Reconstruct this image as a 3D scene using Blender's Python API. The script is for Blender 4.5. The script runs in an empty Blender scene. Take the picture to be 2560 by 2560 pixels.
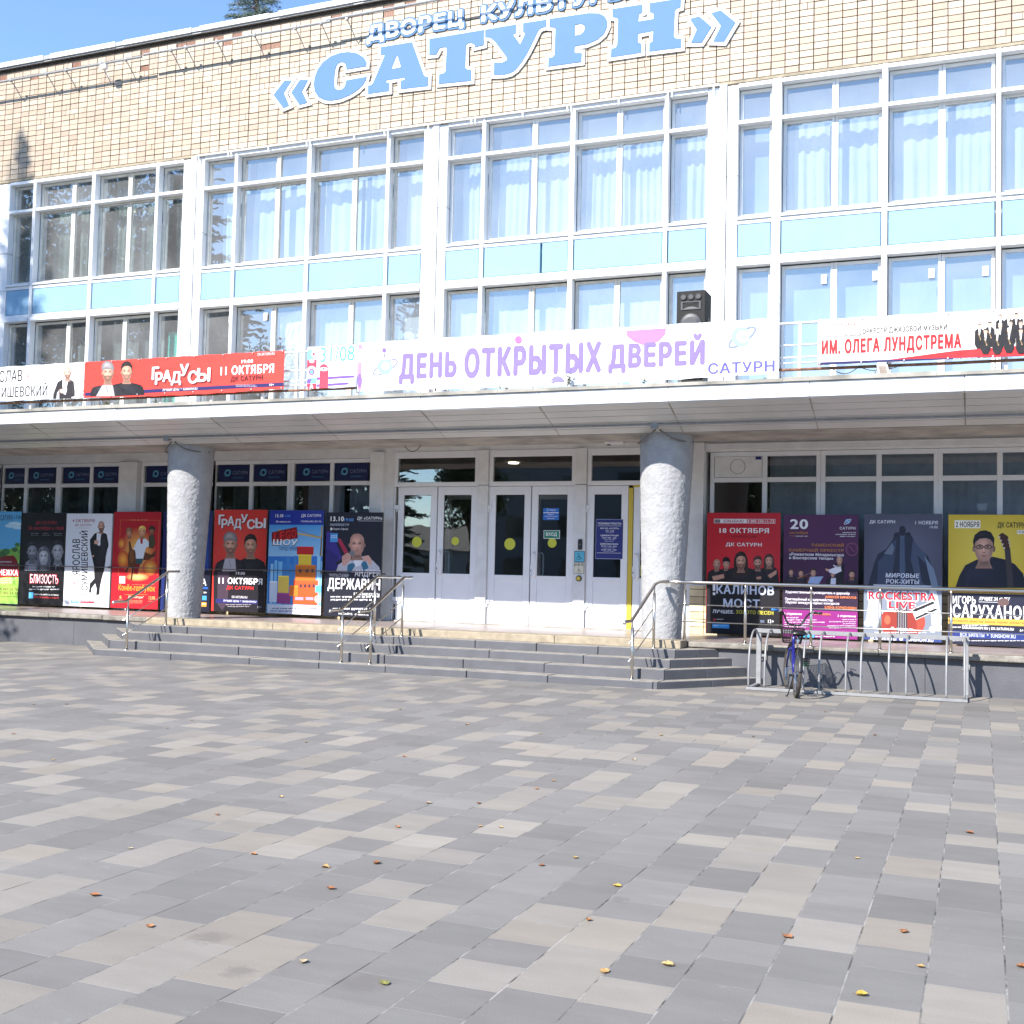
import bpy, bmesh, math, random
from mathutils import Vector, Matrix
random.seed(7)
C = bpy.context.scene.collection
sc = bpy.context.scene

# ------------------------------------------------------------------ camera
H = 1.6
YAW, PITCH, ROLL, FOC = -.385, .0522, .0234, 2903.3
_f = Vector((math.sin(YAW)*math.cos(PITCH), math.cos(YAW)*math.cos(PITCH), math.sin(PITCH)))
_r = _f.cross(Vector((0, 0, 1))).normalized(); _u = _r.cross(_f)
_c, _s = math.cos(ROLL), math.sin(ROLL)
CR, CU = _c*_r + _s*_u, -_s*_r + _c*_u
cam = bpy.data.cameras.new('camera'); cam.lens = 36*FOC/2560; cam.sensor_width = 36; cam.sensor_fit = 'HORIZONTAL'
cam.clip_start = .05; cam.clip_end = 3000
co = bpy.data.objects.new('camera', cam); C.objects.link(co)
co.matrix_world = Matrix(((CR.x, CU.x, -_f.x, 0), (CR.y, CU.y, -_f.y, 0), (CR.z, CU.z, -_f.z, H), (0, 0, 0, 1)))
sc.camera = co

def ray(px, py):
    return CR*((px-1280)/FOC) + CU*(-(py-1280)/FOC) + _f
def at(px, py, Y):                                   # point of the plane y=Y seen at a pixel of the 2560 px photograph
    d = ray(px, py); t = Y/d.y
    return Vector((d.x*t, Y, H+d.z*t))
def ground(px, py, z=0.0):
    d = ray(px, py); t = (z-H)/d.z
    return Vector((d.x*t, d.y*t, z))

# ------------------------------------------------------------------ light
LD = Vector((.41, 1, -.86)).normalized()
EL = math.asin(-LD.z); AZ = math.atan2(-LD.x, -LD.y)
w = bpy.data.worlds.new('World'); sc.world = w; w.use_nodes = True
nt = w.node_tree; bg = nt.nodes['Background']
sky = nt.nodes.new('ShaderNodeTexSky'); sky.sky_type = 'NISHITA'; sky.sun_disc = False
sky.sun_elevation = EL; sky.sun_rotation = AZ; sky.air_density = .9; sky.dust_density = .0; sky.ozone_density = 4.0
nt.links.new(sky.outputs[0], bg.inputs[0]); bg.inputs[1].default_value = .145
sl = bpy.data.lights.new('sun', 'SUN'); sl.energy = 4.25; sl.angle = math.radians(.53); sl.color = (1, .955, .89)
so = bpy.data.objects.new('sun', sl); C.objects.link(so)
so.rotation_euler = LD.to_track_quat('-Z', 'Y').to_euler(); so.location = (-10, -20, 30)
sc.view_settings.view_transform = 'Standard'; sc.view_settings.look = 'None'
sc.view_settings.gamma = 1; sc.view_settings.exposure = 1.22
sc.cycles.use_denoising = True
sc.cycles.max_bounces = 8; sc.cycles.transparent_max_bounces = 16
sc.cycles.sample_clamp_indirect = 6

# ------------------------------------------------------------------ materials
def s2l(c):
    return tuple(((x/255)/12.92 if x/255 <= .04045 else ((x/255+.055)/1.055)**2.4) for x in c)
MATS = {}
def mat(name, col=(.8, .8, .8), rough=.6, metal=0, spec=.5, var=0, vscale=4, bump=0, bscale=60, attr=None, detail=4, stretch=None):
    m = bpy.data.materials.new(name); m.use_nodes = True
    n = m.node_tree.nodes; l = m.node_tree.links; b = n['Principled BSDF']
    b.inputs['Base Color'].default_value = (*col, 1); b.inputs['Roughness'].default_value = rough
    b.inputs['Metallic'].default_value = metal; b.inputs['Specular IOR Level'].default_value = spec
    src = None
    if attr:
        a = n.new('ShaderNodeVertexColor'); a.layer_name = attr; src = a.outputs[0]
    if var or bump:
        tc = n.new('ShaderNodeNewGeometry'); vec = tc.outputs['Position']
        if stretch:
            mp = n.new('ShaderNodeMapping'); mp.inputs['Scale'].default_value = stretch
            l.new(vec, mp.inputs[0]); vec = mp.outputs[0]
    if var:
        t = n.new('ShaderNodeTexNoise'); t.inputs['Scale'].default_value = vscale; t.inputs['Detail'].default_value = detail
        l.new(vec, t.inputs['Vector'])
        mr = n.new('ShaderNodeMapRange'); mr.inputs[1].default_value = .3; mr.inputs[2].default_value = .7
        mr.inputs[3].default_value = 1-var; mr.inputs[4].default_value = 1+var*.6
        l.new(t.outputs[0], mr.inputs[0])
        mx = n.new('ShaderNodeMix'); mx.data_type = 'RGBA'; mx.blend_type = 'MULTIPLY'; mx.inputs[0].default_value = 1
        if src: l.new(src, mx.inputs[6])
        else: mx.inputs[6].default_value = (*col, 1)
        l.new(mr.outputs[0], mx.inputs[7]); src = mx.outputs[2]
    if src: l.new(src, b.inputs['Base Color'])
    if bump:
        t2 = n.new('ShaderNodeTexNoise'); t2.inputs['Scale'].default_value = bscale; t2.inputs['Detail'].default_value = 5
        l.new(vec, t2.inputs['Vector'])
        bp = n.new('ShaderNodeBump'); bp.inputs['Strength'].default_value = bump; bp.inputs['Distance'].default_value = .02
        l.new(t2.outputs[0], bp.inputs['Height']); l.new(bp.outputs[0], b.inputs['Normal'])
    MATS[name] = m
    return m
WHITE = mat('white_paint', (.78, .78, .77), .45, var=.06, vscale=3)
WMETAL = mat('white_metal_cladding', (.72, .73, .74), .4, var=.07, vscale=2.5, bump=.03, bscale=3)
WPVC = mat('white_plastic_frame', (.82, .82, .83), .3, var=.03)
WWALL = mat('white_plaster', (.76, .755, .74), .8, var=.08, vscale=5, bump=.1, bscale=40)
WOOD = mat('aged_inner_frame', (.66, .63, .56), .6, var=.15, vscale=6)
SOFFIT = mat('soffit_metal', (.54, .535, .525), .35, var=.12, vscale=1.2, detail=6)
CONC = mat('rough_concrete', (.38, .355, .32), .9, var=.35, vscale=2.2, bump=.7, bscale=14, detail=8)
EDGE = mat('weathered_roof_edge', (.33, .31, .27), .85, var=.45, vscale=2.5, bump=.3, bscale=40, detail=8)
STUCCO = mat('rough_stucco', (.36, .36, .365), .95, spec=.2, var=.14, vscale=5, bump=.6, bscale=60, detail=8)
TILE = mat('ceramic_tile', rough=.55, attr='Col', var=.07, vscale=14, bump=.12, bscale=30)
MORTAR = mat('dark_mortar', (.085, .065, .05), .95, var=.3, vscale=10)
BRICKY = mat('pale_yellow_brick', rough=.7, attr='Col', var=.12, vscale=9, bump=.15, bscale=50)
PRINT = mat('printed_board', rough=.42, attr='Col', spec=.4)
BANNER = mat('printed_vinyl', rough=.5, attr='Col', spec=.35, bump=.4, bscale=2.6, stretch=(1, 1, 1.6))
PLAIN = mat('coloured_plastic', rough=.45, attr='Col')
GREYP = mat('grey_masonry_paint', (.095, .096, .106), .75, var=.14, vscale=3, bump=.25, bscale=35, detail=7)
DGREY = mat('dark_grey_paint', (.10, .105, .12), .75, var=.14, vscale=4, bump=.2, bscale=40)
TREAD = mat('worn_step_tread', (.27, .245, .21), .9, var=.3, vscale=6, bump=.35, bscale=60, detail=8)
TANSLAB = mat('tan_stone', (.33, .275, .195), .85, var=.28, vscale=7, bump=.3, bscale=45, detail=8)
FLOOR = mat('platform_tile', (.30, .245, .225), .35, var=.18, vscale=1.7, bump=.05)
LIP = mat('concrete_lip', (.23, .21, .18), .9, var=.45, vscale=5, bump=.7, bscale=28, detail=8)
STEEL = mat('stainless_steel', (.62, .58, .52), .28, metal=1)
GALV = mat('galvanised_steel', (.27, .272, .275), .5, metal=.25, var=.12, vscale=12)
RUST = mat('rusty_pipe', (.2, .1, .06), .8, var=.5, vscale=9)
BLUEP = mat('sky_blue_panel', (.225, .385, .53), .55, spec=.3, var=.05, vscale=2)
SIGNB = mat('sign_blue_film', (.088, .18, .32), .6, spec=.2, var=.03)
SIGNW = mat('sign_white_film', (.82, .82, .82), .5)
BLACK = mat('black_plastic', (.012, .012, .013), .45)
BLACKP = mat('black_carpet', (.02, .019, .018), .85, bump=.3, bscale=200)
RUBBER = mat('tyre_rubber', (.055, .045, .038), .9, var=.3, vscale=30)
BLUEB = mat('blue_bike_paint', (.012, .014, .15), .25)
CURT = mat('curtain_cloth', (.74, .75, .7), .95, var=.05, vscale=5)
CURTD = mat('dull_curtain_cloth', (.13, .15, .14), .95, var=.1, vscale=5)
CURTB = mat('blue_grey_curtain_cloth', (.42, .47, .54), .95, var=.1, vscale=6)
BLIND = mat('pale_blind_cloth', (.40, .455, .50), .9, var=.05)
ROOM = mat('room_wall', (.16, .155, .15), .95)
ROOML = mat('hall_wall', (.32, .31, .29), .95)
BARK = mat('bark', (.12, .09, .07), .95, var=.3, vscale=8)
NEEDLE = mat('spruce_needles', rough=.7, attr='Col')
LEAFM = mat('tree_leaves', rough=.6, attr='Col')
DRY = mat('dry_leaf', rough=.7, attr='Col', var=.25, vscale=40)
ROOFM = mat('roof_felt', (.06, .06, .06), .95)

def glass_mat(name, tint, base, rip, dust=0):
    m = bpy.data.materials.new(name); m.use_nodes = True
    n = m.node_tree.nodes; l = m.node_tree.links; n.clear()
    o = n.new('ShaderNodeOutputMaterial'); mx = n.new('ShaderNodeMixShader')
    t = n.new('ShaderNodeBsdfTransparent'); t.inputs[0].default_value = (*tint, 1)
    g = n.new('ShaderNodeBsdfGlossy'); g.inputs['Roughness'].default_value = .012; g.inputs[0].default_value = (1, .99, .96, 1)
    lw = n.new('ShaderNodeLayerWeight'); lw.inputs[0].default_value = .5
    pw = n.new('ShaderNodeMath'); pw.operation = 'POWER'; pw.inputs[1].default_value = 4; l.new(lw.outputs['Facing'], pw.inputs[0])
    ad = n.new('ShaderNodeMath'); ad.operation = 'MULTIPLY_ADD'; ad.inputs[1].default_value = 1-base; ad.inputs[2].default_value = base; ad.use_clamp = True
    l.new(pw.outputs[0], ad.inputs[0]); l.new(ad.outputs[0], mx.inputs[0])
    gm = n.new('ShaderNodeNewGeometry'); nz = n.new('ShaderNodeTexNoise'); nz.inputs['Scale'].default_value = 1.3; nz.inputs['Detail'].default_value = 2
    l.new(gm.outputs['Position'], nz.inputs['Vector'])
    bp = n.new('ShaderNodeBump'); bp.inputs['Strength'].default_value = rip; bp.inputs['Distance'].default_value = .05
    l.new(nz.outputs[0], bp.inputs['Height']); l.new(bp.outputs[0], g.inputs['Normal'])
    l.new(t.outputs[0], mx.inputs[1]); l.new(g.outputs[0], mx.inputs[2]); 
    if dust:                                    # years of dust on the panes
        df = n.new('ShaderNodeBsdfDiffuse'); df.inputs[0].default_value = (.8, .8, .8, 1); m2 = n.new('ShaderNodeMixShader')
        n2 = n.new('ShaderNodeTexNoise'); n2.inputs['Scale'].default_value = .8; n2.inputs['Detail'].default_value = 6; l.new(gm.outputs['Position'], n2.inputs['Vector'])
        mr = n.new('ShaderNodeMapRange'); mr.inputs[1].default_value = .3; mr.inputs[2].default_value = .7; mr.inputs[3].default_value = dust*.6; mr.inputs[4].default_value = dust*1.4; l.new(n2.outputs[0], mr.inputs[0])
        l.new(mr.outputs[0], m2.inputs[0]); l.new(mx.outputs[0], m2.inputs[1]); l.new(df.outputs[0], m2.inputs[2]); l.new(m2.outputs[0], o.inputs[0])
    else: l.new(mx.outputs[0], o.inputs[0])
    return m
GLASS = glass_mat('window_glass', (.86, .93, .97), .29, .05, .11)
GLASSD = glass_mat('door_glass', (.7, .74, .76), .13, .03)
def emit_mat(name, col, s):
    m = bpy.data.materials.new(name); m.use_nodes = True
    b = m.node_tree.nodes['Principled BSDF']
    b.inputs['Emission Color'].default_value = (*col, 1); b.inputs['Emission Strength'].default_value = s
    return m
LAMP = emit_mat('lit_ceiling_lamp', (1, .86, .6), 6)

# ------------------------------------------------------------------ mesh helpers
class MB:
    def __init__(s): s.v = []; s.f = []; s.c = []; s.m = []
    def face(s, pts, col=(1, 1, 1), mi=0):
        k = len(s.v); s.v += [tuple(p) for p in pts]; s.f.append(tuple(range(k, k+len(pts)))); s.c.append(col); s.m.append(mi)
    def mesh(s, vs, fs, col=(1, 1, 1), mi=0):
        k = len(s.v); s.v += [tuple(p) for p in vs]
        for f in fs: s.f.append(tuple(i+k for i in f)); s.c.append(col); s.m.append(mi)
    def box(s, x0, x1, y0, y1, z0, z1, col=(1, 1, 1), mi=0):
        if x0 > x1: x0, x1 = x1, x0
        s.mesh([(x0, y0, z0), (x1, y0, z0), (x1, y1, z0), (x0, y1, z0), (x0, y0, z1), (x1, y0, z1), (x1, y1, z1), (x0, y1, z1)],
               [(3, 2, 1, 0), (4, 5, 6, 7), (0, 1, 5, 4), (1, 2, 6, 5), (2, 3, 7, 6), (3, 0, 4, 7)], col, mi)
    def prism(s, poly, d, col=(1, 1, 1), mi=0, mtop=None):    # closed polygon (3D points) swept along d
        n = len(poly); d = Vector(d); a = [Vector(p) for p in poly]; b = [p+d for p in a]
        s.mesh(a+b, [tuple(range(n))[::-1]], col, mi); s.f[-1] = s.f[-1]
        k = len(s.v)-2*n
        s.f.append(tuple(range(k+n, k+2*n))); s.c.append(col); s.m.append(mi if mtop is None else mtop)
        for i in range(n):
            j = (i+1) % n; s.f.append((k+i, k+j, k+n+j, k+n+i)); s.c.append(col); s.m.append(mi)
    def tube(s, pts, r, n=8, col=(1, 1, 1), mi=0, caps=True):
        pts = [Vector(p) for p in pts]; rs = r if isinstance(r, (list, tuple)) else [r]*len(pts)
        k = len(s.v); up = None
        for i, p in enumerate(pts):
            t = (pts[min(i+1, len(pts)-1)]-pts[max(i-1, 0)]).normalized()
            if up is None:
                up = Vector((0, 0, 1)) if abs(t.z) < .9 else Vector((1, 0, 0))
            a = t.cross(up).normalized(); b = a.cross(t).normalized(); up = b
            for q in range(n):
                an = 2*math.pi*q/n
                s.v.append(tuple(p+(a*math.cos(an)+b*math.sin(an))*rs[i]))
        for i in range(len(pts)-1):
            for q in range(n):
                s.f.append((k+i*n+q, k+i*n+(q+1) % n, k+(i+1)*n+(q+1) % n, k+(i+1)*n+q)); s.c.append(col); s.m.append(mi)
        if caps:
            s.f.append(tuple(range(k, k+n))); s.c.append(col); s.m.append(mi)
            e = k+(len(pts)-1)*n; s.f.append(tuple(range(e, e+n))[::-1]); s.c.append(col); s.m.append(mi)
    def lathe(s, prof, c, n=24, col=(1, 1, 1), mi=0):          # profile of (radius, z) round a vertical axis at c
        k = len(s.v)
        for r, z in prof:
            for q in range(n):
                an = 2*math.pi*q/n; s.v.append((c[0]+r*math.cos(an), c[1]+r*math.sin(an), c[2]+z))
        for i in range(len(prof)-1):
            for q in range(n):
                s.f.append((k+i*n+q, k+i*n+(q+1) % n, k+(i+1)*n+(q+1) % n, k+(i+1)*n+q)); s.c.append(col); s.m.append(mi)
    def build(s, name, mats, parent=None, smooth=False, recalc=True):
        me = bpy.data.meshes.new(name); me.from_pydata(s.v, [], s.f)
        mats = mats if isinstance(mats, (list, tuple)) else [mats]
        for m in mats: me.materials.append(m)
        me.polygons.foreach_set('material_index', s.m)
        ca = me.color_attributes.new('Col', 'FLOAT_COLOR', 'CORNER')
        buf = []
        for f, c in zip(s.f, s.c):
            if isinstance(c, list):
                for q in c: buf += [q[0], q[1], q[2], 1.0]
            else: buf += [c[0], c[1], c[2], 1.0]*len(f)
        ca.data.foreach_set('color', buf)
        if recalc:
            bm = bmesh.new(); bm.from_mesh(me); bmesh.ops.recalc_face_normals(bm, faces=bm.faces[:]); bm.to_mesh(me); bm.free()
        if smooth: me.polygons.foreach_set('use_smooth', [True]*len(me.polygons))
        me.update()
        o = bpy.data.objects.new(name, me); C.objects.link(o)
        if parent:
            o.parent = parent; o.matrix_parent_inverse = world_of(parent).inverted()
        return o
def world_of(o):
    m = o.matrix_basis.copy()
    if o.parent: m = world_of(o.parent) @ o.matrix_parent_inverse @ m
    return m
def tag(o, label=None, cat=None, group=None, kind=None):
    if label: o['label'] = label
    if cat: o['category'] = cat
    if group: o['group'] = group
    if kind: o['kind'] = kind
    return o
def thing(name, label, cat, loc=(0, 0, 0), group=None):
    o = bpy.data.objects.new(name, None); C.objects.link(o); o.location = loc; o.empty_display_size = .1
    return tag(o, label, cat, group)
def B(name, m, parent, *boxes):
    mb = MB()
    for b in boxes: mb.box(*b)
    return mb.build(name, m, parent)
def bevel(o, wd=.004, seg=2):
    md = o.modifiers.new('bevel', 'BEVEL'); md.width = wd; md.segments = seg; md.limit_method = 'ANGLE'; md.angle_limit = math.radians(40)
    return o

# lettering -------------------------------------------------------------
_tc = {}
def fill_outline(vs, edges):
    """triangles of the non-zero winding area of directed outline edges, sound even where outlines cross"""
    from mathutils.geometry import delaunay_2d_cdt
    v2, _, f2, _, _, _ = delaunay_2d_cdt([Vector(v) for v in vs], edges, [], 0, 1e-6)
    out = []
    for f in f2:
        cx = sum(v2[i].x for i in f)/len(f); cy = sum(v2[i].y for i in f)/len(f); wn = 0
        for a, b in edges:
            (x0, y0), (x1, y1) = vs[a], vs[b]
            if (y0 <= cy) != (y1 <= cy):
                if x0+(cy-y0)*(x1-x0)/(y1-y0) > cx: wn += 1 if y1 > y0 else -1
        if wn: out.append(tuple(f))
    return [(v.x, v.y) for v in v2], out
SPLITS = {'Э': (86,), 'э': (86,), 'Ф': (38, 76), 'ф': (38, 76), 'Ч': (31,), 'ч': (31,)}
def raw_text(txt, bold, res):
    cu = bpy.data.curves.new('lettering', 'FONT'); cu.body = txt; cu.resolution_u = res; cu.space_character = 1+bold*1.5
    ob = bpy.data.objects.new('lettering', cu); me = bpy.data.meshes.new_from_object(ob)
    vs = [(v.co.x, v.co.y) for v in me.vertices]; fs = [tuple(p.vertices) for p in me.polygons]
    bpy.data.objects.remove(ob); bpy.data.curves.remove(cu); bpy.data.meshes.remove(me)
    return vs, fs
_cc = {}
def one_char(ch, res):
    """the letter's outlines (vertices come in outline order), filled soundly"""
    if (ch, res) not in _cc:
        vs, fs = raw_text(ch, 0, res); n = len(vs); cnt = {}; E = []; s0 = 0
        for f in fs:
            for p, q in zip(f, f[1:]+f[:1]): k = (min(p, q), max(p, q)); cnt[k] = cnt.get(k, 0)+1
        cuts = list(SPLITS[ch])+[n] if ch in SPLITS and res == 3 else None
        while s0 < n:
            if cuts: e = cuts.pop(0)-1
            else:
                e = next((i for i in range(s0+2, n) if cnt.get((s0, i), 0) % 2 == 1 and (i == n-1 or cnt.get((i, i+1), 0) % 2 == 0)), None)
                if e is None: e = next((i for i in range(s0+2, n) if cnt.get((s0, i), 0) and (i == n-1 or cnt.get((i, i+1), 0) != 1)), n-1)
            E += [(i, i+1) for i in range(s0, e)]+[(e, s0)]; s0 = e+1
        _cc[(ch, res)] = (vs, *fill_outline(vs, E))
    return _cc[(ch, res)]
_adv = {}
def advance(ch):
    if ch not in _adv:
        _adv[ch] = max(v[0] for v in raw_text(ch+'.', 0, 1)[0])-max(v[0] for v in raw_text('.', 0, 1)[0])
    return _adv[ch]
def glyphs(txt, bold=0.0, res=3):
    k = (txt, bold, res)
    if k not in _tc:
        vs, fs, x0 = [], [], 0.0
        for ch in txt:
            if ch != ' ':
                _, v1, f1 = one_char(ch, res); q = len(vs); vs += [(x+x0, y) for x, y in v1]; fs += [tuple(i+q for i in f) for f in f1]
            x0 += advance(ch)+bold*.9
        xs = [v[0] for v in vs]; ys = [v[1] for v in vs]
        _tc[k] = (vs, fs, (min(xs), max(xs), min(ys), max(ys)))
    return _tc[k]

CROPS = {'F': (0, 0, 1), 'A1': (0, 1240, 480/1932), 'A2': (480, 1240, 520/1932), 'A3': (960, 1080, 520/1794), 'A4': (1380, 1040, 420/1159),
         'A5': (1740, 1080, 420/1449), 'A6': (2120, 1080, 440/1518), 'A': (0, 0, 860/1932), 'B': (850, 0, 860/1932), 'G0': (1700, 0, 860/1932),
         'D': (0, 640, 860/1932), 'E': (850, 640, 860/1932), 'G': (1700, 640, 860/1932), 'B1': (0, 840, 260/1932), 'B3': (740, 820, 260/1932),
         'B4': (1660, 720, 340/1932), 'S5': (640, 0, 660/1932), 'S6': (1200, 0, 700/1932), 'Z7': (1840, 1400, 720/1932),
         'K1': (200, 1480, 300/1932), 'K3': (820, 1400, 240/1546), 'K4': (1860, 1500, 240/1656), 'T': (540, 0, 220/1932)}
def cp(crop, x, y):
    o = CROPS[crop]; return (o[0]+x*o[2], o[1]+y*o[2])
def atc(crop, x, y, Y): return at(*cp(crop, x, y), Y)

class Print:
    """flat printed artwork on the plane y=Y; every further shape lies a hair nearer the viewer"""
    def __init__(s, Y, crop): s.Y = Y; s.crop = crop; s.k = 0; s.mb = MB(); s.clip = None
    def p(s, x, y):
        q = atc(s.crop, x, y, s.Y)
        if s.clip:
            a, b, c, d = s.clip; q.x = min(max(q.x, a), b); q.z = min(max(q.z, c), d)
        return q
    def lay(s): s.k += 1; return s.Y-.0012-.00008*s.k
    def poly(s, pts, col):
        y = s.lay(); s.mb.face([(q.x, y, q.z) for q in (s.p(*t) for t in pts)], s2l(col)); return s
    def soft(s, pts, mid, rim, c=None):        # a printed tone fading from mid at c to rim at the outline
        y = s.lay(); q = [s.p(*t) for t in pts]; c = c or (sum(t[0] for t in pts)/len(pts), sum(t[1] for t in pts)/len(pts)); m = s.p(*c); a, b = s2l(mid), s2l(rim)
        for i in range(len(q)): s.mb.face([(m.x, y, m.z), (q[i-1].x, y, q[i-1].z), (q[i].x, y, q[i].z)], [a, b, b])
        return s
    def spot(s, cx, cy, rx, ry, mid, rim, n=16, rot=0):
        cr, sr = math.cos(math.radians(rot)), math.sin(math.radians(rot))
        return s.soft([(cx+rx*math.cos(t)*cr-ry*math.sin(t)*sr, cy+rx*math.cos(t)*sr+ry*math.sin(t)*cr) for t in [2*math.pi*i/n for i in range(n)]], mid, rim, (cx, cy))
    def fade(s, x0, y0, x1, y1, top, bot):     # printed tone running from top to bottom
        a = s.p(x0, (y0+y1)/2).x; b = s.p(x1, (y0+y1)/2).x; t = s.p((x0+x1)/2, y0).z; u = s.p((x0+x1)/2, y1).z; y = s.lay(); t_, b_ = s2l(top), s2l(bot)
        s.mb.face([(a, y, u), (b, y, u), (b, y, t), (a, y, t)], [b_, b_, t_, t_]); return s
    def rect(s, x0, y0, x1, y1, col):
        a = s.p(x0, (y0+y1)/2).x; b = s.p(x1, (y0+y1)/2).x; t = s.p((x0+x1)/2, y0).z; u = s.p((x0+x1)/2, y1).z
        y = s.lay(); s.mb.face([(a, y, u), (b, y, u), (b, y, t), (a, y, t)], s2l(col)); return s
    def ell(s, cx, cy, rx, ry, col, n=22, a0=0, a1=360, rot=0):
        cr, sr = math.cos(math.radians(rot)), math.sin(math.radians(rot))
        pts = []
        m = n if a1-a0 >= 360 else n+1
        for i in range(m):
            a = math.radians(a0+(a1-a0)*i/n); ex, ey = rx*math.cos(a), ry*math.sin(a)
            pts.append((cx+ex*cr-ey*sr, cy+ex*sr+ey*cr))
        return s.poly(pts, col)
    def ring(s, cx, cy, rx, ry, th, col, n=24, rot=0):
        y = s.lay(); cr, sr = math.cos(math.radians(rot)), math.sin(math.radians(rot))
        def q(i, k):
            a = 2*math.pi*i/n; ex, ey = (rx-k)*math.cos(a), (ry-k)*math.sin(a)
            w_ = s.p(cx+ex*cr-ey*sr, cy+ex*sr+ey*cr); return (w_.x, y, w_.z)
        for i in range(n): s.mb.face([q(i, 0), q(i+1, 0), q(i+1, th), q(i, th)], s2l(col))
        return s
    def line(s, x0, y0, x1, y1, wd, col):
        L = math.hypot(x1-x0, y1-y0) or 1; nx, ny = -(y1-y0)/L*wd/2, (x1-x0)/L*wd/2
        return s.poly([(x0+nx, y0+ny), (x1+nx, y1+ny), (x1-nx, y1-ny), (x0-nx, y0-ny)], col)
    def text(s, txt, x0, y0, x1, y1, col, bold=.0, slant=0, vert=False):
        vs, fs, (a, b, c, d) = glyphs(txt, max(bold, 0))
        y = s.lay(); r = max(bold, 0)*.55
        a -= r; b += r; c -= r*.7; d += r*.7          # heavier weights: the letter struck several times round itself
        offs = [(0, 0)]+([(r*math.cos(k*math.pi/3), r*.7*math.sin(k*math.pi/3)) for k in range(6)] if r > .004 else [])
        if r > .04: offs += [(r*.5*math.cos(k*math.pi/2), r*.4*math.sin(k*math.pi/2)) for k in range(4)]
        for n_, (ox, oz) in enumerate(offs):
            yy = y-.00001*n_
            if vert:   # reads upwards: x0..x1 is the letter height, y1 (bottom) the start
                out = []
                for X, Y_ in vs:
                    t = (X+ox-a)/(b-a); h = (Y_+oz-c)/(d-c)
                    q = s.p(x1+(x0-x1)*h, y1+(y0-y1)*t); out.append((q.x, yy, q.z))
            else:
                L = s.p(x0, (y0+y1)/2).x; R = s.p(x1, (y0+y1)/2).x; T = s.p((x0+x1)/2, y0).z; Bt = s.p((x0+x1)/2, y1).z
                out = [(L+(R-L)*(X+ox-a)/(b-a)+slant*(Y_+oz-c)/(d-c)*(T-Bt), yy, Bt+(T-Bt)*(Y_+oz-c)/(d-c)) for X, Y_ in vs]
                if s.clip: out = [(min(max(p[0], s.clip[0]), s.clip[1]), p[1], p[2]) for p in out]
            s.mb.mesh(out, fs, s2l(col))
        return s
    def greek(s, x0, y0, x1, y1, rows, col, seed=1, fill=.5):      # lines of print too small to read
        rnd = random.Random(seed); h = (y1-y0)/rows; y = s.lay()
        for r in range(rows):
            x = x0+(rnd.random()*.15*(x1-x0) if rows > 1 else 0); e = x1-(rnd.random()*.2*(x1-x0) if rows > 1 else 0)
            while x < e:
                wd = rnd.uniform(.25, .6)*h*fill*1.6; wl = rnd.randint(3, 8)
                for i in range(wl):
                    if x >= e: break
                    a, b = s.p(x, y0+r*h), s.p(x+wd*.62, y0+r*h+h*fill*(.7 if rnd.random() < .6 else 1)); s.mb.face([(a.x, y, b.z), (b.x, y, b.z), (b.x, y, a.z), (a.x, y, a.z)], s2l(col)); x += wd
                x += wd*.8
        return s
    def head(s, cx, cy, rx, ry, skin, hair=None, beard=None, hat=None, glasses=False, bald=False, longhair=False, turn=0):
        k = lambda f: tuple(max(0, min(255, int(c*f))) for c in skin)
        dk, md, lt = k(.5), k(.78), k(1.14); X = lambda u: cx+rx*u; Y = lambda v: cy+ry*v
        sh = lambda c, f: tuple(max(0, min(255, int(v*f))) for v in c)
        if longhair and hair: s.soft([(X(-1.25), Y(1.8)), (X(-1.4), Y(.6)), (X(-1.3), Y(-.3)), (X(-.9), Y(-1.0)), (X(0), Y(-1.28)), (X(.9), Y(-1.0)), (X(1.3), Y(-.3)), (X(1.4), Y(.6)), (X(1.25), Y(1.8))], sh(hair, .7), sh(hair, 1.2))
        s.soft([(X(-.55), Y(.5)), (X(.55), Y(.5)), (X(.6), Y(1.1)), (X(.85), Y(1.5)), (X(-.85), Y(1.5)), (X(-.6), Y(1.1))], dk, md, (X(.1), Y(.95)))
        if not longhair: s.spot(X(-.98), Y(.08), rx*.15, ry*.22, k(.85), k(.6), 10); s.spot(X(.98), Y(.08), rx*.15, ry*.22, k(.7), k(.5), 10)
        face = [(-.92, -.3), (-.86, -.62), (-.58, -.92), (-.2, -1.03), (.2, -1.03), (.58, -.92), (.86, -.62), (.92, -.3), (.9, .2), (.8, .55), (.58, .82), (.28, 1.0), (0, 1.04), (-.28, 1.0), (-.58, .82), (-.8, .55), (-.9, .2)]
        s.soft([(X(u), Y(v)) for u, v in face], lt, md, (X(-.18), Y(-.1)))
        s.soft([(X(.3), Y(-.8)), (X(.86), Y(-.6)), (X(.92), Y(-.2)), (X(.9), Y(.2)), (X(.78), Y(.6)), (X(.3), Y(1.0)), (X(.5), Y(.3))], k(.7), k(.9), (X(.84), Y(.1)))
        if beard:
            s.soft([(X(-.9), Y(.12)), (X(-.62), Y(.42)), (X(-.25), Y(.34)), (X(.25), Y(.34)), (X(.62), Y(.42)), (X(.9), Y(.12)), (X(.84), Y(.6)), (X(.4), Y(1.1)), (X(0), Y(1.16)), (X(-.4), Y(1.1)), (X(-.84), Y(.6))], sh(beard, .8), tuple((a+b)//2 for a, b in zip(beard, md)), (X(0), Y(.8)))
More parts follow.
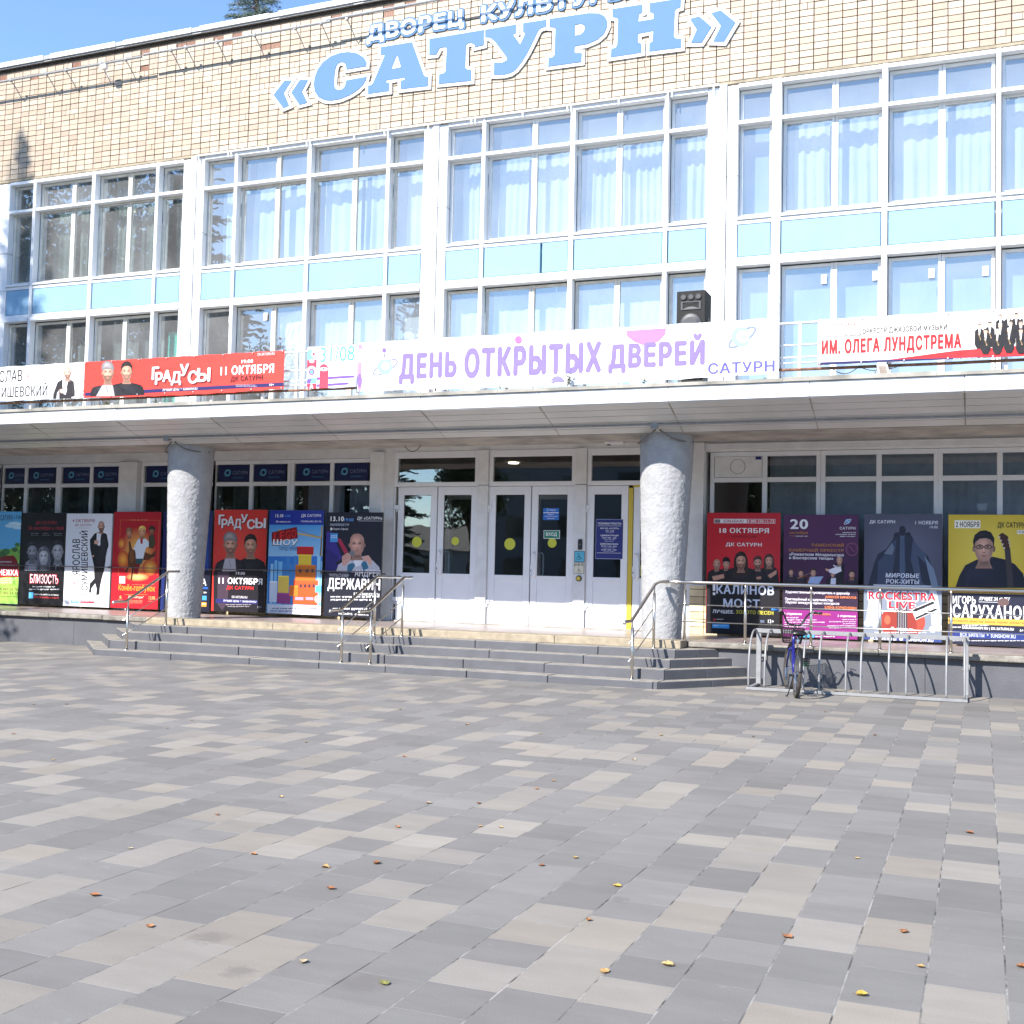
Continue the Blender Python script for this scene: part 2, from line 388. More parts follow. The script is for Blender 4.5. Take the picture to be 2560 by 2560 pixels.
        if hair and not bald: s.poly([(X(-.98), Y(.02)), (X(-1.08), Y(-.5)), (X(-.9), Y(-.95)), (X(-.4), Y(-1.24)), (X(.15), Y(-1.3)), (X(.7), Y(-1.14)), (X(1.04), Y(-.7)), (X(.98), Y(.02)), (X(.86), Y(-.4)), (X(.62), Y(-.62)), (X(.2), Y(-.72)), (X(-.4), Y(-.68)), (X(-.84), Y(-.42))], hair).spot(X(-.25), Y(-.98), rx*.5, ry*.16, sh(hair, 1.7), hair, 12)
        if hat: s.soft([(X(-1.04), Y(-.2)), (X(-1.12), Y(-.75)), (X(-.85), Y(-1.15)), (X(-.4), Y(-1.36)), (X(.25), Y(-1.36)), (X(.85), Y(-1.08)), (X(1.1), Y(-.6)), (X(1.06), Y(-.2)), (X(.5), Y(-.42)), (X(-.5), Y(-.42))], sh(hat, 1.12), sh(hat, .68), (X(-.25), Y(-.95)))
        for sx in (-.4, .37):
            s.spot(X(sx), Y(-.1), rx*.3, ry*.15, k(.5), k(.92), 14); s.spot(X(sx), Y(-.075), rx*.12, ry*.05, (30, 22, 22), k(.5), 8)
            bc = hair if hair and not bald else (84, 62, 54)
            s.soft([(X(sx-.27), Y(-.2)), (X(sx), Y(-.29)), (X(sx+.27), Y(-.2)), (X(sx), Y(-.22))], sh(bc, .9), md)
        s.soft([(X(-.08), Y(-.1)), (X(.1), Y(-.1)), (X(.22), Y(.3)), (X(0), Y(.36)), (X(-.2), Y(.3))], k(1.2), k(.86), (X(-.04), Y(.16))); s.spot(X(.02), Y(.35), rx*.2, ry*.05, k(.5), k(.9), 10)
        s.spot(X(0), Y(.58), rx*.34, ry*.075, tuple(min(255, int(a*b)) for a, b in zip(skin, (.66, .44, .44))), k(.85), 14); s.spot(X(0), Y(.7), rx*.22, ry*.05, k(.72), k(.95), 10)
        if glasses:
            for sx in (-.42, .4): s.ring(X(sx), Y(-.07), rx*.37, ry*.17, rx*.07, (25, 22, 22), 16)
            s.line(X(-.1), Y(-.1), X(.1), Y(-.1), ry*.05, (25, 22, 22)); s.line(X(-.8), Y(-.1), X(-.95), Y(-.06), ry*.05, (25, 22, 22)); s.line(X(.77), Y(-.1), X(.95), Y(-.06), ry*.05, (25, 22, 22))
        return s
    def torso(s, cx, top, bot, sw, col, neck=.28, vee=None, dark=None):
        h = bot-top; sh = lambda c, f: tuple(max(0, min(255, int(v*f+(6 if f > 1 else 0)))) for v in c)
        s.soft([(cx-sw*neck, top), (cx, top+h*.05), (cx+sw*neck, top), (cx+sw*.62, top+h*.08), (cx+sw*.86, top+h*.17), (cx+sw*.98, top+h*.32), (cx+sw*1.05, top+h*.62), (cx+sw*1.08, bot), (cx-sw*1.08, bot), (cx-sw*1.05, top+h*.62), (cx-sw*.98, top+h*.32), (cx-sw*.86, top+h*.17), (cx-sw*.62, top+h*.08)], sh(col, 1.6), sh(col, .8), (cx-sw*.3, top+h*.3))
        if vee: s.soft([(cx-sw*neck*.7, top), (cx+sw*neck*.7, top), (cx+sw*.15, bot), (cx-sw*.2, bot)], vee, sh(vee, .75))
        for sg in (-1, 1): s.soft([(cx+sg*sw*.62, top+h*.3), (cx+sg*sw*.72, top+h*.34), (cx+sg*sw*.66, bot), (cx+sg*sw*.52, bot)], sh(col, .5), sh(col, 1.1))
        return s
    def done(s, name, parent, m=None): return s.mb.build(name, m or PRINT, parent, recalc=False)
def saturn_logo(P, cx, cy, r, c1, c2):
    P.ring(cx, cy, r*1.75, r*.62, r*.2, c2, 28, -38)
    P.ell(cx, cy, r*.98, r*.98, c1); P.ell(cx+r*.05, cy, r*.55, r*.55, c2); P.ell(cx+r*.16, cy, r*.36, r*.36, c1)

# ================================================================== THE SETTING
# plaza: one sheet, paved strips 30 cm wide running to the building, pavers cut to mixed lengths
def ground_material():
    m = bpy.data.materials.new('concrete_pavers'); m.use_nodes = True
    n = m.node_tree.nodes; l = m.node_tree.links; b = n['Principled BSDF']
    a = n.new('ShaderNodeVertexColor'); a.layer_name = 'Col'
    uv = n.new('ShaderNodeUVMap'); uv.uv_map = 'edge'
    sp = n.new('ShaderNodeSeparateXYZ'); l.new(uv.outputs[0], sp.inputs[0])
    geo = n.new('ShaderNodeNewGeometry')
    def noise(scale, det, vec=None, rough=.6):
        t = n.new('ShaderNodeTexNoise'); t.inputs['Scale'].default_value = scale; t.inputs['Detail'].default_value = det; t.inputs['Roughness'].default_value = rough
        l.new(vec or geo.outputs['Position'], t.inputs['Vector']); return t.outputs[0]
    def mr(x, a0, a1, b0, b1):
        t = n.new('ShaderNodeMapRange'); t.inputs[1].default_value = a0; t.inputs[2].default_value = a1; t.inputs[3].default_value = b0; t.inputs[4].default_value = b1
        l.new(x, t.inputs[0]); return t.outputs[0]
    def mul(c, f):
        t = n.new('ShaderNodeMix'); t.data_type = 'RGBA'; t.blend_type = 'MULTIPLY'; t.inputs[0].default_value = 1
        l.new(c, t.inputs[6]); l.new(f, t.inputs[7]); return t.outputs[2]
    def mixc(f, c, col):
        t = n.new('ShaderNodeMix'); t.data_type = 'RGBA'; l.new(f, t.inputs[0]); l.new(c, t.inputs[6]); t.inputs[7].default_value = (*col, 1); return t.outputs[2]
    mp = n.new('ShaderNodeMapping'); mp.inputs['Scale'].default_value = (1, 3.2, 1); l.new(geo.outputs['Position'], mp.inputs[0])
    c = mul(a.outputs[0], mr(noise(2.2, 6, mp.outputs[0]), .3, .7, .92, 1.06))      # pale blooms along the strips
    c = mul(c, mr(noise(.35, 4), .3, .7, .9, 1.08))
    c = mul(c, mr(noise(190, 2), .25, .75, .82, 1.18))                               # grain
    c = mixc(mr(noise(9, 5), .66, .8, 0, .28), c, (.40, .40, .40))                 # lime bloom
    # stains, each with a place of its own
    for sx, sy, sr in STAINS:
        d = n.new('ShaderNodeVectorMath'); d.operation = 'DISTANCE'; l.new(geo.outputs['Position'], d.inputs[0]); d.inputs[1].default_value = (sx, sy, 0)
        nn = n.new('ShaderNodeMath'); nn.operation = 'ADD'; l.new(d.outputs['Value'], nn.inputs[0]); l.new(mr(noise(22, 4), .3, .7, -.03, .03), nn.inputs[1])
        c = mixc(mr(nn.outputs[0], sr*.4, sr, .5, 0), c, (.13, .115, .10))
    # sand and grime in the joints: uv holds the distance in metres to the nearest long and short joint
    jl = mr(sp.outputs[0], .0018, .0052, 1, 0); js = mr(sp.outputs[1], .001, .0028, .75, 0)
    jn = n.new('ShaderNodeMath'); jn.operation = 'MULTIPLY'; l.new(jl, jn.inputs[0]); l.new(mr(noise(3.1, 3), .35, .6, .35, 1), jn.inputs[1])
    c2 = n.new('ShaderNodeMix'); c2.data_type = 'RGBA'; l.new(mr(noise(5, 4), .42, .6, 0, 1), c2.inputs[0]); c2.inputs[6].default_value = (.04, .036, .032, 1); c2.inputs[7].default_value = (.33, .31, .28, 1)
    t = n.new('ShaderNodeMix'); t.data_type = 'RGBA'; l.new(jn.outputs[0], t.inputs[0]); l.new(c, t.inputs[6]); l.new(c2.outputs[2], t.inputs[7]); c = t.outputs[2]
    jm = n.new('ShaderNodeMath'); jm.operation = 'MULTIPLY'; l.new(js, jm.inputs[0]); l.new(mr(noise(4.3, 3), .4, .65, .05, .9), jm.inputs[1])
    c = mixc(jm.outputs[0], c, (.36, .345, .32))
    l.new(c, b.inputs['Base Color']); b.inputs['Roughness'].default_value = .8; b.inputs['Specular IOR Level'].default_value = .35
    mx = n.new('ShaderNodeMath'); mx.operation = 'MAXIMUM'; l.new(jl, mx.inputs[0]); l.new(js, mx.inputs[1])
    ad = n.new('ShaderNodeMath'); ad.operation = 'MULTIPLY_ADD'; l.new(noise(120, 3), ad.inputs[0]); ad.inputs[1].default_value = .35; l.new(mr(mx.outputs[0], 0, 1, 1, 0), ad.inputs[2])
    bp = n.new('ShaderNodeBump'); bp.inputs['Strength'].default_value = .45; bp.inputs['Distance'].default_value = .003
    l.new(ad.outputs[0], bp.inputs['Height']); l.new(bp.outputs[0], b.inputs['Normal'])
    return m
STAINS = [(-3.08, 4.25, .1), (-2.22, 4.05, .13), (-2.72, 3.95, .08), (-1.66, 5.62, .06), (-6.4, 10.9, .12)]
def build_ground():
    rnd = random.Random(3)
    vs, fs, cols, uvs = [], [], [], []
    def q(x0, x1, y0, y1, col, dist):
        k = len(vs); vs.extend([(x0, y0, 0), (x1, y0, 0), (x1, y1, 0), (x0, y1, 0)]); fs.append((k, k+1, k+2, k+3)); cols.append(col); uvs.append(dist)
    greys = [(.176, .166, .152), (.184, .173, .159), (.193, .181, .166), (.168, .158, .145), (.202, .19, .174), (.181, .168, .155)]
    beige = [(.256, .23, .192), (.243, .218, .184), (.268, .241, .204), (.259, .228, .188), (.249, .225, .195)]
    x0 = -27.55-.255; x1 = 6.3
    i = 0; x = x0
    while x < x1:
        y = -4-rnd.random()*.4; run = 0; cur = rnd.choice(greys); isb = False
        while y < 17.95:
            h = rnd.choice([.3, .3, .3, .45, .45, .6]); h = min(h, 17.95-y)
            if run <= 0:
                isb = (not isb) and rnd.random() < .62; run = (1 if rnd.random() < .66 else 2) if isb else rnd.randint(1, 3)
            base = rnd.choice(beige if isb else greys); f = rnd.uniform(.93, 1.07)
            run -= 1
            col = tuple(min(.6, c*f) for c in base)
            # each paver split in four strips so that uv can hold the distance to its edges
            a, b, c, d = x, x+.3, y, y+h
            mx_, my_ = (a+b)/2, (c+d)/2
            k = len(vs); vs.extend([(a, c, 0), (b, c, 0), (b, d, 0), (a, d, 0), (mx_, c, 0), (mx_, d, 0), (mx_, my_, 0), (a, my_, 0), (b, my_, 0)])
            e = {0: (0, 0), 1: (0, 0), 2: (0, 0), 3: (0, 0), 4: (.15, 0), 5: (.15, 0), 6: (.15, h/2), 7: (0, h/2), 8: (0, h/2)}
            for f4 in ((0, 4, 6, 7), (4, 1, 8, 6), (6, 8, 2, 5), (7, 6, 5, 3)):
                fs.append(tuple(k+t for t in f4)); cols.append(col); uvs.append([e[t] for t in f4])
            y += h
        x += .3; i += 1
    xe = x
    far = (.17, .17, .17); z4 = [(.15, .15)]*4
    big = 1500
    for (a, b, c, d) in ((-big, x0, -big, big), (xe, big, -big, big), (x0, xe, -big, -4.4), (x0, xe, 17.95, big)): q(a, b, c, d, far, z4)
    me = bpy.data.meshes.new('plaza'); me.from_pydata(vs, [], fs)
    ca = me.color_attributes.new('Col', 'FLOAT_COLOR', 'CORNER'); buf = []
    for f, c in zip(fs, cols): buf += [c[0], c[1], c[2], 1.0]*4
    ca.data.foreach_set('color', buf)
    ul = me.uv_layers.new(name='edge'); ub = []
    for u in uvs:
        for p in u: ub += [p[0], p[1]]
    ul.data.foreach_set('uv', ub)
    me.materials.append(ground_material())
    o = bpy.data.objects.new('plaza', me); C.objects.link(o); tag(o, kind='structure')
build_ground()

# ================================================================== THE BUILDING
YF, YG = 21.8, 20.3
hall = thing('culture_palace', 'long two-storey culture palace of pale tile, glass and sky-blue panels with deep white canopy', 'building', (-9, YG, 0))
XL, XR = -30.0, 8.0
ZB, ZR = 11.13, 14.0
# tiled wall band: real tiles with open joints on a dark bed
def tile_band():
    rnd = random.Random(11); mb = MB()
    mb.box(XL, XR, YF-.03, YF+.35, ZB, ZR+.02, mi=1)
    cols = [s2l(c) for c in ((172, 155, 134), (169, 151, 129), (175, 159, 139), (166, 148, 127), (173, 156, 136), (170, 153, 133), (164, 144, 124), (176, 161, 142))]
    terr = [s2l((160, 116, 92)), s2l((146, 100, 78))]
    pw, ph = .262, .1305
    nr = int((ZR-ZB)/ph)
    x = -25.2; ci = 0
    while x < 3.4:
        dzc = rnd.uniform(-.004, .004); dxc = rnd.uniform(-.003, .003)
        for r in range(nr):
            z0 = ZB+.004+r*ph+dzc*(r > 0); z1 = z0+ph-.0155
            if z1 > ZR: z1 = ZR
            top = r >= nr-4
            miss = top and x < -10.5 and rnd.random() < (.13 if r == nr-1 else .045)
            sp = rnd.random()
            parts = [(x, x+pw-.019)] if sp > (.13 if r > 8 else .04) else ([(x, x+pw*.5-.007), (x+pw*.5+.003, x+pw-.019)] if sp > .035 else [(x, x+pw*.62-.007), (x+pw*.62+.003, x+pw-.019)])
            for a, b in parts:
                if miss:      # fallen tiles leave ribbed terracotta
                    k = int((b-a)/.022)
                    for i in range(k):
                        mb.box(a+i*.022+.004, a+i*.022+.018, YF-.036, YF-.02, z0, z1, rnd.choice(terr))
                    continue
                f = rnd.uniform(.94, 1.05) if not top else rnd.uniform(.88, 1.04); c = rnd.choice(cols); j = rnd.uniform(0, .006)
                k = (rnd.uniform(-.002, .002), rnd.uniform(-.003, .003))
                mb.box(a+dxc+k[0], b+dxc+k[0], YF-.052-j, YF-.025, z0+k[1], z1+k[1], tuple(t*f for t in c))
        x += pw; ci += 1
    return mb.build('tiled_wall', [TILE, MORTAR], hall, recalc=False)
tile_band()
# parapet capping: white flashing sheets with grey gaps between them
def capping():
    rnd = random.Random(5); mb = MB(); x = XL
    while x < XR:
        L = rnd.uniform(2.05, 2.25)
        mb.box(x, x+L-.24, YF-.16, YF+.4, ZR+.02, ZR+.135+rnd.uniform(-.008, .008), mi=0)
        mb.box(x+L-.238, x+L-.002, YF-.145, YF+.39, ZR+.022, ZR+.122, mi=1)
        x += L
    mb.box(XL, XR, YF-.12, YF-.06, ZR-.02, ZR+.018, mi=1)
    mb.build('parapet_cap', [WHITE, GALV], hall)
capping()
B('lintel', TANSLAB, hall, (XL, XR, YF-.045, YF+.3, ZB-.055, ZB-.002))
mb = MB(); mb.box(XL, XR, YF+.4, 60, ZR-.4, ZR-.2); mb.build('flat_roof', ROOFM, hall)

BAYS = [  # glass edges and mullions: left glass, mullion, inner post, mullion, inner post, mullion, right glass
    (-28.9, -28.0, -26.9, -26.05, -25.0, -24.1, -23.45),
    (-22.55, -21.74, -20.64, -19.90, -18.93, -18.0, -17.27),
    (-16.67, -15.79, -14.76, -13.85, -12.77, -11.87, -11.03),
    (-10.46, -9.63, -8.55, -7.67, -6.73, -5.73, -4.92),
    (-4.33, -3.60, -2.55, -1.65, -.68, .26, 1.16),
    (1.75, 2.6, 3.6, 4.5, 5.5, 6.4, 7.3)]
BAYN = ['far left', 'left', 'centre-left', 'centre', 'right', 'far right']
Z_HEAD, Z_TR, Z_SILL, Z_BT, Z_BB, Z_L, Z_C = 10.97, 10.29, 8.45, 8.31, 7.68, 7.50, 4.50
YM = YF-.05
def framed(parent, name, x0, x1, rows, inner, m_in, y, glassm=GLASS, th=.055, depth=.06, dark=True):
    """one window: an inner frame with its panes, standing behind the metal grid"""
    mb = MB(); gl = MB()
    xs = [x0]+inner+[x1]
    zs = rows
    zlo, zhi = zs[0][0], zs[-1][1]
    mb.box(x0, x0+th, y, y+depth, zlo, zhi); mb.box(x1-th, x1, y, y+depth, zlo, zhi)
    for xi in inner: mb.box(xi-.055, xi-.004, y-.012, y+depth, zlo, zhi); mb.box(xi+.004, xi+.055, y-.012, y+depth, zlo, zhi)
    for k, (a, b) in enumerate(zs):
        for i in range(len(xs)-1):
            l_, r_ = xs[i]+(th if i == 0 else .055), xs[i+1]-(th if i == len(xs)-2 else .055)
            mb.box(l_, r_, y+.004, y+depth-.004, a, a+th); mb.box(l_, r_, y+.004, y+depth-.004, b-th, b)
            yy = y+depth*.5; dx = RG.uniform(-.006, .006)
            gl.face([(l_, yy+dx, a+th), (r_, yy-dx, a+th), (r_, yy-dx, b-th), (l_, yy+dx, b-th)])
    w_ = mb.build(name, m_in, parent)
    gl.build('pane', glassm, w_, recalc=False)
    return w_
RG = random.Random(21)
def bay(bi):
    g = BAYS[bi]
    # left pillar of the bay
    pl = BAYS[bi-1][6] if bi else g[0]-.8
    mb = MB(); c0 = (pl+g[0])/2
    mb.box(c0-.075, c0+.075, YM-.035, YF+.3, Z_C, ZB-.06)
    for z0, z1 in ((Z_C, Z_BB-.164), (Z_BT+.002, 9.25), (9.262, Z_HEAD+.06)):
        mb.box(pl+.004, c0-.09, YM-.012, YF+.3, z0, z1); mb.box(c0+.09, g[0]-.004, YM-.012, YF+.3, z0, z1)
    for z0, z1 in ((Z_BB-.16, Z_BB-.003),): mb.box(pl, c0-.09, YM-.01, YF+.3, z0, z1); mb.box(c0+.09, g[0], YM-.01, YF+.3, z0, z1)
    bevel(mb.build('pillar', WMETAL, hall), .006, 1)
    # mullions, head rail, transom, sills
    mb = MB(); wd = .05
    for i, x in enumerate((g[1], g[3], g[5])):
        w2 = .085 if (bi == 4 and i == 0) else (.05 if i == 1 else .042)
        for z0, z1 in ((Z_C, Z_BB-.02), (Z_BB-.02, Z_BT+.02), (Z_BT+.02, Z_HEAD+.08)): mb.box(x-w2, x+w2, YM-.03, YF+.1, z0, z1)
        mb.box(x-.012, x+.012, YM-.042, YM-.031, Z_C, Z_HEAD+.07)
    bevel(mb.build('mullion', WMETAL, hall), .005, 1)
    segs = [(g[0], g[1]-.05), (g[1]+.05, g[3]-.055), (g[3]+.055, g[5]-.05), (g[5]+.05, g[6])]
    if bi == 4: segs[0] = (g[0], g[1]-.09); segs[1] = (g[1]+.09, g[3]-.055)
    mb = MB(); ml = MB(); ms = MB()
    for a, b in segs:
        mb.box(a, b, YM-.02, YF+.1, Z_HEAD, Z_HEAD+.075)                      # head
        mb.box(a, b, YM-.018, YF+.08, Z_TR-.035, Z_TR+.035)                   # transom
        ms.box(a, b, YM-.045, YF+.1, Z_SILL-.055, Z_SILL-.002)                # sill
        ms.box(a, b, YM-.01, YF+.1, Z_BT+.002, Z_SILL-.06)
        ml.box(a, b, YM-.015, YF+.1, Z_BB-.075, Z_BB-.004)
        ml.box(a, b, YM-.05, YF+.1, Z_L+.005, Z_BB-.08)
    bevel(mb.build('glazing_bars', WMETAL, hall), .004, 1); bevel(ml.build('head_bars', WMETAL, hall), .004, 1); bevel(ms.build('sill_bars', WMETAL, hall), .004, 1)
    for a, b in segs:                                                        # blue spandrel panels
        bb = [(a+.012, b-.012)]
        if bi == 3 and a < g[1]+.2 and a > g[1]-.2: bb = [(a+.012, a+1.25), (a+1.29, b-.012)]
        for p, q in bb: bevel(B('spandrel_panel', BLUEP, hall, (p, q, YM+.0, YF+.05, Z_BB+.006, Z_BT-.004)), .01, 1)
    for (p, q) in ((pl+.004, c0-.09), (c0+.09, g[0]-.004)):
        B('spandrel_panel', BLUEP if False else WMETAL, hall, (p, q, YM, YF+.05, Z_BB, Z_BT))
    # windows behind the grid
    for si, (a, b) in enumerate(segs):
        inn = [g[2]] if si == 1 else [g[4]] if si == 2 else []
        framed(hall, 'window', a+.008, b-.008, [(Z_SILL+.03, Z_TR-.02), (Z_TR+.02, Z_HEAD-.01)], inn, WHITE if bi in (3, 4) else WOOD, YF+.10)
        framed(hall, 'window', a+.008, b-.008, [(Z_C+.05, Z_L-.02)], inn, WOOD if bi < 4 else WHITE, YF+.10)
    return segs
SEGS = [bay(i) for i in range(len(BAYS))]
B('end_pillar', WMETAL, hall, (BAYS[-1][6], XR, YM, YF+.3, Z_C, ZB-.06)); B('end_pillar', WMETAL, hall, (XL, BAYS[0][0]-.8, YM, YF+.3, Z_C, ZB-.06))
# rooms behind the glass
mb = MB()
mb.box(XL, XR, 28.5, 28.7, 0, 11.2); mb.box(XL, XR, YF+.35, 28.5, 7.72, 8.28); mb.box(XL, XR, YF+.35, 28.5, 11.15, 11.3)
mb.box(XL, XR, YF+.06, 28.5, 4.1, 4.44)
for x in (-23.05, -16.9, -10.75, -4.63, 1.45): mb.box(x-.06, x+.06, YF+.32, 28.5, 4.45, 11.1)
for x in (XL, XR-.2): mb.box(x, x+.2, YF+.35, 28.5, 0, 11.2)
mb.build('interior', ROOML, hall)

# canopy ----------------------------------------------------------------
YC, ZCB, ZCT = 16.7, 4.19, 4.405
can = B('canopy', CONC, hall, (XL, XR, YC+.06, YF-.07, ZCB+.1, ZCT-.01))
jx = [-28.85+2.045*i for i in range(19)]
rnd = random.Random(9)
for a, b in zip(jx[:-1], jx[1:]):
    j = rnd.uniform(0, .008)
    o = B('fascia_panel', WMETAL, can, (a+.003, b-.003, YC-.012-j, YC+.055, ZCB-.004, ZCT)); bevel(o, .006, 1)
    y0, z0, y1, z1 = YC-.004, ZCB-.012, 17.66, 3.845
    mb = MB()                                    # sloping soffit sheet of five boards
    n = 5
    for i in range(n):
        f0, f1 = i/n, (i+1)/n; e = .012
        p = lambda f, d=0: (y0+(y1-y0)*f, z0+(z1-z0)*f+d)
        (ya, za), (yb, zb) = p(f0+.008), p(f1-.008)
        mb.prism([(a+.008, ya, za), (a+.008, yb, zb), (a+.008, yb, zb+.03), (a+.008, ya, za+.03)], (b-a-.016, 0, 0))
    mb.build('soffit_panel', SOFFIT, can)
    mb = MB(); mb.prism([(b-.012, y0, z0-.006), (b-.012, y1+.05, z1-.006), (b-.012, y1+.05, z1+.0), (b-.012, y0, z0+.0)], (.024, 0, 0)); mb.build('cover_strip', EDGE, can)
mb = MB()
mb.box(XL, XR, 17.67, 18.85, 3.84, 4.28); mb.box(XL, XR, 18.85, YG-.02, 4.12, 4.28)
mb.build('beam', CONC, can)
mb = MB(); x = XL
while x < XR:                                     # weathered metal edge on the roof
    L = rnd.uniform(1.6, 2.4); h = rnd.uniform(-.006, .01)
    mb.box(x, x+L-.004, YC-.05, YC+.5, ZCT+.004, ZCT+.058+h); x += L
mb.build('roof_edge', EDGE, can)
# columns
def column(cx):
    mb = MB(); n, m = 180, 230; rr = random.Random(int(cx*10))
    import mathutils
    prof = []
    for i in range(m+1):
        z = .6+i/m*(3.86-.6); t = i/m; r = .305+(.432-.305)*t
        for q in range(n):
            an = 2*math.pi*q/n; x, y = math.cos(an), math.sin(an)
            d = mathutils.noise.noise((x*r*20+cx, y*r*20, z*17))*.006+abs(mathutils.noise.noise((x*r*62, y*r*62+cx, z*54)))*.009
            mb.v.append((cx+.02*(t-.5)*2+(r+d)*x, 18.06+(r+d)*y, z))
    for i in range(m):
        for q in range(n):
            mb.f.append((i*n+q, i*n+(q+1) % n, (i+1)*n+(q+1) % n, (i+1)*n+q)); mb.c.append((1, 1, 1)); mb.m.append(0)
    c = mb.build('column', STUCCO, hall, smooth=True)
    return c
for cx in (-13.93, -4.69): column(cx)

# ground floor ------------------------------------------------------------
Z_P = .62
def gwin(x0, x1, parts, film=None, blank=None, last=None, film_txt=True):
    """ground-floor glazing unit x0..x1 split at parts; upper lights 3.37-3.74, lower 1.5-3.28"""
    mb = MB(); gl = MB(); y = YG+.1; e = [x0]+parts+[x1]
    mb.box(x0-.07, x1+.07, y-.01, y+.07, 3.74, 3.82); mb.box(x0-.07, x1+.07, y-.01, y+.07, 1.46, 1.53)
    mb.box(x0-.07, x0, y-.01, y+.07, 1.53, 3.74); mb.box(x1, x1+.07, y-.01, y+.07, 1.53, 3.74)
    for p in parts: mb.box(p-.042, p+.042, y-.006, y+.07, 1.53, 3.74)
    for i in range(len(e)-1):
        a = e[i]+(.042 if i else 0); b = e[i+1]-(.042 if i < len(e)-2 else 0)
        mb.box(a, b, y-.002, y+.066, 3.285, 3.37)
        for z0, z1 in ((1.53, 3.285), (3.37, 3.74)):
            gl.face([(a, y+.03, z0), (b, y+.03, z0), (b, y+.03, z1), (a, y+.03, z1)])
    w_ = mb.build('window', WPVC, hall); bevel(w_, .006, 1)
    gl.build('pane', GLASSD, w_, recalc=False)
    return w_, e
LW = [[-22.75, -21.95, -21.05], [-20.97, -20.29, -19.40], [-19.26, -18.40, -17.61], [-16.95, -16.0, -15.13], [-15.06, -14.17, -13.28], [-13.13, -12.23, -11.34]]
films = []
for L in LW: films.append(gwin(L[0], L[2], [L[1]]))
RW = [[-4.41, -3.52, -2.64], [-2.49, -1.61, -.74], [-.60, .27, 1.15], [1.3, 2.15, 3.0], [3.15, 4.0, 4.9]]
rwo = [gwin(L[0], L[2], [L[1]]) for L in RW]
# navy films with the house logo on the upper lights of the left windows
def film(w_, a, b, full=True):
    P = Print(YG+.118, 'F'); y = P.Y
    def R(x0, x1, z0, z1, col): k = P.lay(); P.mb.face([(x0, k, z0), (x1, k, z0), (x1, k, z1), (x0, k, z1)], s2l(col))
    R(a+.01, b-.01, 3.385, 3.73, (20, 32, 78))
    cx, cz = a+(b-a)*.3, 3.565
    def disc(r, col, n=18, ex=1, rot=0):
        k = P.lay(); P.mb.face([(cx+r*ex*math.cos(t)*math.cos(rot)-r*math.sin(t)*math.sin(rot), k, cz+r*ex*math.cos(t)*math.sin(rot)+r*math.sin(t)*math.cos(rot)) for t in [2*math.pi*i/n for i in range(n)]], s2l(col))
    disc(.055, (60, 110, 150), ex=1.9, rot=.6); disc(.048, (20, 32, 78), ex=1.9, rot=.6); disc(.075, (90, 160, 190)); disc(.042, (20, 32, 78))
    vs, fs, (p, q, r, s_) = glyphs('САТУРН', .01); k = P.lay(); x0, x1 = a+(b-a)*.46, a+(b-a)*.93
    P.mb.mesh([(x0+(x1-x0)*(X-p)/(q-p), k, 3.53+.075*(Y_-r)/(s_-r)) for X, Y_ in vs], fs, s2l((120, 130, 160)))
    R(a+(b-a)*.46, a+(b-a)*.80, 3.45, 3.475, (40, 90, 130))
    P.done('window_film', w_, PRINT)
for (w_, e) in films:
    for i in range(len(e)-1): film(w_, e[i]+.045, e[i+1]-.045)
# blank vent panel in the first upper light on the right
o = B('vent_panel', WWALL, rwo[0][0], (-4.40, -3.57, YG+.09, YG+.12, 3.375, 3.735))
mb = MB(); mb.tube([(-3.99+.13*math.cos(t*math.pi/16), YG+.088, 3.56+.13*math.sin(t*math.pi/16)) for t in range(33)], .004, 5); mb.build('vent_ring', GALV, rwo[0][0])
B('film_corner', mat('navy_film', s2l((30, 45, 120)), .4), rwo[0][0], (-3.68, -3.58, YG+.084, YG+.088, 3.68, 3.73))
# walls of the ground floor
mb = MB()
mb.box(XL, XR, YG+.036, YG+.3, 3.825, 4.12)                                        # header
mb.box(-17.53, -17.03, YG-.03, YG+.3, .6, 3.82); mb.box(-23.6, -22.83, YG, YG+.3, .6, 3.82); mb.box(XL, -23.6, YG, YG+.3, .6, 3.82)
mb.box(-11.26, -10.98, YG-.06, YG+.3, .6, 3.93); mb.box(-10.98, -10.77, YG+.04, YG+.3, .6, 3.93)
mb.box(-5.0, -4.79, YG+.02, YG+.3, .6, 3.95); mb.box(-4.79, -4.55, YG-.12, YG+.3, 1.5, 3.97)
mb.box(4.98, XR, YG, YG+.3, .6, 3.82)
mb.box(-4.545, XR, YG-.05, YG+.05, 3.86, 3.96)
for z0, z1 in ((Z_P, 3.25), (3.262, 3.93)):
    mb.box(-8.94, -8.725, YG-.03, YG+.3, z0, z1); mb.box(-6.972, -6.755, YG-.03, YG+.3, z0, z1)
for a, b in zip(LW[:-1], LW[1:]):
    if b[0]-a[2] < .3: mb.box(a[2]+.071, b[0]-.071, YG+.1, YG+.16, 1.47, 3.8)
for a, b in zip(RW[:-1], RW[1:]): mb.box(a[2]+.071, b[0]-.071, YG+.1, YG+.16, 1.47, 3.8)
bevel(mb.build('lower_wall', WWALL, hall), .008, 1)
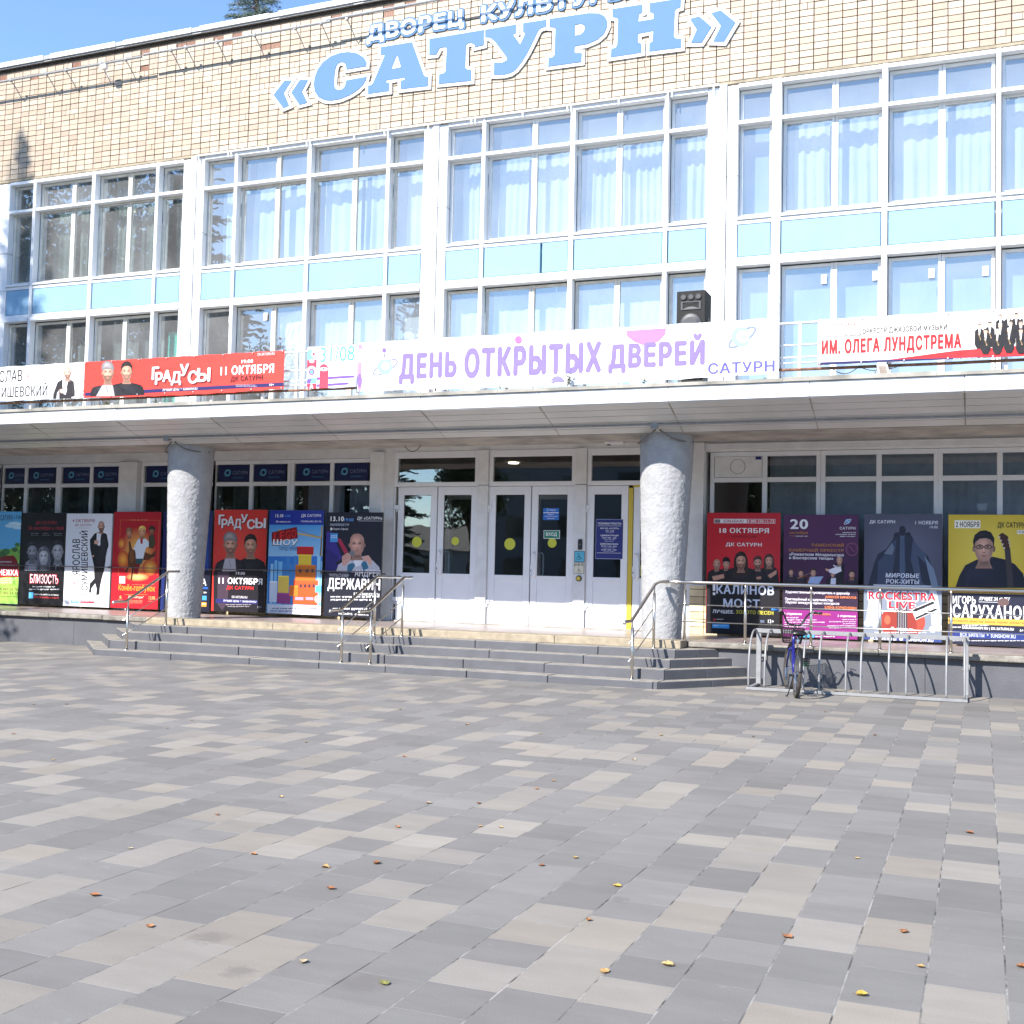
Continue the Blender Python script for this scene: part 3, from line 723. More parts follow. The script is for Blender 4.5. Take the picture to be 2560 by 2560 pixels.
# brick dado and sill below the windows
def dado(x0, x1, yb):
    rnd = random.Random(int(x0*7)); mb = MB(); mb.box(x0, x1, yb+.012, yb+.25, .58, 1.44, mi=1)
    cols = [s2l(c) for c in ((222, 205, 165), (214, 192, 150), (228, 214, 178), (205, 184, 148))]
    x = x0
    while x < x1-.02:
        z = .6
        while z < 1.40:
            c = rnd.choice(cols); mb.box(x, min(x+.25, x1), yb-rnd.uniform(0, .004), yb+.03, z, min(z+.12, 1.44), c); z += .132
        x += .262
    o = mb.build('brick_dado', [BRICKY, MORTAR], hall, recalc=False)
    B('window_sill', WMETAL, hall, (x0-.02, x1+.02, yb-.07, yb+.2, 1.442, 1.468))
dado(-23.0, -17.54, YG+.02); dado(-17.02, -11.27, YG+.02); dado(-4.79, 5.0, YG-.02)

# entrance doors ------------------------------------------------------------
def door_leaf(x0, x1, handle=None, yellow=None, dot=None, dr=.085):
    z0, z1, y = Z_P+.006, 3.232, YG+.03
    mb = MB(); f = .135
    mb.box(x0+.006, x0+f, y, y+.06, z0, z1); mb.box(x1-f, x1-.006, y, y+.06, z0, z1)
    mb.box(x0+f, x1-f, y+.001, y+.059, 3.075, z1); mb.box(x0+f, x1-f, y-.004, y+.059, 1.475, 1.555); mb.box(x0+f, x1-f, y+.012, y+.048, z0+.13, 1.475)
    mb.box(x0+f, x1-f, y+.001, y+.059, z0, z0+.13)
    d = mb.build('door', WPVC, hall); bevel(d, .005, 1)
    B('pane', GLASSD, d, (x0+f, x1-f, y+.028, y+.034, 1.555, 3.075))
    mb = MB(); a, b, e = x0+f+.0005, x1-f-.0005, .007
    for q in ((a, a+e, 1.556, 3.074), (b-e, b, 1.556, 3.074), (a+e, b-e, 1.556, 1.556+e), (a+e, b-e, 3.074-e, 3.074)): mb.box(q[0], q[1], y+.018, y+.027, q[2], q[3])
    mb.build('gasket', BLACK, d)
    mb = MB()
    hx = x0 if handle != 'L' else x1
    for zc in (1.0, 2.8):
        mb.box(hx-.05, hx+.05, y-.03, y-.001, zc, zc+.075); mb.box(hx-.012, hx+.012, y-.035, y-.03, zc-.06, zc+.01)
    mb.build('hinge', WPVC, d)
    if handle:
        hx = x0+.05
        if handle == 'L':
            mb = MB(); mb.tube([(hx+.01, y-.003, 1.98), (hx+.04, y-.05, 1.985), (hx+.065, y-.075, 1.96), (hx+.082, y-.09, 1.92), (hx+.082, y-.09, 1.62), (hx+.065, y-.075, 1.575), (hx+.04, y-.05, 1.55), (hx+.01, y-.003, 1.548)], .02, 8); mb.tube([(hx+.10, y+.06, 1.99), (hx+.15, y+.11, 1.98), (hx+.165, y+.12, 1.93), (hx+.165, y+.12, 1.6), (hx+.15, y+.11, 1.56), (hx+.1, y+.06, 1.55)], .018, 8)
            mb.build('handle', WPVC, d, smooth=True)
            mb = MB(); mb.box(hx-.05, hx-.018, y-.008, y, 1.58, 1.76); mb.box(hx-.04, hx-.028, y-.011, y-.008, 1.63, 1.67, mi=1); mb.build('lock_plate', [WPVC, BLACK], d)
    if dot:
        cx, cz = dot; mb = MB(); n = 24
        mb.prism([(cx+dr*math.cos(t*2*math.pi/n), y+.0265, cz+dr*math.sin(t*2*math.pi/n)) for t in range(n)], (0, -.001, 0), s2l((198, 200, 60))); mb.build('warning_dot', PLAIN, d)
    return d
DOTC = {k: (lambda q: (q.x, q.z))(atc('A3', x, y, YG+.05)) for k, (x, y) in {1: (282, 948), 2: (613, 941), 3: (1084, 966), 4: (1449, 957)}.items()}
door_leaf(-10.67, -9.81, None, dot=DOTC[1], dr=.105); door_leaf(-9.80, -8.95, 'L', dot=DOTC[2], dr=.08)
door_leaf(-8.71, -7.855, None, dot=DOTC[3], dr=.112); door_leaf(-7.845, -7.0, 'L', dot=DOTC[4], dr=.088)
q = atc('A4', 628, 1065, YG+.05)
door_leaf(-6.745, -5.955, None); door_leaf(-5.865, -5.03, 'L', dot=(q.x, q.z), dr=.105)
mb = MB(); yl = s2l((205, 180, 60)); mb.box(-5.952, -5.87, YG+.02, YG+.09, Z_P, 3.19, yl); mb.box(-5.87, -5.03, YG+.022, YG+.08, 3.202, 3.245, yl); mb.build('yellow_edge_strip', PLAIN, hall)
for (x0, x1) in ((-10.76, -8.945), (-8.72, -6.98), (-6.75, -5.0)):                     # transom lights over the doors
    mb = MB(); y = YG+.02
    mb.box(x0, x0+.075, y, y+.09, 3.24, 3.93); mb.box(x1-.075, x1, y, y+.09, 3.24, 3.93)
    mb.box(x0+.075, x1-.075, y, y+.09, 3.24, 3.325); mb.box(x0+.075, x1-.075, y, y+.09, 3.80, 3.93)
    mb.box(x0, x0+.03, y+.012, y+.09, Z_P, 3.236); mb.box(x1-.03, x1, y+.012, y+.09, Z_P, 3.236)
    f_ = mb.build('door_frame', WPVC, hall); bevel(f_, .006, 1)
    B('pane', GLASSD, f_, (x0+.075, x1-.075, y+.04, y+.046, 3.325, 3.80))
# lobby behind the doors and dark rooms behind the windows
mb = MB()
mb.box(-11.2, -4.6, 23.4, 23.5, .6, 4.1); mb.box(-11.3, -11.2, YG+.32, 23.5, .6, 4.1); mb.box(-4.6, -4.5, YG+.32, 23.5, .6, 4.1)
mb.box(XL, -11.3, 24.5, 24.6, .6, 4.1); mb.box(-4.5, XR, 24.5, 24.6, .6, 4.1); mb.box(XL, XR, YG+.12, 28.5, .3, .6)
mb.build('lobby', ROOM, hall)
B('threshold', CONC, hall, (-10.76, -5.0, YG-.04, YG+.09, .598, .625))
mb = MB()
for a, b in ((-10.4, -9.3), (-8.4, -7.3), (-6.4, -5.3)):
    mb.box(a, a+.1, 22.0, 22.1, .6, 3.3); mb.box(b-.1, b, 22.0, 22.1, .6, 3.3); mb.box(a+.1, b-.1, 22.0, 22.1, 3.1, 3.3)
mb.build('inner_door_frame', WHITE, hall)

# platform and steps --------------------------------------------------------
plat = thing('entrance_platform', 'raised entrance platform with grey painted front wall and worn concrete lip', 'platform', (-9, 19, 0))
B('floor_slab', FLOOR, plat, (XL, XR, 17.95, YG+.115, .5, .6))
def lip(x0, x1):
    rnd = random.Random(int(x0*3)); mb = MB(); x = x0
    while x < x1:
        L = min(rnd.uniform(.7, 1.5), x1-x); mb.box(x, x+L-.004, 17.74+rnd.uniform(-.012, .012), 17.948, .515+rnd.uniform(-.008, .008), .603); x += L
    bevel(mb.build('lip', LIP, plat), .018, 2)
lip(XL, -14.35); lip(-4.2, XR)
B('mid_edge', LIP, plat, (-14.346, -4.204, 17.85, 17.946, .45, .598))
mb = MB(); x = XL
while x < XR: mb.box(x, min(x+1.95, XR)-.006, 17.83, 17.94, -.02, .512); x += 1.95
mb.build('front_wall', GREYP, plat)
steps = thing('entrance_steps', 'broad flight of grey painted steps with angled ends leading to the doors', 'steps', (-9.3, 16.5, 0))
SP = [(16.10, 0, .105), (16.46, .105, .25), (16.80, .25, .378), (17.10, .378, .505)]
def step(k):
    y, z0, z1 = SP[k]; yb = 17.826; a = yb-y; L, R = -14.3, -4.24; rnd = random.Random(k)
    mb = MB()
    # blocks laid side by side along the front, butted with open joints
    xs = [L]; x = L
    while x < R-.6: x += rnd.uniform(1.0, 1.75); xs.append(min(x, R))
    if xs[-1] < R: xs.append(R)
    for i in range(len(xs)-1):
        j = rnd.uniform(-.006, .006); h = rnd.uniform(-.004, .004); p0, p1 = xs[i]+.004, xs[i+1]-.004
        mb.prism([(p0, y+j, z0-.02), (p1, y+j, z0-.02), (p1, yb, z0-.02), (p0, yb, z0-.02)], (0, 0, z1-z0+.02+h), mi=0, mtop=1)
    for sgn, x, kx in ((-1, L, 1.0), (1, R, .68)):
        c = 6
        for i in range(2):
            f0, f1 = i/2, (i+1)/2-.004
            q = [(x+sgn*.002, y+a*f0), (x+sgn*.002, y+a*f1)]
            e = [(x+sgn*(.002+a*kx*f0), y+a*f0), (x+sgn*(.002+a*kx*f1), y+a*f1)]
            poly = [q[0], q[1], e[1], e[0]] if f0 else [q[0], q[1], e[1]]
            mb.prism([(px, py, z0-.02) for px, py in poly], (0, 0, z1-z0+.02), mi=0, mtop=1)
    o = mb.build('step', [GREYP, TREAD], steps); bevel(o, .012, 2)
for k in range(4): step(k)
mb = MB(); rnd = random.Random(77); x = -14.3
while x < -4.24:
    L = min(rnd.uniform(1.8, 3.0), -4.24-x); mb.box(x+.003, x+L-.003, 17.42+rnd.uniform(-.004, .004), 17.85, .50, .622+rnd.uniform(-.003, .003)); x += L
bevel(mb.build('top_slab', TANSLAB, steps), .012, 2)

# ================================================================== POSTER BOARDS
YP = 19.93
SK = (222, 178, 150)
def board(x0, x1, z0, z1, label, crop, bg=None, edge=(.06, .06, .065)):
    t = thing('poster_board', label, 'poster', ((x0+x1)/2, YP, .6), 'poster boards along the ground-floor windows')
    m = PRINT
    mb = MB(); mb.box(x0, x1, YP+.001, YP+.045, z0, z1, edge); bevel(mb.build('board', PRINT, t), .003, 1)
    P = Print(YP, crop); P.clip = (x0+.004, x1-.004, z0+.004, z1-.004)
    if bg:
        y = P.lay(); P.mb.face([(x0+.003, y, z0+.003), (x1-.003, y, z0+.003), (x1-.003, y, z1-.003), (x0+.003, y, z1-.003)], s2l(bg))
    return t, P
W_, K_ = (240, 240, 240), (20, 20, 22)
# 1 green and blue family show
t, P = board(-21.14, -19.90, .64, 2.71, 'green and blue family show poster with red ribbon, at the left edge of the picture', 'A1', (96, 176, 220))
P.poly([(-300, 560), (-100, 520), (60, 545), (250, 500), (250, 1090), (-300, 1090)], (126, 178, 70)).poly([(-300, 700), (250, 640), (250, 1090), (-300, 1090)], (150, 196, 84))
P.ell(150, 285, 70, 26, (205, 232, 240)).ell(110, 300, 60, 20, (190, 225, 238)); P.ell(185, 320, 55, 14, (200, 230, 240))
for i, (x, y, r) in enumerate([(175, 490, 26), (150, 540, 30), (205, 560, 24), (60, 560, 40), (20, 590, 46)]): P.ell(x, y, r, r*.8, [(70, 120, 60), (60, 105, 50), (90, 140, 60)][i % 3])
P.text('САТУРН', 4, 192, 128, 248, (60, 30, 60), .03).text('17:00', 148, 196, 216, 232, (60, 40, 70), .02)
P.poly([(-60, 640), (60, 600), (140, 600), (170, 640), (190, 700), (185, 800), (-60, 830)], (130, 24, 32)).poly([(-60, 735), (205, 735), (190, 815), (-60, 815)], (165, 22, 36))
P.text('ШОУ, ЦИРКОВОЕ', -60, 655, 118, 672, W_, .02).text('ДЛЯ ВСЕЙ СЕМЬИ', -60, 686, 150, 704, W_, .02)
P.text('НЕЖКА', -10, 738, 182, 800, W_, .06)
P.greek(-100, 830, 170, 890, 3, (240, 245, 225), 4); P.text('6 463 20 76', 0, 925, 182, 950, (120, 40, 60), .02).text('5 083 53 53', 0, 962, 182, 988, (120, 40, 60), .02); P.greek(-60, 1008, 180, 1030, 1, (70, 90, 40), 5)
P.done('print', t)
# 2 black drama
t, P = board(-19.88, -18.63, .65, 2.68, 'black poster with three grey faces side by side above a red-edged title', 'A1', (18, 18, 22))
P.text('ДК САТУРН', 360, 253, 568, 292, (176, 44, 62), .02).text('30 сентября в 19:00', 288, 306, 640, 350, (176, 44, 62), .02)
P.greek(310, 372, 400, 410, 2, (120, 120, 128), 1).greek(420, 372, 510, 410, 2, (120, 120, 128), 2).greek(535, 372, 625, 410, 2, (120, 120, 128), 3)
P.spot(445, 600, 215, 190, (62, 62, 70), (18, 18, 22), 24)
P.torso(325, 640, 770, 74, (118, 118, 128), .4).head(325, 560, 50, 86, (150, 150, 158), (42, 42, 48), beard=(96, 96, 102))
P.torso(580, 660, 770, 84, (30, 30, 36), .4, vee=(200, 200, 205)).poly([(570, 700), (592, 700), (604, 770), (560, 770)], (24, 24, 28)).head(582, 555, 56, 92, (172, 172, 178), (40, 40, 46))
P.head(440, 610, 50, 84, (196, 196, 200), (92, 92, 100), longhair=True).torso(440, 700, 770, 60, (70, 70, 78), .5)
P.poly([(230, 752), (680, 752), (680, 800), (230, 800)], (18, 18, 22))
P.text('БЛИЗОСТЬ', 298, 783, 594, 888, (190, 52, 66), .075).text('БЛИЗОСТЬ', 306, 790, 586, 880, (238, 225, 228), .01)
P.greek(330, 908, 556, 926, 1, (225, 225, 228), 6, .7).greek(298, 934, 596, 952, 1, (225, 225, 228), 7, .7)
P.rect(292, 968, 338, 1030, (90, 170, 215)).text('БИЛЕТЫ НА САЙТЕ DK-SATURN.RU', 345, 982, 594, 1000, W_, .03).text('КАССА: 8 (496) 463-20-76', 345, 1012, 592, 1034, (215, 70, 80), .03)
P.done('print', t)
# 3 white poster with full-length man
t, P = board(-18.61, -17.35, .65, 2.67, 'white poster with a full-length bald man in dark suit and upright black lettering', 'A1', (226, 228, 232), (.6, .6, .6))
P.text('4 ОКТЯБРЯ!', 730, 230, 955, 265, (158, 40, 56), .03).text('ДК САТУРН', 755, 280, 918, 307, (158, 40, 56), .02).line(775, 322, 900, 322, 3, (190, 120, 130))
P.text('ЯРОСЛАВ', 728, 432, 806, 795, K_, .03, vert=True).text('СУМИШЕВСКИЙ', 800, 350, 884, 950, K_, .03, vert=True)
P.poly([(905, 440), (950, 380), (985, 362), (1030, 362), (1075, 385), (1092, 480), (1090, 520), (1066, 530), (1064, 640), (1050, 740), (1020, 850), (1005, 930), (1002, 990), (968, 1000), (972, 930), (958, 880), (920, 930), (918, 975), (895, 970), (905, 880), (950, 830), (945, 700), (930, 600), (940, 605), (925, 612), (908, 530)], (30, 28, 32))
P.soft([(940, 400), (985, 362), (1030, 362), (1075, 385), (1088, 500), (1060, 640), (1030, 800), (985, 800), (950, 700), (940, 560)], (52, 49, 54), (28, 26, 30), (1050, 470)).poly([(975, 368), (1022, 366), (1012, 430), (1006, 500), (985, 500), (972, 440)], (222, 222, 226)).poly([(930, 600), (948, 592), (945, 612), (926, 614)], (220, 180, 160)).poly([(950, 448), (990, 445), (1000, 470), (980, 488), (950, 482)], (214, 168, 145)).poly([(985, 470), (1012, 466), (1008, 498), (988, 500)], (225, 225, 230))
P.line(1035, 400, 1058, 640, 5, (52, 50, 56)).line(940, 460, 950, 590, 5, (52, 50, 56)).line(985, 640, 990, 840, 4, (52, 50, 56))
P.head(1020, 305, 32, 50, (205, 160, 138), (110, 80, 66), beard=(96, 66, 54), bald=True)
P.ring(758, 880, 38, 42, 4, (200, 60, 70)).text('40!', 736, 862, 780, 894, (200, 60, 70), .01)
P.text('СЧАСТЛИВЫМ', 715, 980, 884, 1004, (176, 60, 72), .01).text('БЫТЬ!', 762, 1010, 836, 1032, (176, 60, 72), .01)
P.rect(714, 1050, 795, 1076, (86, 150, 215)).rect(808, 1052, 950, 1078, (176, 40, 62)).greek(722, 1057, 788, 1070, 1, W_, 3).greek(815, 1058, 944, 1072, 1, (240, 220, 225), 4).greek(1040, 935, 1080, 1010, 2, (150, 150, 155), 8, .3)
P.done('print', t)
# 4 red folk-tale poster
t, P = board(-17.31, -16.06, .65, 2.71, 'red folk-tale poster with golden border and a rider in a white shirt', 'A1', (176, 22, 38))
for a in ((1200, 240, 1205, 800), (1590, 240, 1595, 800), (1200, 240, 1595, 245)): P.rect(*a, (196, 96, 40))
P.text('ТЕАТР', 1300, 236, 1490, 248, (215, 150, 90), .02)
P.spot(1385, 570, 190, 260, (240, 196, 96), (176, 22, 38), 28); P.spot(1240, 640, 62, 90, (240, 170, 60), (186, 60, 36)).spot(1510, 720, 76, 84, (244, 190, 80), (186, 60, 36)).spot(1385, 815, 120, 44, (250, 214, 130), (190, 60, 40)).spot(1225, 480, 40, 60, (236, 170, 70), (180, 40, 38))
P.poly([(1285, 600), (1300, 540), (1295, 460), (1310, 455), (1330, 535), (1370, 550), (1450, 560), (1520, 590), (1570, 545), (1565, 600), (1500, 640), (1430, 650), (1390, 740), (1330, 740), (1290, 690)], (92, 52, 26)).poly([(1300, 545), (1345, 550), (1350, 650), (1325, 680), (1305, 640)], (120, 72, 36)).line(1300, 700, 1265, 770, 16, (70, 38, 20)).line(1340, 720, 1320, 850, 16, (70, 38, 20)).line(1500, 610, 1560, 600, 12, (70, 38, 20))
P.poly([(1340, 540), (1380, 450), (1410, 415), (1450, 415), (1500, 460), (1515, 500), (1470, 520), (1455, 570), (1440, 640), (1370, 640), (1365, 570), (1355, 540)], (214, 220, 226)).poly([(1410, 420), (1440, 420), (1436, 480), (1416, 480)], (170, 40, 50)).poly([(1365, 630), (1440, 630), (1430, 680), (1375, 690)], (40, 78, 84)).poly([(1365, 685), (1410, 680), (1385, 790), (1340, 780)], (130, 24, 30))
P.head(1432, 360, 34, 48, (216, 160, 120), (222, 190, 90)).head(1302, 370, 28, 40, (196, 140, 110), (120, 60, 40), hat=(150, 110, 80)).head(1530, 350, 28, 36, (150, 100, 76), (40, 28, 24), hat=(60, 44, 34)); P.poly([(1500, 400), (1550, 395), (1565, 480), (1540, 530), (1500, 520)], (70, 64, 44))
P.rect(1202, 806, 1262, 880, (214, 200, 200)); P.text('Конёк-горбунок', 1195, 892, 1562, 972, (226, 160, 60), .035)
P.line(1260, 992, 1485, 992, 4, (220, 140, 60)).text('6', 1204, 1000, 1226, 1032, (238, 190, 120), .02).text('ДК "Сатурн"', 1292, 1004, 1448, 1034, (240, 220, 190), .03).text('12:00', 1500, 1008, 1562, 1042, (238, 190, 120), .02)
P.greek(1290, 1050, 1440, 1085, 3, (225, 170, 130), 4).greek(1190, 1044, 1238, 1054, 1, (230, 180, 130), 5).greek(1495, 1056, 1550, 1066, 1, (230, 180, 130), 6).greek(1330, 890, 1560, 898, 1, (230, 160, 110), 9)
P.done('print', t)
# 5 navy poster half hidden by the column
t, P = board(-16.0, -14.76, .64, 2.73, 'navy blue poster half hidden behind the stuccoed column on the left', 'A2', (24, 40, 100))
P.poly([(100, 140), (160, 140), (150, 700), (90, 760)], (34, 66, 140)).poly([(-260, 140), (-80, 140), (60, 700), (-260, 700)], (20, 30, 80))
P.rect(-260, 690, 200, 1090, (16, 18, 40)); P.text('А', 88, 768, 134, 832, W_, .04).rect(-50, 842, 148, 862, (40, 90, 170)).text('18+', 108, 888, 138, 906, W_, .03).rect(86, 926, 136, 968, (70, 150, 210)).rect(78, 986, 134, 1028, (226, 150, 50)).greek(82, 998, 128, 1016, 1, W_, 3)
P.done('print', t)
# 6 red band poster
def two_men(P, x1, y1, r1, x2, y2, r2, bot, sw):
    P.torso(x2, y2+r2*1.35, bot, sw, (26, 25, 30), .3).torso(x1, y1+r1*1.45, bot, sw, (34, 32, 38), .32)
    P.poly([(x1-sw*.35, y1+r1*1.5), (x1+sw*.3, y1+r1*1.5), (x1+sw*.42, bot), (x1-sw*.72, bot)], (178, 174, 182)); P.line(x1-sw*.1, y1+r1*1.6, x1+sw*.02, y1+r1*2.4, 4, (110, 105, 110))
    P.head(x1, y1, r1*.68, r1, (206, 158, 136), None, beard=(128, 90, 74), hat=(158, 150, 152)).head(x2, y2, r2*.66, r2, (208, 158, 132), (34, 26, 26), beard=(150, 108, 92))
t, P = board(-14.71, -13.42, .67, 2.76, 'red poster with two men, one in a grey knitted cap, above a black lower half', 'A2', (206, 52, 44)); P.spot(450, 500, 240, 300, (226, 74, 60), (206, 52, 44), 24)
two_men(P, 358, 450, 88, 545, 460, 84, 820, 145)
P.poly([(200, 700), (730, 700), (730, 1100), (200, 1100)], (26, 22, 30)).poly([(240, 700), (350, 700), (330, 1000), (280, 1060), (235, 1000)], (66, 50, 66))
def tumble(P, txt, spec, col, sh):
    for dx, dy, c in ((6, 7, sh), (0, 0, col)):
        for ch, (x0, y0, x1, y1) in zip(txt, spec): P.text(ch, x0+dx, y0+dy, x1+dx, y1+dy, c, .07)
tumble(P, 'ГРАДУСЫ', [(248, 172, 302, 268), (275, 212, 332, 300), (330, 186, 396, 278), (392, 212, 462, 314), (454, 168, 520, 250), (512, 216, 588, 308), (590, 206, 688, 300)], (222, 218, 224), (70, 30, 36))
P.text('19:00', 410, 704, 494, 732, W_, .04).text('11 ОКТЯБРЯ', 248, 760, 656, 820, W_, .075).text('ДК САТУРН', 322, 836, 572, 876, (226, 52, 50), .05)
P.text('DK-SATURN.RU', 372, 928, 516, 950, (225, 220, 228), .02).rect(222, 960, 612, 998, (40, 40, 104)).text('ЛУЧШИЕ ЦЕНЫ  *  SUNSHOW.RU', 292, 968, 598, 990, W_, .02).greek(305, 1005, 575, 1040, 2, (180, 172, 180), 3).text('16+', 610, 1020, 648, 1042, (170, 165, 172), .02)
P.done('print', t)
# 7 blue children's show (plain toy-block city instead of figures)
t, P = board(-13.37, -12.10, .67, 2.75, 'bright blue building-block show poster with white strip along its foot', 'A2', (96, 176, 226)); P.fade(700, 260, 1260, 700, (70, 150, 216), (170, 214, 238))
P.poly([(700, 560), (1260, 560), (1260, 1100), (700, 1100)], (52, 120, 200)).rect(700, 1010, 1260, 1120, (232, 232, 238)).rect(700, 120, 1260, 268, (34, 52, 150))
rr = random.Random(4)
for i in range(15): x = 725+i*36; h = rr.uniform(40, 170); P.rect(x, 700-h, x+rr.uniform(24, 40), 1010, rr.choice([(120, 190, 232), (88, 160, 216), (66, 134, 200), (150, 205, 236)]))
P.line(800, 318, 1200, 386, 16, (206, 170, 96)).line(980, 318, 1200, 386, 4, (120, 96, 60)).rect(1196, 280, 1210, 560, (176, 146, 90)).line(1205, 386, 1190, 560, 8, (60, 60, 70))
for (x0, y0, x1, y1, c) in ((960, 640, 1150, 780, (206, 112, 40)), (990, 540, 1110, 640, (228, 196, 60)), (975, 470, 1130, 545, (190, 36, 36)), (940, 780, 1170, 1010, (226, 84, 40)), (720, 790, 790, 985, (210, 220, 235)), (800, 740, 900, 900, (232, 200, 90)), (790, 900, 915, 1000, (150, 70, 130)), (905, 830, 985, 930, (236, 120, 44))):
    P.rect(x0, y0, x1, y1, c); P.rect(x0+4, y0+4, x1-4, y0+12, tuple(min(255, int(v*1.2)) for v in c))
for x, y in ((1000, 820), (1040, 820), (1080, 820), (1120, 820), (995, 680), (1060, 680), (1110, 680)): P.rect(x, y, x+22, y+30, (60, 50, 60))
P.rect(960, 940, 1035, 966, (196, 150, 190)).rect(1058, 940, 1128, 966, (196, 150, 190))
P.text('13.10', 776, 168, 848, 198, W_, .04).text('12:00', 850, 174, 914, 196, (80, 150, 225), .03).text('ДК САТУРН', 1016, 168, 1198, 200, W_, .03).text('dk-saturn.ru', 780, 228, 916, 246, W_, .02).text('+7(496)463-20-76', 1008, 228, 1202, 248, W_, .02)
P.poly([(742, 338), (975, 286), (985, 392), (742, 430)], (120, 20, 26))
for i, ch in enumerate('LEGO'): P.text(ch, 762+i*54, 338-i*10, 808+i*54, 420-i*10, (205, 40, 36), .07)
P.text('ШОУ', 746, 404, 985, 462, (40, 40, 60), .07, slant=.1).text('ШОУ', 752, 402, 980, 456, W_, .04, slant=.1).text('ГОРОД ГЕРОЕВ', 810, 470, 985, 512, (50, 70, 120), .03)
P.rect(1145, 832, 1202, 895, (96, 186, 226)).ring(1170, 958, 30, 34, 5, W_).text('0+', 1152, 944, 1190, 974, W_, .03).greek(728, 1040, 1190, 1086, 2, (60, 60, 110), 4)
P.done('print', t)
# 8 singer with microphone
t, P = board(-12.04, -10.78, .66, 2.71, 'dark navy poster with a bald singer holding a microphone, beside the doors', 'A2', (24, 24, 40))
P.poly([(1245, 330), (1300, 330), (1420, 640), (1240, 700)], (54, 40, 130)).poly([(1345, 400), (1380, 395), (1450, 520), (1420, 540)], (170, 40, 70)).poly([(1240, 480), (1360, 560), (1330, 700), (1240, 700)], (40, 34, 110))
P.poly([(1335, 710), (1360, 640), (1430, 590), (1500, 600), (1600, 570), (1680, 600), (1740, 660), (1745, 900), (1340, 900)], (196, 192, 200)).poly([(1445, 640), (1490, 620), (1520, 640), (1470, 720), (1440, 720)], (52, 110, 140)).poly([(1570, 630), (1610, 590), (1640, 660), (1600, 720)], (52, 110, 140)).poly([(1500, 600), (1590, 560), (1570, 640), (1520, 660)], (230, 230, 235))
P.head(1534, 450, 72, 98, (212, 160, 142), None, bald=True)
P.line(1340, 632, 1480, 540, 26, (28, 28, 34)).ell(1488, 532, 26, 26, (120, 120, 126)).poly([(1395, 560), (1450, 525), (1480, 560), (1470, 600), (1420, 650), (1395, 640)], (208, 158, 144)).poly([(1590, 560), (1640, 550), (1670, 590), (1668, 640), (1640, 636), (1630, 600), (1600, 610)], (214, 164, 148)).line(1400, 570, 1452, 548, 5, (150, 100, 92)).line(1402, 592, 1462, 570, 5, (150, 100, 92))
P.poly([(1230, 760), (1800, 760), (1800, 1150), (1230, 1150)], (24, 26, 40)).poly([(1230, 700), (1800, 720), (1800, 790), (1230, 770)], (34, 34, 52))
P.text('13.10', 1288, 190, 1412, 234, W_, .06).text('19:00', 1416, 206, 1502, 236, (96, 150, 226), .04).text('ДК «САТУРН»', 1535, 192, 1784, 224, W_, .04).rect(1545, 230, 1778, 234, (200, 200, 210)).text('ЮБИЛЕЙНЫЙ ТУР', 1284, 250, 1460, 278, (190, 200, 220), .02).ell(1295, 306, 10, 13, W_).text('Яндекс Афиша', 1312, 296, 1450, 320, (220, 220, 226), .01)
P.rect(1284, 346, 1355, 428, (70, 150, 214)); [P.ell(1300+k*20, 370+j*16, 5, 6, W_, 8) for k in range(3) for j in range(2)]
P.text('АНДРЕЙ', 1512, 664, 1750, 762, (238, 238, 242), .02).text('ГРУППА СТАЛКЕР', 1276, 722, 1456, 752, (226, 226, 232), .0).text('ДЕРЖАВИН', 1262, 764, 1748, 890, W_, .05)
P.text('Я ТЕБЯ ЗНАЮ ВСЕ ХИТЫ', 1502, 900, 1742, 926, W_, .03).greek(1272, 930, 1742, 984, 2, (230, 230, 236), 4, .6).greek(1310, 1040, 1690, 1074, 1, (230, 230, 236), 7, .6).text('НА САЙТЕ:  dk-saturn.ru', 1362, 1084, 1640, 1106, W_, .03)
P.done('print', t)
# 9 red and black band of five
t, P = board(-4.42, -3.16, .63, 2.72, 'red and black poster with five men in black standing together', 'A5', (190, 26, 40)); P.spot(420, 1120, 330, 260, (214, 44, 54), (190, 26, 40), 24)
for x, y, r, kw in ((180, 1140, 42, dict(hair=None, bald=True, beard=(150, 120, 110))), (262, 1135, 42, dict(hair=(28, 24, 26), hat=(24, 22, 26))), (630, 1110, 46, dict(hair=(58, 40, 34), longhair=True)), (533, 1130, 48, dict(hair=(60, 42, 36), beard=(80, 56, 48)))):
    P.torso(x, y+r*1.0, 1310, 78, (24, 22, 26), .3); P.head(x, y, r*.72, r, (198, 150, 130), kw.pop('hair', None), **kw)
P.torso(388, 1165, 1310, 130, (28, 25, 28), .3); P.head(388, 1115, 44, 66, (206, 156, 134), (44, 28, 24), longhair=True, beard=(120, 80, 66)); P.poly([(140, 1245), (240, 1225), (245, 1260), (150, 1285)], (190, 140, 120)).poly([(620, 1235), (695, 1190), (695, 1225), (640, 1262)], (190, 140, 120)).poly([(520, 1250), (560, 1245), (565, 1268), (525, 1272)], (180, 130, 112))
P.rect(90, 1285, 745, 1770, (24, 22, 27))
P.rect(156, 750, 684, 788, (228, 222, 224)).rect(440, 754, 680, 784, (190, 26, 40)).rect(160, 754, 210, 784, (120, 110, 112)).text('GORKASSA.RU', 236, 756, 410, 782, (150, 30, 40), .03).text('8 800 550-11-73', 446, 757, 672, 781, W_, .03)
P.text('18 ОКТЯБРЯ', 204, 828, 630, 872, (238, 232, 232), .05).text('НАЧАЛО В 19:00', 305, 892, 522, 912, (140, 20, 32), .02).text('ДК САТУРН', 258, 955, 568, 992, (238, 232, 232), .05)
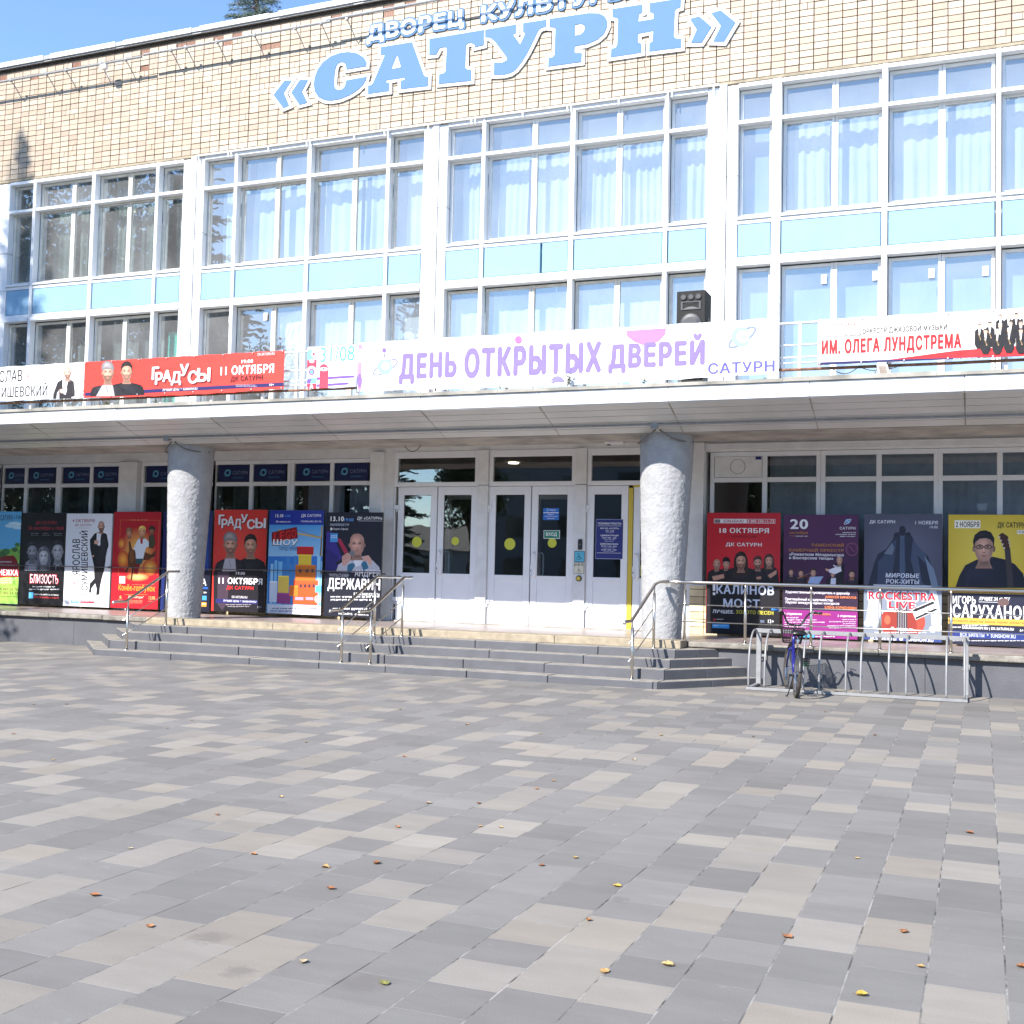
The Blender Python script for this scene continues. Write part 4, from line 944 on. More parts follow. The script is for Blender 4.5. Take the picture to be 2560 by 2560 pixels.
P.rect(146, 1310, 168, 1370, W_).rect(146, 1384, 168, 1406, W_).text('КАЛИНОВ', 176, 1322, 674, 1402, (206, 214, 232), .055).text('МОСТ.', 236, 1440, 580, 1516, (206, 214, 232), .055)
P.text('ЛУЧШЕЕ.', 144, 1534, 330, 1564, W_, .04).text('ЗОЛОТО ПЕСЕН', 346, 1540, 668, 1572, (206, 196, 70), .04).ell(160, 1618, 12, 12, (180, 50, 60)).greek(178, 1612, 240, 1626, 1, W_, 3).rect(555, 1622, 590, 1644, (90, 100, 120)).text('12+', 622, 1618, 672, 1648, W_, .02).rect(140, 1655, 288, 1692, (70, 156, 220)).greek(150, 1664, 190, 1684, 1, W_, 5).greek(200, 1666, 278, 1682, 1, (190, 225, 245), 6)
P.done('print', t)
# 10 purple chamber orchestra
t, P = board(-3.11, -1.89, .63, 2.69, 'purple chamber orchestra poster with a conductor and string players', 'A5', (80, 34, 78))
P.poly([(740, 1040), (1410, 1040), (1410, 1330), (740, 1330)], (64, 28, 66)).rect(740, 1320, 1410, 1540, (44, 28, 52)).rect(740, 1540, 1410, 1800, (132, 36, 116))
for x, y, r in ((820, 1210, 26), (905, 1220, 28), (1012, 1215, 32), (1180, 1230, 24), (1345, 1230, 32)):
    P.torso(x, y+r*.9, 1330, 52, (28, 20, 34), .35); P.head(x, y, r*.75, r, (196, 150, 130), (60, 40, 36))
for a in ((960, 1300, 990, 1240, 14), (880, 1262, 960, 1240, 9), (1320, 1270, 1370, 1250, 10)): P.line(*a, (120, 60, 36))
P.poly([(985, 1250), (1100, 1245), (1060, 1310), (965, 1306)], (150, 170, 210)).poly([(1165, 1262), (1215, 1258), (1220, 1316), (1160, 1316)], (200, 205, 220)).line(870, 1262, 990, 1215, 3, (170, 140, 110))
P.poly([(1212, 1160), (1262, 1130), (1280, 1160), (1275, 1320), (1205, 1320)], (24, 20, 30)).poly([(1140, 1190), (1205, 1165), (1250, 1160), (1256, 1200), (1200, 1226), (1150, 1212)], (222, 220, 228)).poly([(1115, 1178), (1145, 1182), (1150, 1204), (1125, 1198)], (210, 160, 140)); P.head(1238, 1110, 24, 32, (204, 156, 134), (150, 128, 120)); P.line(1185, 1150, 1228, 1170, 12, (200, 198, 206))
P.text('20', 812, 752, 968, 838, (232, 232, 236), .06).text('октября', 806, 856, 966, 886, (176, 118, 66), .04).text('19:00', 808, 892, 852, 902, (176, 118, 66), .02).text('малый зал', 860, 892, 964, 902, W_, .02)
saturn_logo(P, 1308, 772, 21, (120, 180, 226), (80, 34, 78)); P.ring(1308, 774, 38, 14, 5, (200, 215, 235), 24, -35)
P.text('САТУРН', 1240, 818, 1376, 842, (232, 232, 236), .02).greek(1265, 864, 1376, 874, 1, W_, 3, .8).greek(1205, 880, 1376, 890, 1, W_, 4, .8).greek(1242, 897, 1374, 907, 1, W_, 5, .8)
P.text('РАМЕНСКИЙ', 1000, 956, 1276, 990, (178, 120, 66), .04).text('КАМЕРНЫЙ ОРКЕСТР', 804, 1000, 1276, 1034, (178, 120, 66), .04).text('«Романтизм Мендельсона', 804, 1044, 1274, 1074, (230, 226, 234), .04).text('и Венгерские танцы»', 804, 1074, 1186, 1106, (230, 226, 234), .04)
P.ring(1345, 1012, 52, 58, 4, (160, 96, 130)).ring(1345, 1012, 40, 46, 3, (130, 70, 110)).line(1325, 985, 1365, 1035, 6, (150, 80, 110))
P.text('Художественный руководитель и дирижёр', 772, 1372, 1326, 1402, (230, 226, 236), .02).text('АЛЕКСЕЙ КИРИЛЛОВ', 1116, 1410, 1384, 1436, (226, 130, 80), .04).text('Приглашённый концертмейстер', 770, 1432, 1182, 1462, (230, 226, 236), .02).text('Лауреат международных конкурсов', 770, 1462, 1236, 1490, (230, 226, 236), .02).text('ЕЛЕНА КОРЖЕНЕВИЧ', 1112, 1504, 1384, 1528, (226, 130, 80), .04)
P.text('1 отделение', 766, 1558, 914, 1582, W_, .02).text('ПРОГРАММА:', 985, 1560, 1166, 1580, (226, 130, 80), .04).text('2 отделение', 1222, 1578, 1380, 1600, W_, .02)
for i, (a, b) in enumerate(((766, 880), (766, 1040), (766, 1110), (766, 1000), (766, 960))): P.greek(a, 1596+i*20, b, 1608+i*20, 1, (220, 200, 220), 30+i, .9)
for i, (a, b) in enumerate(((1262, 1380), (1150, 1380), (1270, 1380), (1134, 1380), (1150, 1380))): P.greek(a, 1614+i*18, b, 1624+i*18, 1, (220, 200, 220), 40+i, .9)
P.rect(882, 1730, 1022, 1770, (70, 170, 220)).greek(1030, 1742, 1262, 1752, 1, W_, 8, .9).greek(1030, 1760, 1192, 1770, 1, W_, 9, .9)
P.done('print', t)
# 11 grey rock-orchestra
t, P = board(-1.80, -.59, .64, 2.71, 'slate-grey poster with a double bass neck rising from a leather jacket', 'A6', (78, 80, 98))
P.ell(300, 905, 60, 40, (110, 114, 130)).ell(680, 950, 60, 36, (104, 108, 124)).spot(480, 1000, 330, 280, (100, 104, 124), (78, 80, 98))
P.poly([(170, 1330), (230, 1120), (260, 1050), (330, 1010), (390, 920), (400, 870), (450, 860), (540, 880), (600, 990), (690, 1070), (740, 1200), (790, 1340), (810, 1620), (140, 1640)], (38, 44, 62)).poly([(330, 1040), (390, 940), (420, 930), (390, 1180), (370, 1300), (250, 1330), (260, 1120)], (58, 68, 92)).poly([(560, 930), (680, 1070), (660, 1130), (600, 1060), (640, 1300), (690, 1330), (600, 1330), (540, 1100)], (66, 78, 102)).poly([(660, 1070), (740, 1180), (780, 1330), (720, 1330)], (112, 128, 150)).poly([(310, 1050), (380, 955), (400, 1000), (380, 1060)], (104, 116, 134))
P.poly([(448, 815), (490, 815), (500, 1340), (440, 1340)], (54, 62, 84)).poly([(452, 900), (486, 900), (494, 1340), (446, 1340)], (80, 96, 124)).ell(470, 850, 28, 40, (34, 36, 50)).ell(520, 880, 22, 16, (30, 32, 44)).ell(420, 890, 20, 14, (34, 36, 48)); [P.line(460+k*8, 910, 456+k*10, 1340, 2, (30, 34, 46)) for k in range(4)]
P.poly([(130, 1330), (830, 1330), (830, 1770), (120, 1770)], (120, 128, 142)).poly([(150, 1640), (190, 1380), (260, 1340), (300, 1560), (240, 1700)], (170, 178, 188)).poly([(700, 1340), (760, 1360), (810, 1600), (800, 1700), (720, 1660)], (182, 190, 200)).ell(170, 1650, 32, 28, (206, 214, 222)).ell(770, 1690, 44, 34, (200, 206, 214))
P.ell(350, 1640, 78, 100, (150, 58, 48)).ell(580, 1640, 86, 104, (164, 70, 56)).poly([(350, 1540), (580, 1540), (600, 1740), (330, 1740)], (140, 54, 46)).poly([(425, 1380), (505, 1380), (515, 1740), (420, 1740)], (72, 62, 68)).ell(340, 1620, 26, 40, (196, 96, 70)); [P.line(440+k*18, 1400, 436+k*20, 1740, 3, (190, 190, 196)) for k in range(4)]
P.text('ДК САТУРН', 186, 760, 406, 794, (222, 224, 232), .05).text('1 НОЯБРЯ', 580, 766, 774, 798, (214, 216, 226), .04).text('19:00', 706, 810, 774, 832, (206, 208, 220), .03)
P.text('МИРОВЫЕ', 324, 1218, 612, 1258, (214, 220, 232), .05, slant=.1).text('РОК-ХИТЫ', 328, 1270, 612, 1310, (214, 220, 232), .05, slant=.05).rect(220, 1320, 720, 1330, (200, 206, 220)).text('НЕСЕТСЯ', 380, 1330, 600, 1350, (200, 206, 220), .04)
P.text('ROCKESTRA', 168, 1372, 768, 1460, (240, 238, 240), .11).text('LIVE', 338, 1452, 590, 1532, (240, 238, 240), .11).text('ROCKESTRA', 176, 1380, 758, 1452, (214, 44, 58), .07).text('LIVE', 350, 1462, 580, 1526, (214, 44, 58), .07)
P.poly([(548, 1530), (742, 1450), (776, 1535), (585, 1622)], (234, 232, 230)).poly([(556, 1534), (738, 1458), (746, 1480), (566, 1556)], (40, 40, 46)).poly([(578, 1600), (762, 1518), (770, 1534), (588, 1616)], (40, 40, 46)).text('ОСТОРОЖНО', 578, 1515, 745, 1565, (30, 30, 34), .02)
P.text('dk-saturn.ru', 366, 1682, 558, 1712, W_, .04).ell(730, 1702, 30, 30, (232, 232, 236)).text('12+', 712, 1690, 750, 1714, (60, 60, 70), .02).rect(120, 1752, 830, 1830, (52, 66, 124)).text('ВСЕ БИЛЕТЫ', 194, 1770, 416, 1804, W_, .03).text('*', 442, 1774, 476, 1812, W_, .06).text('SUNSHOW.RU', 502, 1780, 736, 1814, W_, .03).greek(230, 1724, 680, 1742, 1, (235, 235, 238), 5, .7)
P.done('print', t)
# 12 yellow guitarist
t, P = board(-.50, .75, .62, 2.70, 'yellow poster with a man in glasses and dark jumper beside a guitar neck', 'A6', (205, 178, 52))
P.spot(1180, 1000, 420, 380, (222, 200, 84), (205, 178, 52), 28)
P.poly([(925, 1345), (960, 1240), (1010, 1150), (1110, 1100), (1250, 1075), (1360, 1100), (1440, 1140), (1510, 1220), (1540, 1345)], (26, 27, 42)).soft([(935, 1340), (1010, 1160), (1110, 1110), (1250, 1085), (1360, 1110), (1340, 1340)], (40, 41, 60), (27, 28, 43), (1060, 1200)).poly([(1010, 1345), (1040, 1200), (1060, 1200), (1035, 1345)], (38, 40, 58)).ell(1178, 1130, 62, 40, (18, 18, 30)); P.head(1172, 1000, 88, 118, (196, 152, 134), (26, 22, 26), glasses=True)
P.poly([(1350, 1000), (1400, 1010), (1430, 1345), (1375, 1345)], (58, 52, 54)).poly([(1300, 890), (1330, 868), (1380, 900), (1398, 1012), (1345, 1014)], (66, 36, 30)); [P.ell(1305+k*14, 905+k*32, 9, 9, (200, 190, 180), 8) for k in range(4)]; [P.ell(1385+k*6, 930+k*26, 8, 8, (190, 180, 170), 8) for k in range(3)]
P.rect(840, 1345, 1600, 1395, (176, 140, 60)).rect(840, 1395, 1600, 1900, (34, 36, 54)).rect(840, 1610, 1600, 1665, (196, 160, 74)).rect(840, 1725, 1600, 1785, (40, 54, 118))
P.text('ПОЗАДИ КРУТОЙ ПОВОРОТ · ДОРОГИЕ МОИ СТАРИКИ · СКРИПКА-ЛИСА', 905, 1374, 1540, 1394, (70, 54, 30), .02)
P.rect(920, 762, 1142, 830, (240, 236, 220)).text('2 НОЯБРЯ', 930, 772, 1132, 822, (26, 26, 32), .05).text('ДК САТУРН', 1290, 778, 1530, 834, (44, 40, 30), .05).rect(1458, 846, 1540, 880, (240, 236, 220)).text('19:00', 1464, 850, 1530, 876, (26, 26, 32), .03)
P.text('ИГОРЬ', 904, 1414, 1102, 1482, W_, .05).text('ЛУЧШЕЕ ЗА 40 ЛЕТ', 1128, 1424, 1392, 1456, W_, .03, slant=.2).rect(1128, 1466, 1350, 1470, (220, 220, 226)).ell(1340, 1470, 50, 36, (96, 76, 76)).text('САРУХАНОВ', 904, 1492, 1570, 1612, W_, .05)
P.text('МИНУТА РАДОСТИ · ЖЕЛАЮ ТЕБЕ · КАРАКУМ · ЛОДОЧКА · ЗЕЛЁНЫЕ ГЛАЗА', 862, 1626, 1545, 1650, (90, 66, 34), .02).greek(985, 1662, 1212, 1676, 1, W_, 4, .8).text('SARUKHANOV.RU | DK-SATURN.RU', 985, 1682, 1430, 1712, W_, .04).text('6+', 1482, 1700, 1514, 1722, W_, .03).greek(900, 1678, 972, 1692, 1, W_, 3, .8).text('ВСЕ БИЛЕТЫ  *  SUNSHOW.RU', 968, 1738, 1446, 1772, (200, 206, 226), .03).greek(900, 1796, 1540, 1810, 1, (225, 225, 232), 7, .7)
P.done('print', t)

# ================================================================== BANNERS ON THE CANOPY RAILING
YB = 16.8
def banner(x0, x1, z0, z1, label, crop, bg, sag=0):
    t = thing('banner', label, 'banner', ((x0+x1)/2, YB, z0), 'vinyl banners tied along the canopy railing')
    mb = MB(); n = max(6, int((x1-x0)/.1)); m = 6; rr = random.Random(int(x0*11)); col = s2l(bg)
    ph = rr.random()*6
    def pt(i, j, dy):
        u, v = i/n, j/m; x = x0+(x1-x0)*u
        scal = .012*abs(math.sin(u*math.pi*(x1-x0)/.55))
        return (x, YB+.0015+dy+.0012*math.sin(x*7+ph)*(v-.5), z0+(z1-z0)*v-(sag*math.sin(u*math.pi) if j == 0 else 0)+(scal if j == 0 else -scal if j == m else 0))
    for i in range(n):
        for j in range(m): mb.face([pt(i, j, 0), pt(i+1, j, 0), pt(i+1, j+1, 0), pt(i, j+1, 0)], col)
    o = mb.build('sheet', BANNER, t, recalc=False)
    k = int((x1-x0)/.55)
    for i in range(k+1):
        for z in (z0+.025, z1-.022):
            mb = MB(); x = x0+.03+(x1-x0-.06)*i/k; mb.prism([(x+.012*math.cos(a*math.pi/4), YB-.022, z+.012*math.sin(a*math.pi/4)) for a in range(8)], (0, .003, 0), (.45, .45, .46))
            mb.tube([(x, YB-.02, z), (x+rr.uniform(-.02, .02), YB+.06, z+(.03 if z > z0+.1 else -.04))], .004, 4, (.7, .7, .7)); mb.build('eyelet', PLAIN, t)
    P = Print(YB, crop); P.clip = (x0+.002, x1-.002, z0+.01, z1-.01)
    return t, P
# white banner, far left
t, P = banner(-19.4, -15.44, 4.64, 5.32, 'white banner with black lettering and a suited man, leftmost on the railing', 'B1', (226, 226, 226))
P.text('ЯРОСЛАВ', -330, 640, 412, 862, (44, 42, 46), .02).text('СУМИШЕВСКИЙ', -300, 884, 880, 1136, (44, 42, 46), .02)
P.ring(550, 740, 88, 108, 5, (206, 120, 130)).text('40!', 492, 690, 604, 790, (206, 120, 130), .0, slant=.15).text('СЧАСТЛИВЫМ', 700, 660, 1104, 704, (214, 160, 165), -.01).text('БЫТЬ!', 806, 740, 958, 780, (214, 160, 165), -.01)
P.poly([(985, 1180), (990, 1080), (1070, 860), (1150, 810), (1290, 795), (1370, 850), (1390, 1040), (1385, 1120), (1330, 1130), (1325, 1165), (1100, 1178), (1100, 1000), (1060, 1060), (1045, 1185)], (46, 42, 46)).poly([(1165, 815), (1280, 800), (1240, 940), (1245, 1000), (1220, 1090), (1185, 1080), (1160, 920)], (222, 222, 226)).poly([(1110, 990), (1180, 980), (1195, 1040), (1150, 1070), (1115, 1040)], (226, 178, 160)); P.line(1340, 870, 1360, 1080, 8, (66, 62, 66)); P.head(1255, 680, 66, 108, (226, 184, 164), (120, 86, 70), beard=(130, 90, 76), bald=True)
P.greek(1415, 575, 1500, 640, 2, (190, 190, 190), 4, .3); P.done('print', t, BANNER)
# red banner
t, P = banner(-15.42, -11.08, 4.64, 5.32, 'red banner with two men and white tumbling title letters', 'D', (222, 62, 52), .03)
P.poly([(478, 768), (1600, 710), (1600, 730), (478, 786)], (40, 34, 90))
two_men(P, 606, 655, 48, 712, 650, 46, 788, 92)
tumble(P, 'ГРАДУСЫ', [(854, 622, 894, 695), (872, 652, 914, 722), (914, 640, 964, 706), (962, 648, 1018, 726), (1010, 606, 1062, 674), (1056, 644, 1112, 716), (1108, 628, 1182, 706)], (236, 232, 232), (110, 34, 40))
P.text('DK-SATURN.RU', 1448, 543, 1544, 558, (240, 225, 225), .01).text('19:00', 1358, 582, 1422, 602, W_, .04).text('11 ОКТЯБРЯ', 1240, 612, 1540, 664, W_, .07).text('ДК САТУРН', 1296, 672, 1476, 706, (60, 26, 34), .06)
P.text('ЛУЧШИЕ ЦЕНЫ  *  SUNSHOW.RU', 914, 742, 1110, 758, W_, .02).greek(1320, 724, 1448, 738, 2, (200, 190, 205), 3).text('16+', 1514, 716, 1540, 730, W_, .02); P.done('print', t, BANNER)
# date banner
t, P = banner(-10.62, -9.655, 4.62, 5.35, 'white date banner with teal numerals, red shapes and purple stripes', 'B3', (228, 228, 228))
P.text('31/08', 455, 345, 1085, 622, (84, 152, 152), .0).text('12:00-15:00', 640, 690, 1100, 780, (116, 122, 124), .0)
P.rect(205, 405, 385, 590, (120, 196, 226)).ell(375, 480, 82, 100, (232, 232, 232)).poly([(305, 450), (372, 482), (305, 528)], (214, 56, 78)).rect(205, 595, 382, 760, (214, 56, 78)).ell(295, 620, 46, 30, (232, 232, 232)).ell(295, 815, 92, 110, (232, 232, 232)).ring(292, 815, 52, 62, 26, (120, 60, 130)).ell(292, 815, 28, 32, (100, 176, 210)).rect(205, 930, 380, 1030, (120, 196, 226)).poly([(205, 960), (300, 935), (260, 1030), (205, 1030)], (110, 76, 160)).rect(200, 1036, 375, 1235, (214, 56, 78)).ell(288, 1140, 32, 96, (232, 232, 232)).ell(286, 1135, 18, 24, (70, 66, 140))
for y in (930, 1060, 1180): P.poly([(385, y-14), (1105-(y-930)*.85, y-52), (1070-(y-930)*.85, y-10), (385, y+34)], (112, 78, 170))
P.rect(436, 760, 598, 1225, (220, 60, 82)).ell(518, 760, 81, 92, (220, 60, 82), 24, 180, 360).ell(518, 765, 80, 34, (234, 234, 234)).ell(516, 758, 18, 20, (80, 86, 150))
for k in range(5): P.line(940+k*44, 1120-k*44, 940+k*44, 1180, 14, (156, 186, 214))
P.done('print', t, BANNER)
# open day banner
t, P = banner(-9.64, -2.72, 4.55, 5.37, 'long white open day banner with huge lilac lettering', 'E', (230, 230, 230), .04)
LIL = (122, 104, 184)
P.poly([(98, 500), (126, 500), (118, 755), (98, 755)], (186, 130, 206)).ell(114, 560, 16, 40, (222, 170, 190)).ell(110, 700, 14, 40, (130, 96, 200))
P.ring(255, 625, 80, 30, 9, (122, 126, 190), 26, -30).ell(252, 622, 42, 44, (138, 184, 214)).ell(256, 618, 22, 22, (228, 230, 232)).ell(248, 530, 12, 14, (120, 96, 190)).rect(247, 548, 256, 568, (120, 110, 130))
for x, y in ((302, 560), (181, 625), (181, 682), (288, 682)): P.ring(x, y, 13, 17, 3, (226, 170, 178), 14); P.ell(x, y, 6, 7, (232, 190, 196), 8)
P.text('ДЕНЬ', 332, 540, 656, 716, LIL, .12).text('ОТКРЫТЫХ', 698, 496, 1470, 672, LIL, .12)
P.ell(1002, 471, 20, 22, (176, 96, 196)).ell(1222, 718, 42, 44, (126, 116, 206), 20, 180, 360); P.poly([(1608, 420), (1832, 405), (1826, 440), (1790, 480), (1700, 500), (1650, 480), (1612, 450)], (160, 112, 214))
P.crop = 'G'; P.text('ДВЕРЕЙ', -402, 446, 140, 650, LIL, .12)
P.crop = 'B4'; P.ring(1110, 700, 240, 90, 34, (122, 130, 196), 30, -36).ell(1090, 690, 132, 140, (140, 186, 212)).ell(1120, 690, 84, 88, (230, 231, 233)).ell(1135, 690, 50, 52, (150, 186, 216))
P.text('САТУРН', 625, 1045, 1572, 1205, (88, 84, 150), .05).text('ДВОРЕЦ КУЛЬТУРЫ', 645, 940, 1572, 1016, (150, 150, 170), .0); P.done('print', t, BANNER)
# jazz orchestra banner
t, P = banner(-2.17, 1.3, 4.64, 5.31, 'white jazz orchestra banner with red title and a row of musicians', 'G', (222, 218, 212))
P.poly([(1150, 585), (1560, 530), (1960, 500), (1960, 600), (1150, 600)], (200, 40, 44)).poly([(776, 598), (1150, 583), (1960, 560), (1960, 605), (776, 615)], (34, 32, 84))
P.text('ЗОЛОТАЯ ЭРА ДЖАЗА', 796, 376, 988, 400, (176, 60, 56), .04).text('ГОСУДАРСТВЕННЫЙ', 796, 432, 1016, 464, (44, 40, 44), .02).text('ОРКЕСТР ДЖАЗОВОЙ МУЗЫКИ', 1024, 386, 1500, 432, (44, 40, 44), .05).line(1510, 382, 1584, 378, 8, (176, 170, 160))
P.text('ИМ. ОЛЕГА ЛУНДСТРЕМА', 796, 452, 1580, 552, (190, 30, 36), .11, slant=0)
P.text('ВСЕ БИЛЕТЫ', 1536, 572, 1668, 590, W_, .02).text('*', 1684, 570, 1704, 590, W_, .05).text('SUNSHOW.RU', 1720, 568, 1866, 584, W_, .03)
rr = random.Random(8)
for row, (yy, xs) in enumerate(((360, range(1800, 2100, 44)), (400, range(1682, 2100, 58)), (440, range(1716, 2100, 66)))):
    for x in xs:
        y = yy+rr.uniform(-8, 8)-(x-1680)*.05; P.poly([(x-26, y+20), (x-12, y+8), (x+12, y+8), (x+26, y+20), (x+28, y+95), (x+14, y+120), (x-14, y+120), (x-28, y+95)], (28, 26, 30)).poly([(x-7, y+8), (x+7, y+8), (x+2, y+44), (x-2, y+44)], (226, 224, 222)); P.ell(x, y-6, 11, 16, (212, 168, 146), 12).ell(x, y-14, 12, 9, rr.choice([(40, 32, 30), (110, 96, 90), (190, 186, 184)]), 12, 180, 360)
        if row: P.line(x-8, y+34, x+7, y+66, 4, (150, 124, 84)); P.ell(x+6, y+68, 4, 5, (160, 134, 92), 8)
P.done('print', t, BANNER)

# ================================================================== FACADE SIGNS
def grown(lp, g):
    """counter-clockwise loop pushed outwards by g with mitred corners"""
    out = []; N = len(lp)
    for i in range(N):
        (ax, ay), (bx, by), (cx, cy) = lp[i-1], lp[i], lp[(i+1) % N]
        l1 = math.hypot(bx-ax, by-ay) or 1; l2 = math.hypot(cx-bx, cy-by) or 1
        n1 = ((by-ay)/l1, -(bx-ax)/l1); n2 = ((cy-by)/l2, -(cx-bx)/l2); k = max(1+n1[0]*n2[0]+n1[1]*n2[1], .35)
        out.append((bx+(n1[0]+n2[0])/k*g, by+(n1[1]+n2[1])/k*g))
    return out
def plate(mb, loops, y0, y1, mi):
    vs = []; es = []
    for lp in loops:
        k = len(vs); vs += lp; es += [(k+i, k+(i+1) % len(lp)) for i in range(len(lp))]
    v2, fs = fill_outline(vs, es)
    mb.mesh([(x, y0, z) for x, z in v2], fs, mi=mi)
    for p, q in es: mb.face([(vs[p][0], y0, vs[p][1]), (vs[q][0], y0, vs[q][1]), (vs[q][0], y1, vs[q][1]), (vs[p][0], y1, vs[p][1])], mi=mi)
def smooth_loop(lp, n=3):
    """Catmull-Rom through the points"""
    out = []; N = len(lp)
    for i in range(N):
        p0, p1, p2, p3 = lp[i-1], lp[i], lp[(i+1) % N], lp[(i+2) % N]
        for k in range(n):
            t = k/n
            out.append(tuple(.5*((2*b)+(c-a)*t+(2*a-5*b+4*c-d)*t*t+(3*b-a-3*c+d)*t**3) for a, b, c, d in zip(p0, p1, p2, p3)))
    return out
YS = 21.705
LET = [
 ('laquo', 'S5', [[(210, 588), (265, 588), (205, 680), (245, 775), (200, 793), (127, 695)], [(322, 582), (382, 585), (338, 668), (378, 752), (318, 768), (258, 680)]], []),
 ('С', 'S5', [[(808, 485), (810, 455), (790, 420), (740, 390), (680, 380), (620, 385), (550, 410), (490, 455), (450, 510), (428, 570), (422, 620), (430, 670), (455, 710), (500, 733), (550, 738), (620, 725), (690, 695), (745, 660), (785, 620), (805, 585), (812, 560), (660, 588), (655, 615), (645, 640), (625, 655), (600, 658), (580, 645), (572, 620), (573, 580), (578, 530), (585, 490), (600, 465), (620, 455), (640, 458), (655, 472), (663, 510)]], []),
 ('А', 'S5', [[(913, 345), (1143, 308), (1228, 545), (1240, 560), (1262, 562), (1260, 632), (1058, 655), (1058, 592), (1088, 582), (1086, 570), (955, 590), (955, 602), (975, 606), (975, 668), (820, 690), (820, 628), (845, 620), (858, 605), (943, 402), (913, 405)]], [[(1033, 405), (1060, 490), (993, 505)]]),
 ('Т', 'S5', [[(1268, 285), (1670, 218), (1668, 330), (1602, 346), (1596, 325), (1575, 315), (1548, 318), (1537, 335), (1532, 490), (1540, 505), (1577, 512), (1575, 592), (1338, 615), (1340, 545), (1375, 535), (1387, 520), (1395, 355), (1385, 345), (1345, 352), (1320, 400), (1268, 405)]], []),
 ('У', 'S6', [[(35, 205), (250, 168), (250, 230), (230, 238), (278, 305), (312, 230), (297, 222), (297, 160), (458, 135), (458, 185), (425, 195), (405, 210), (375, 275), (330, 365), (290, 430), (250, 480), (215, 505), (170, 517), (95, 520), (97, 432), (150, 432), (185, 415), (186, 400), (100, 285), (70, 262), (35, 258)]], []),
 ('Р', 'S6', [[(480, 130), (750, 90), (820, 92), (860, 110), (880, 145), (878, 185), (855, 235), (810, 275), (740, 305), (680, 315), (655, 320), (652, 355), (662, 365), (702, 365), (700, 428), (470, 460), (472, 400), (500, 394), (514, 380), (520, 200), (512, 190), (480, 188)]], [[(655, 172), (700, 165), (720, 180), (722, 200), (712, 222), (690, 238), (655, 245)]]),
 ('Н', 'S6', [[(912, 62), (1122, 30), (1122, 88), (1100, 98), (1093, 148), (1198, 130), (1195, 92), (1172, 85), (1170, 22), (1388, -12), (1385, 52), (1355, 62), (1346, 80), (1338, 250), (1350, 264), (1388, 268), (1388, 330), (1167, 358), (1168, 300), (1190, 285), (1195, 215), (1092, 235), (1090, 290), (1115, 302), (1115, 365), (902, 398), (905, 338), (935, 328), (946, 310), (952, 140), (945, 124), (915, 120)]], []),
 ('raquo', 'S6', [[(1448, 130), (1512, 112), (1598, 185), (1530, 295), (1455, 297), (1495, 205)], [(1595, 92), (1660, 70), (1765, 155), (1685, 290), (1608, 288), (1662, 180)]], [])]
sign = thing('facade_sign', 'huge pale blue slab-serif letters edged in white on the tiled wall', 'sign', (-9, YS, 12.4))
def area(l): return sum(l[i-1][0]*l[i][1]-l[i][0]*l[i-1][1] for i in range(len(l)))/2
for li, (nm, crop, outer, holes) in enumerate(LET):
    tow = lambda lp: [(lambda q: (q.x, q.z))(atc(crop, x, y, YS)) for x, y in lp]
    mb = MB()
    for oi, lp in enumerate(outer):
        l2 = tow(lp)
        if area(l2) < 0: l2 = l2[::-1]
        plate(mb, [grown(l2, .064)], YS+.004*((li+oi) % 2), YS+.03+.004*((li+oi) % 2), 0)
        hl = [tow(h) for h in holes]
        plate(mb, [l2]+[h if area(h) < 0 else h[::-1] for h in hl], YS-.008, YS-.0005, 1)
    for k in range(3):   # stand-off pegs
        x = sum(p[0] for p in l2)/len(l2)+(k-1)*.12; z = sum(p[1] for p in l2)/len(l2); mb.tube([(x, YS+.03, z), (x, YF-.03, z)], .012, 5, mi=0)
    mb.build('letter' if nm not in ('laquo', 'raquo') else 'quotation_mark', [SIGNW, SIGNB], sign, recalc=False)
sub = thing('facade_sign', 'smaller white capital letters edged in blue above the big blue sign', 'sign', (-9.8, YS, 13.2))
def small_word(txt, x0, x1, z0, z1):
    (vs0, fs0, full) = glyphs(txt, .06)
    for i, ch in enumerate(txt):
        _, _, b1 = glyphs(txt[:i+1], .06); vs, fs, (a, b, c, dd) = glyphs(ch, .06)      # letter places from the widths of growing prefixes
        xr = x0+(x1-x0)*(b1[1]-full[0])/(full[1]-full[0]); wd = (x1-x0)*(b-a)/(full[1]-full[0])
        mb = MB(); zlo = z0-(.07 if ch in 'ДЦ' else 0)
        ec = {}
        for f in fs:
            for p, q in zip(f, f[1:]+f[:1]): k = (min(p, q), max(p, q)); ec[k] = ec.get(k, 0)+1
        rim = [k for k, n_ in ec.items() if n_ == 1]
        for r, yy, d, mi, m in ((.062, YS+.014+.003*(i % 2), .02, 0, 12), (.018, YS, .012, 1, 6)):
            for n_ in range(m):
                ox, oz = r*math.cos(2*math.pi*n_/m), r*math.sin(2*math.pi*n_/m); y2 = yy-.00012*n_
                P2 = [(xr-wd+wd*(X-a)/(b-a)+ox, zlo+(z1-zlo)*(Y-c)/(dd-c)+oz) for X, Y in vs]
                mb.mesh([(x, y2, z) for x, z in P2], fs, mi=mi)
                for p, q in rim: mb.face([(P2[p][0], y2, P2[p][1]), (P2[q][0], y2, P2[q][1]), (P2[q][0], y2+d, P2[q][1]), (P2[p][0], y2+d, P2[p][1])], mi=mi)
        mb.tube([(xr-wd/2, YS+.02, (zlo+z1)/2), (xr-wd/2, YF-.03, (zlo+z1)/2)], .01, 5)
        mb.build('letter', [SIGNB, SIGNW], sub, recalc=False)
small_word('ДВОРЕЦ', -12.46, -10.18, 13.13, 13.44); small_word('КУЛЬТУРЫ', -9.73, -6.55, 13.13, 13.44)

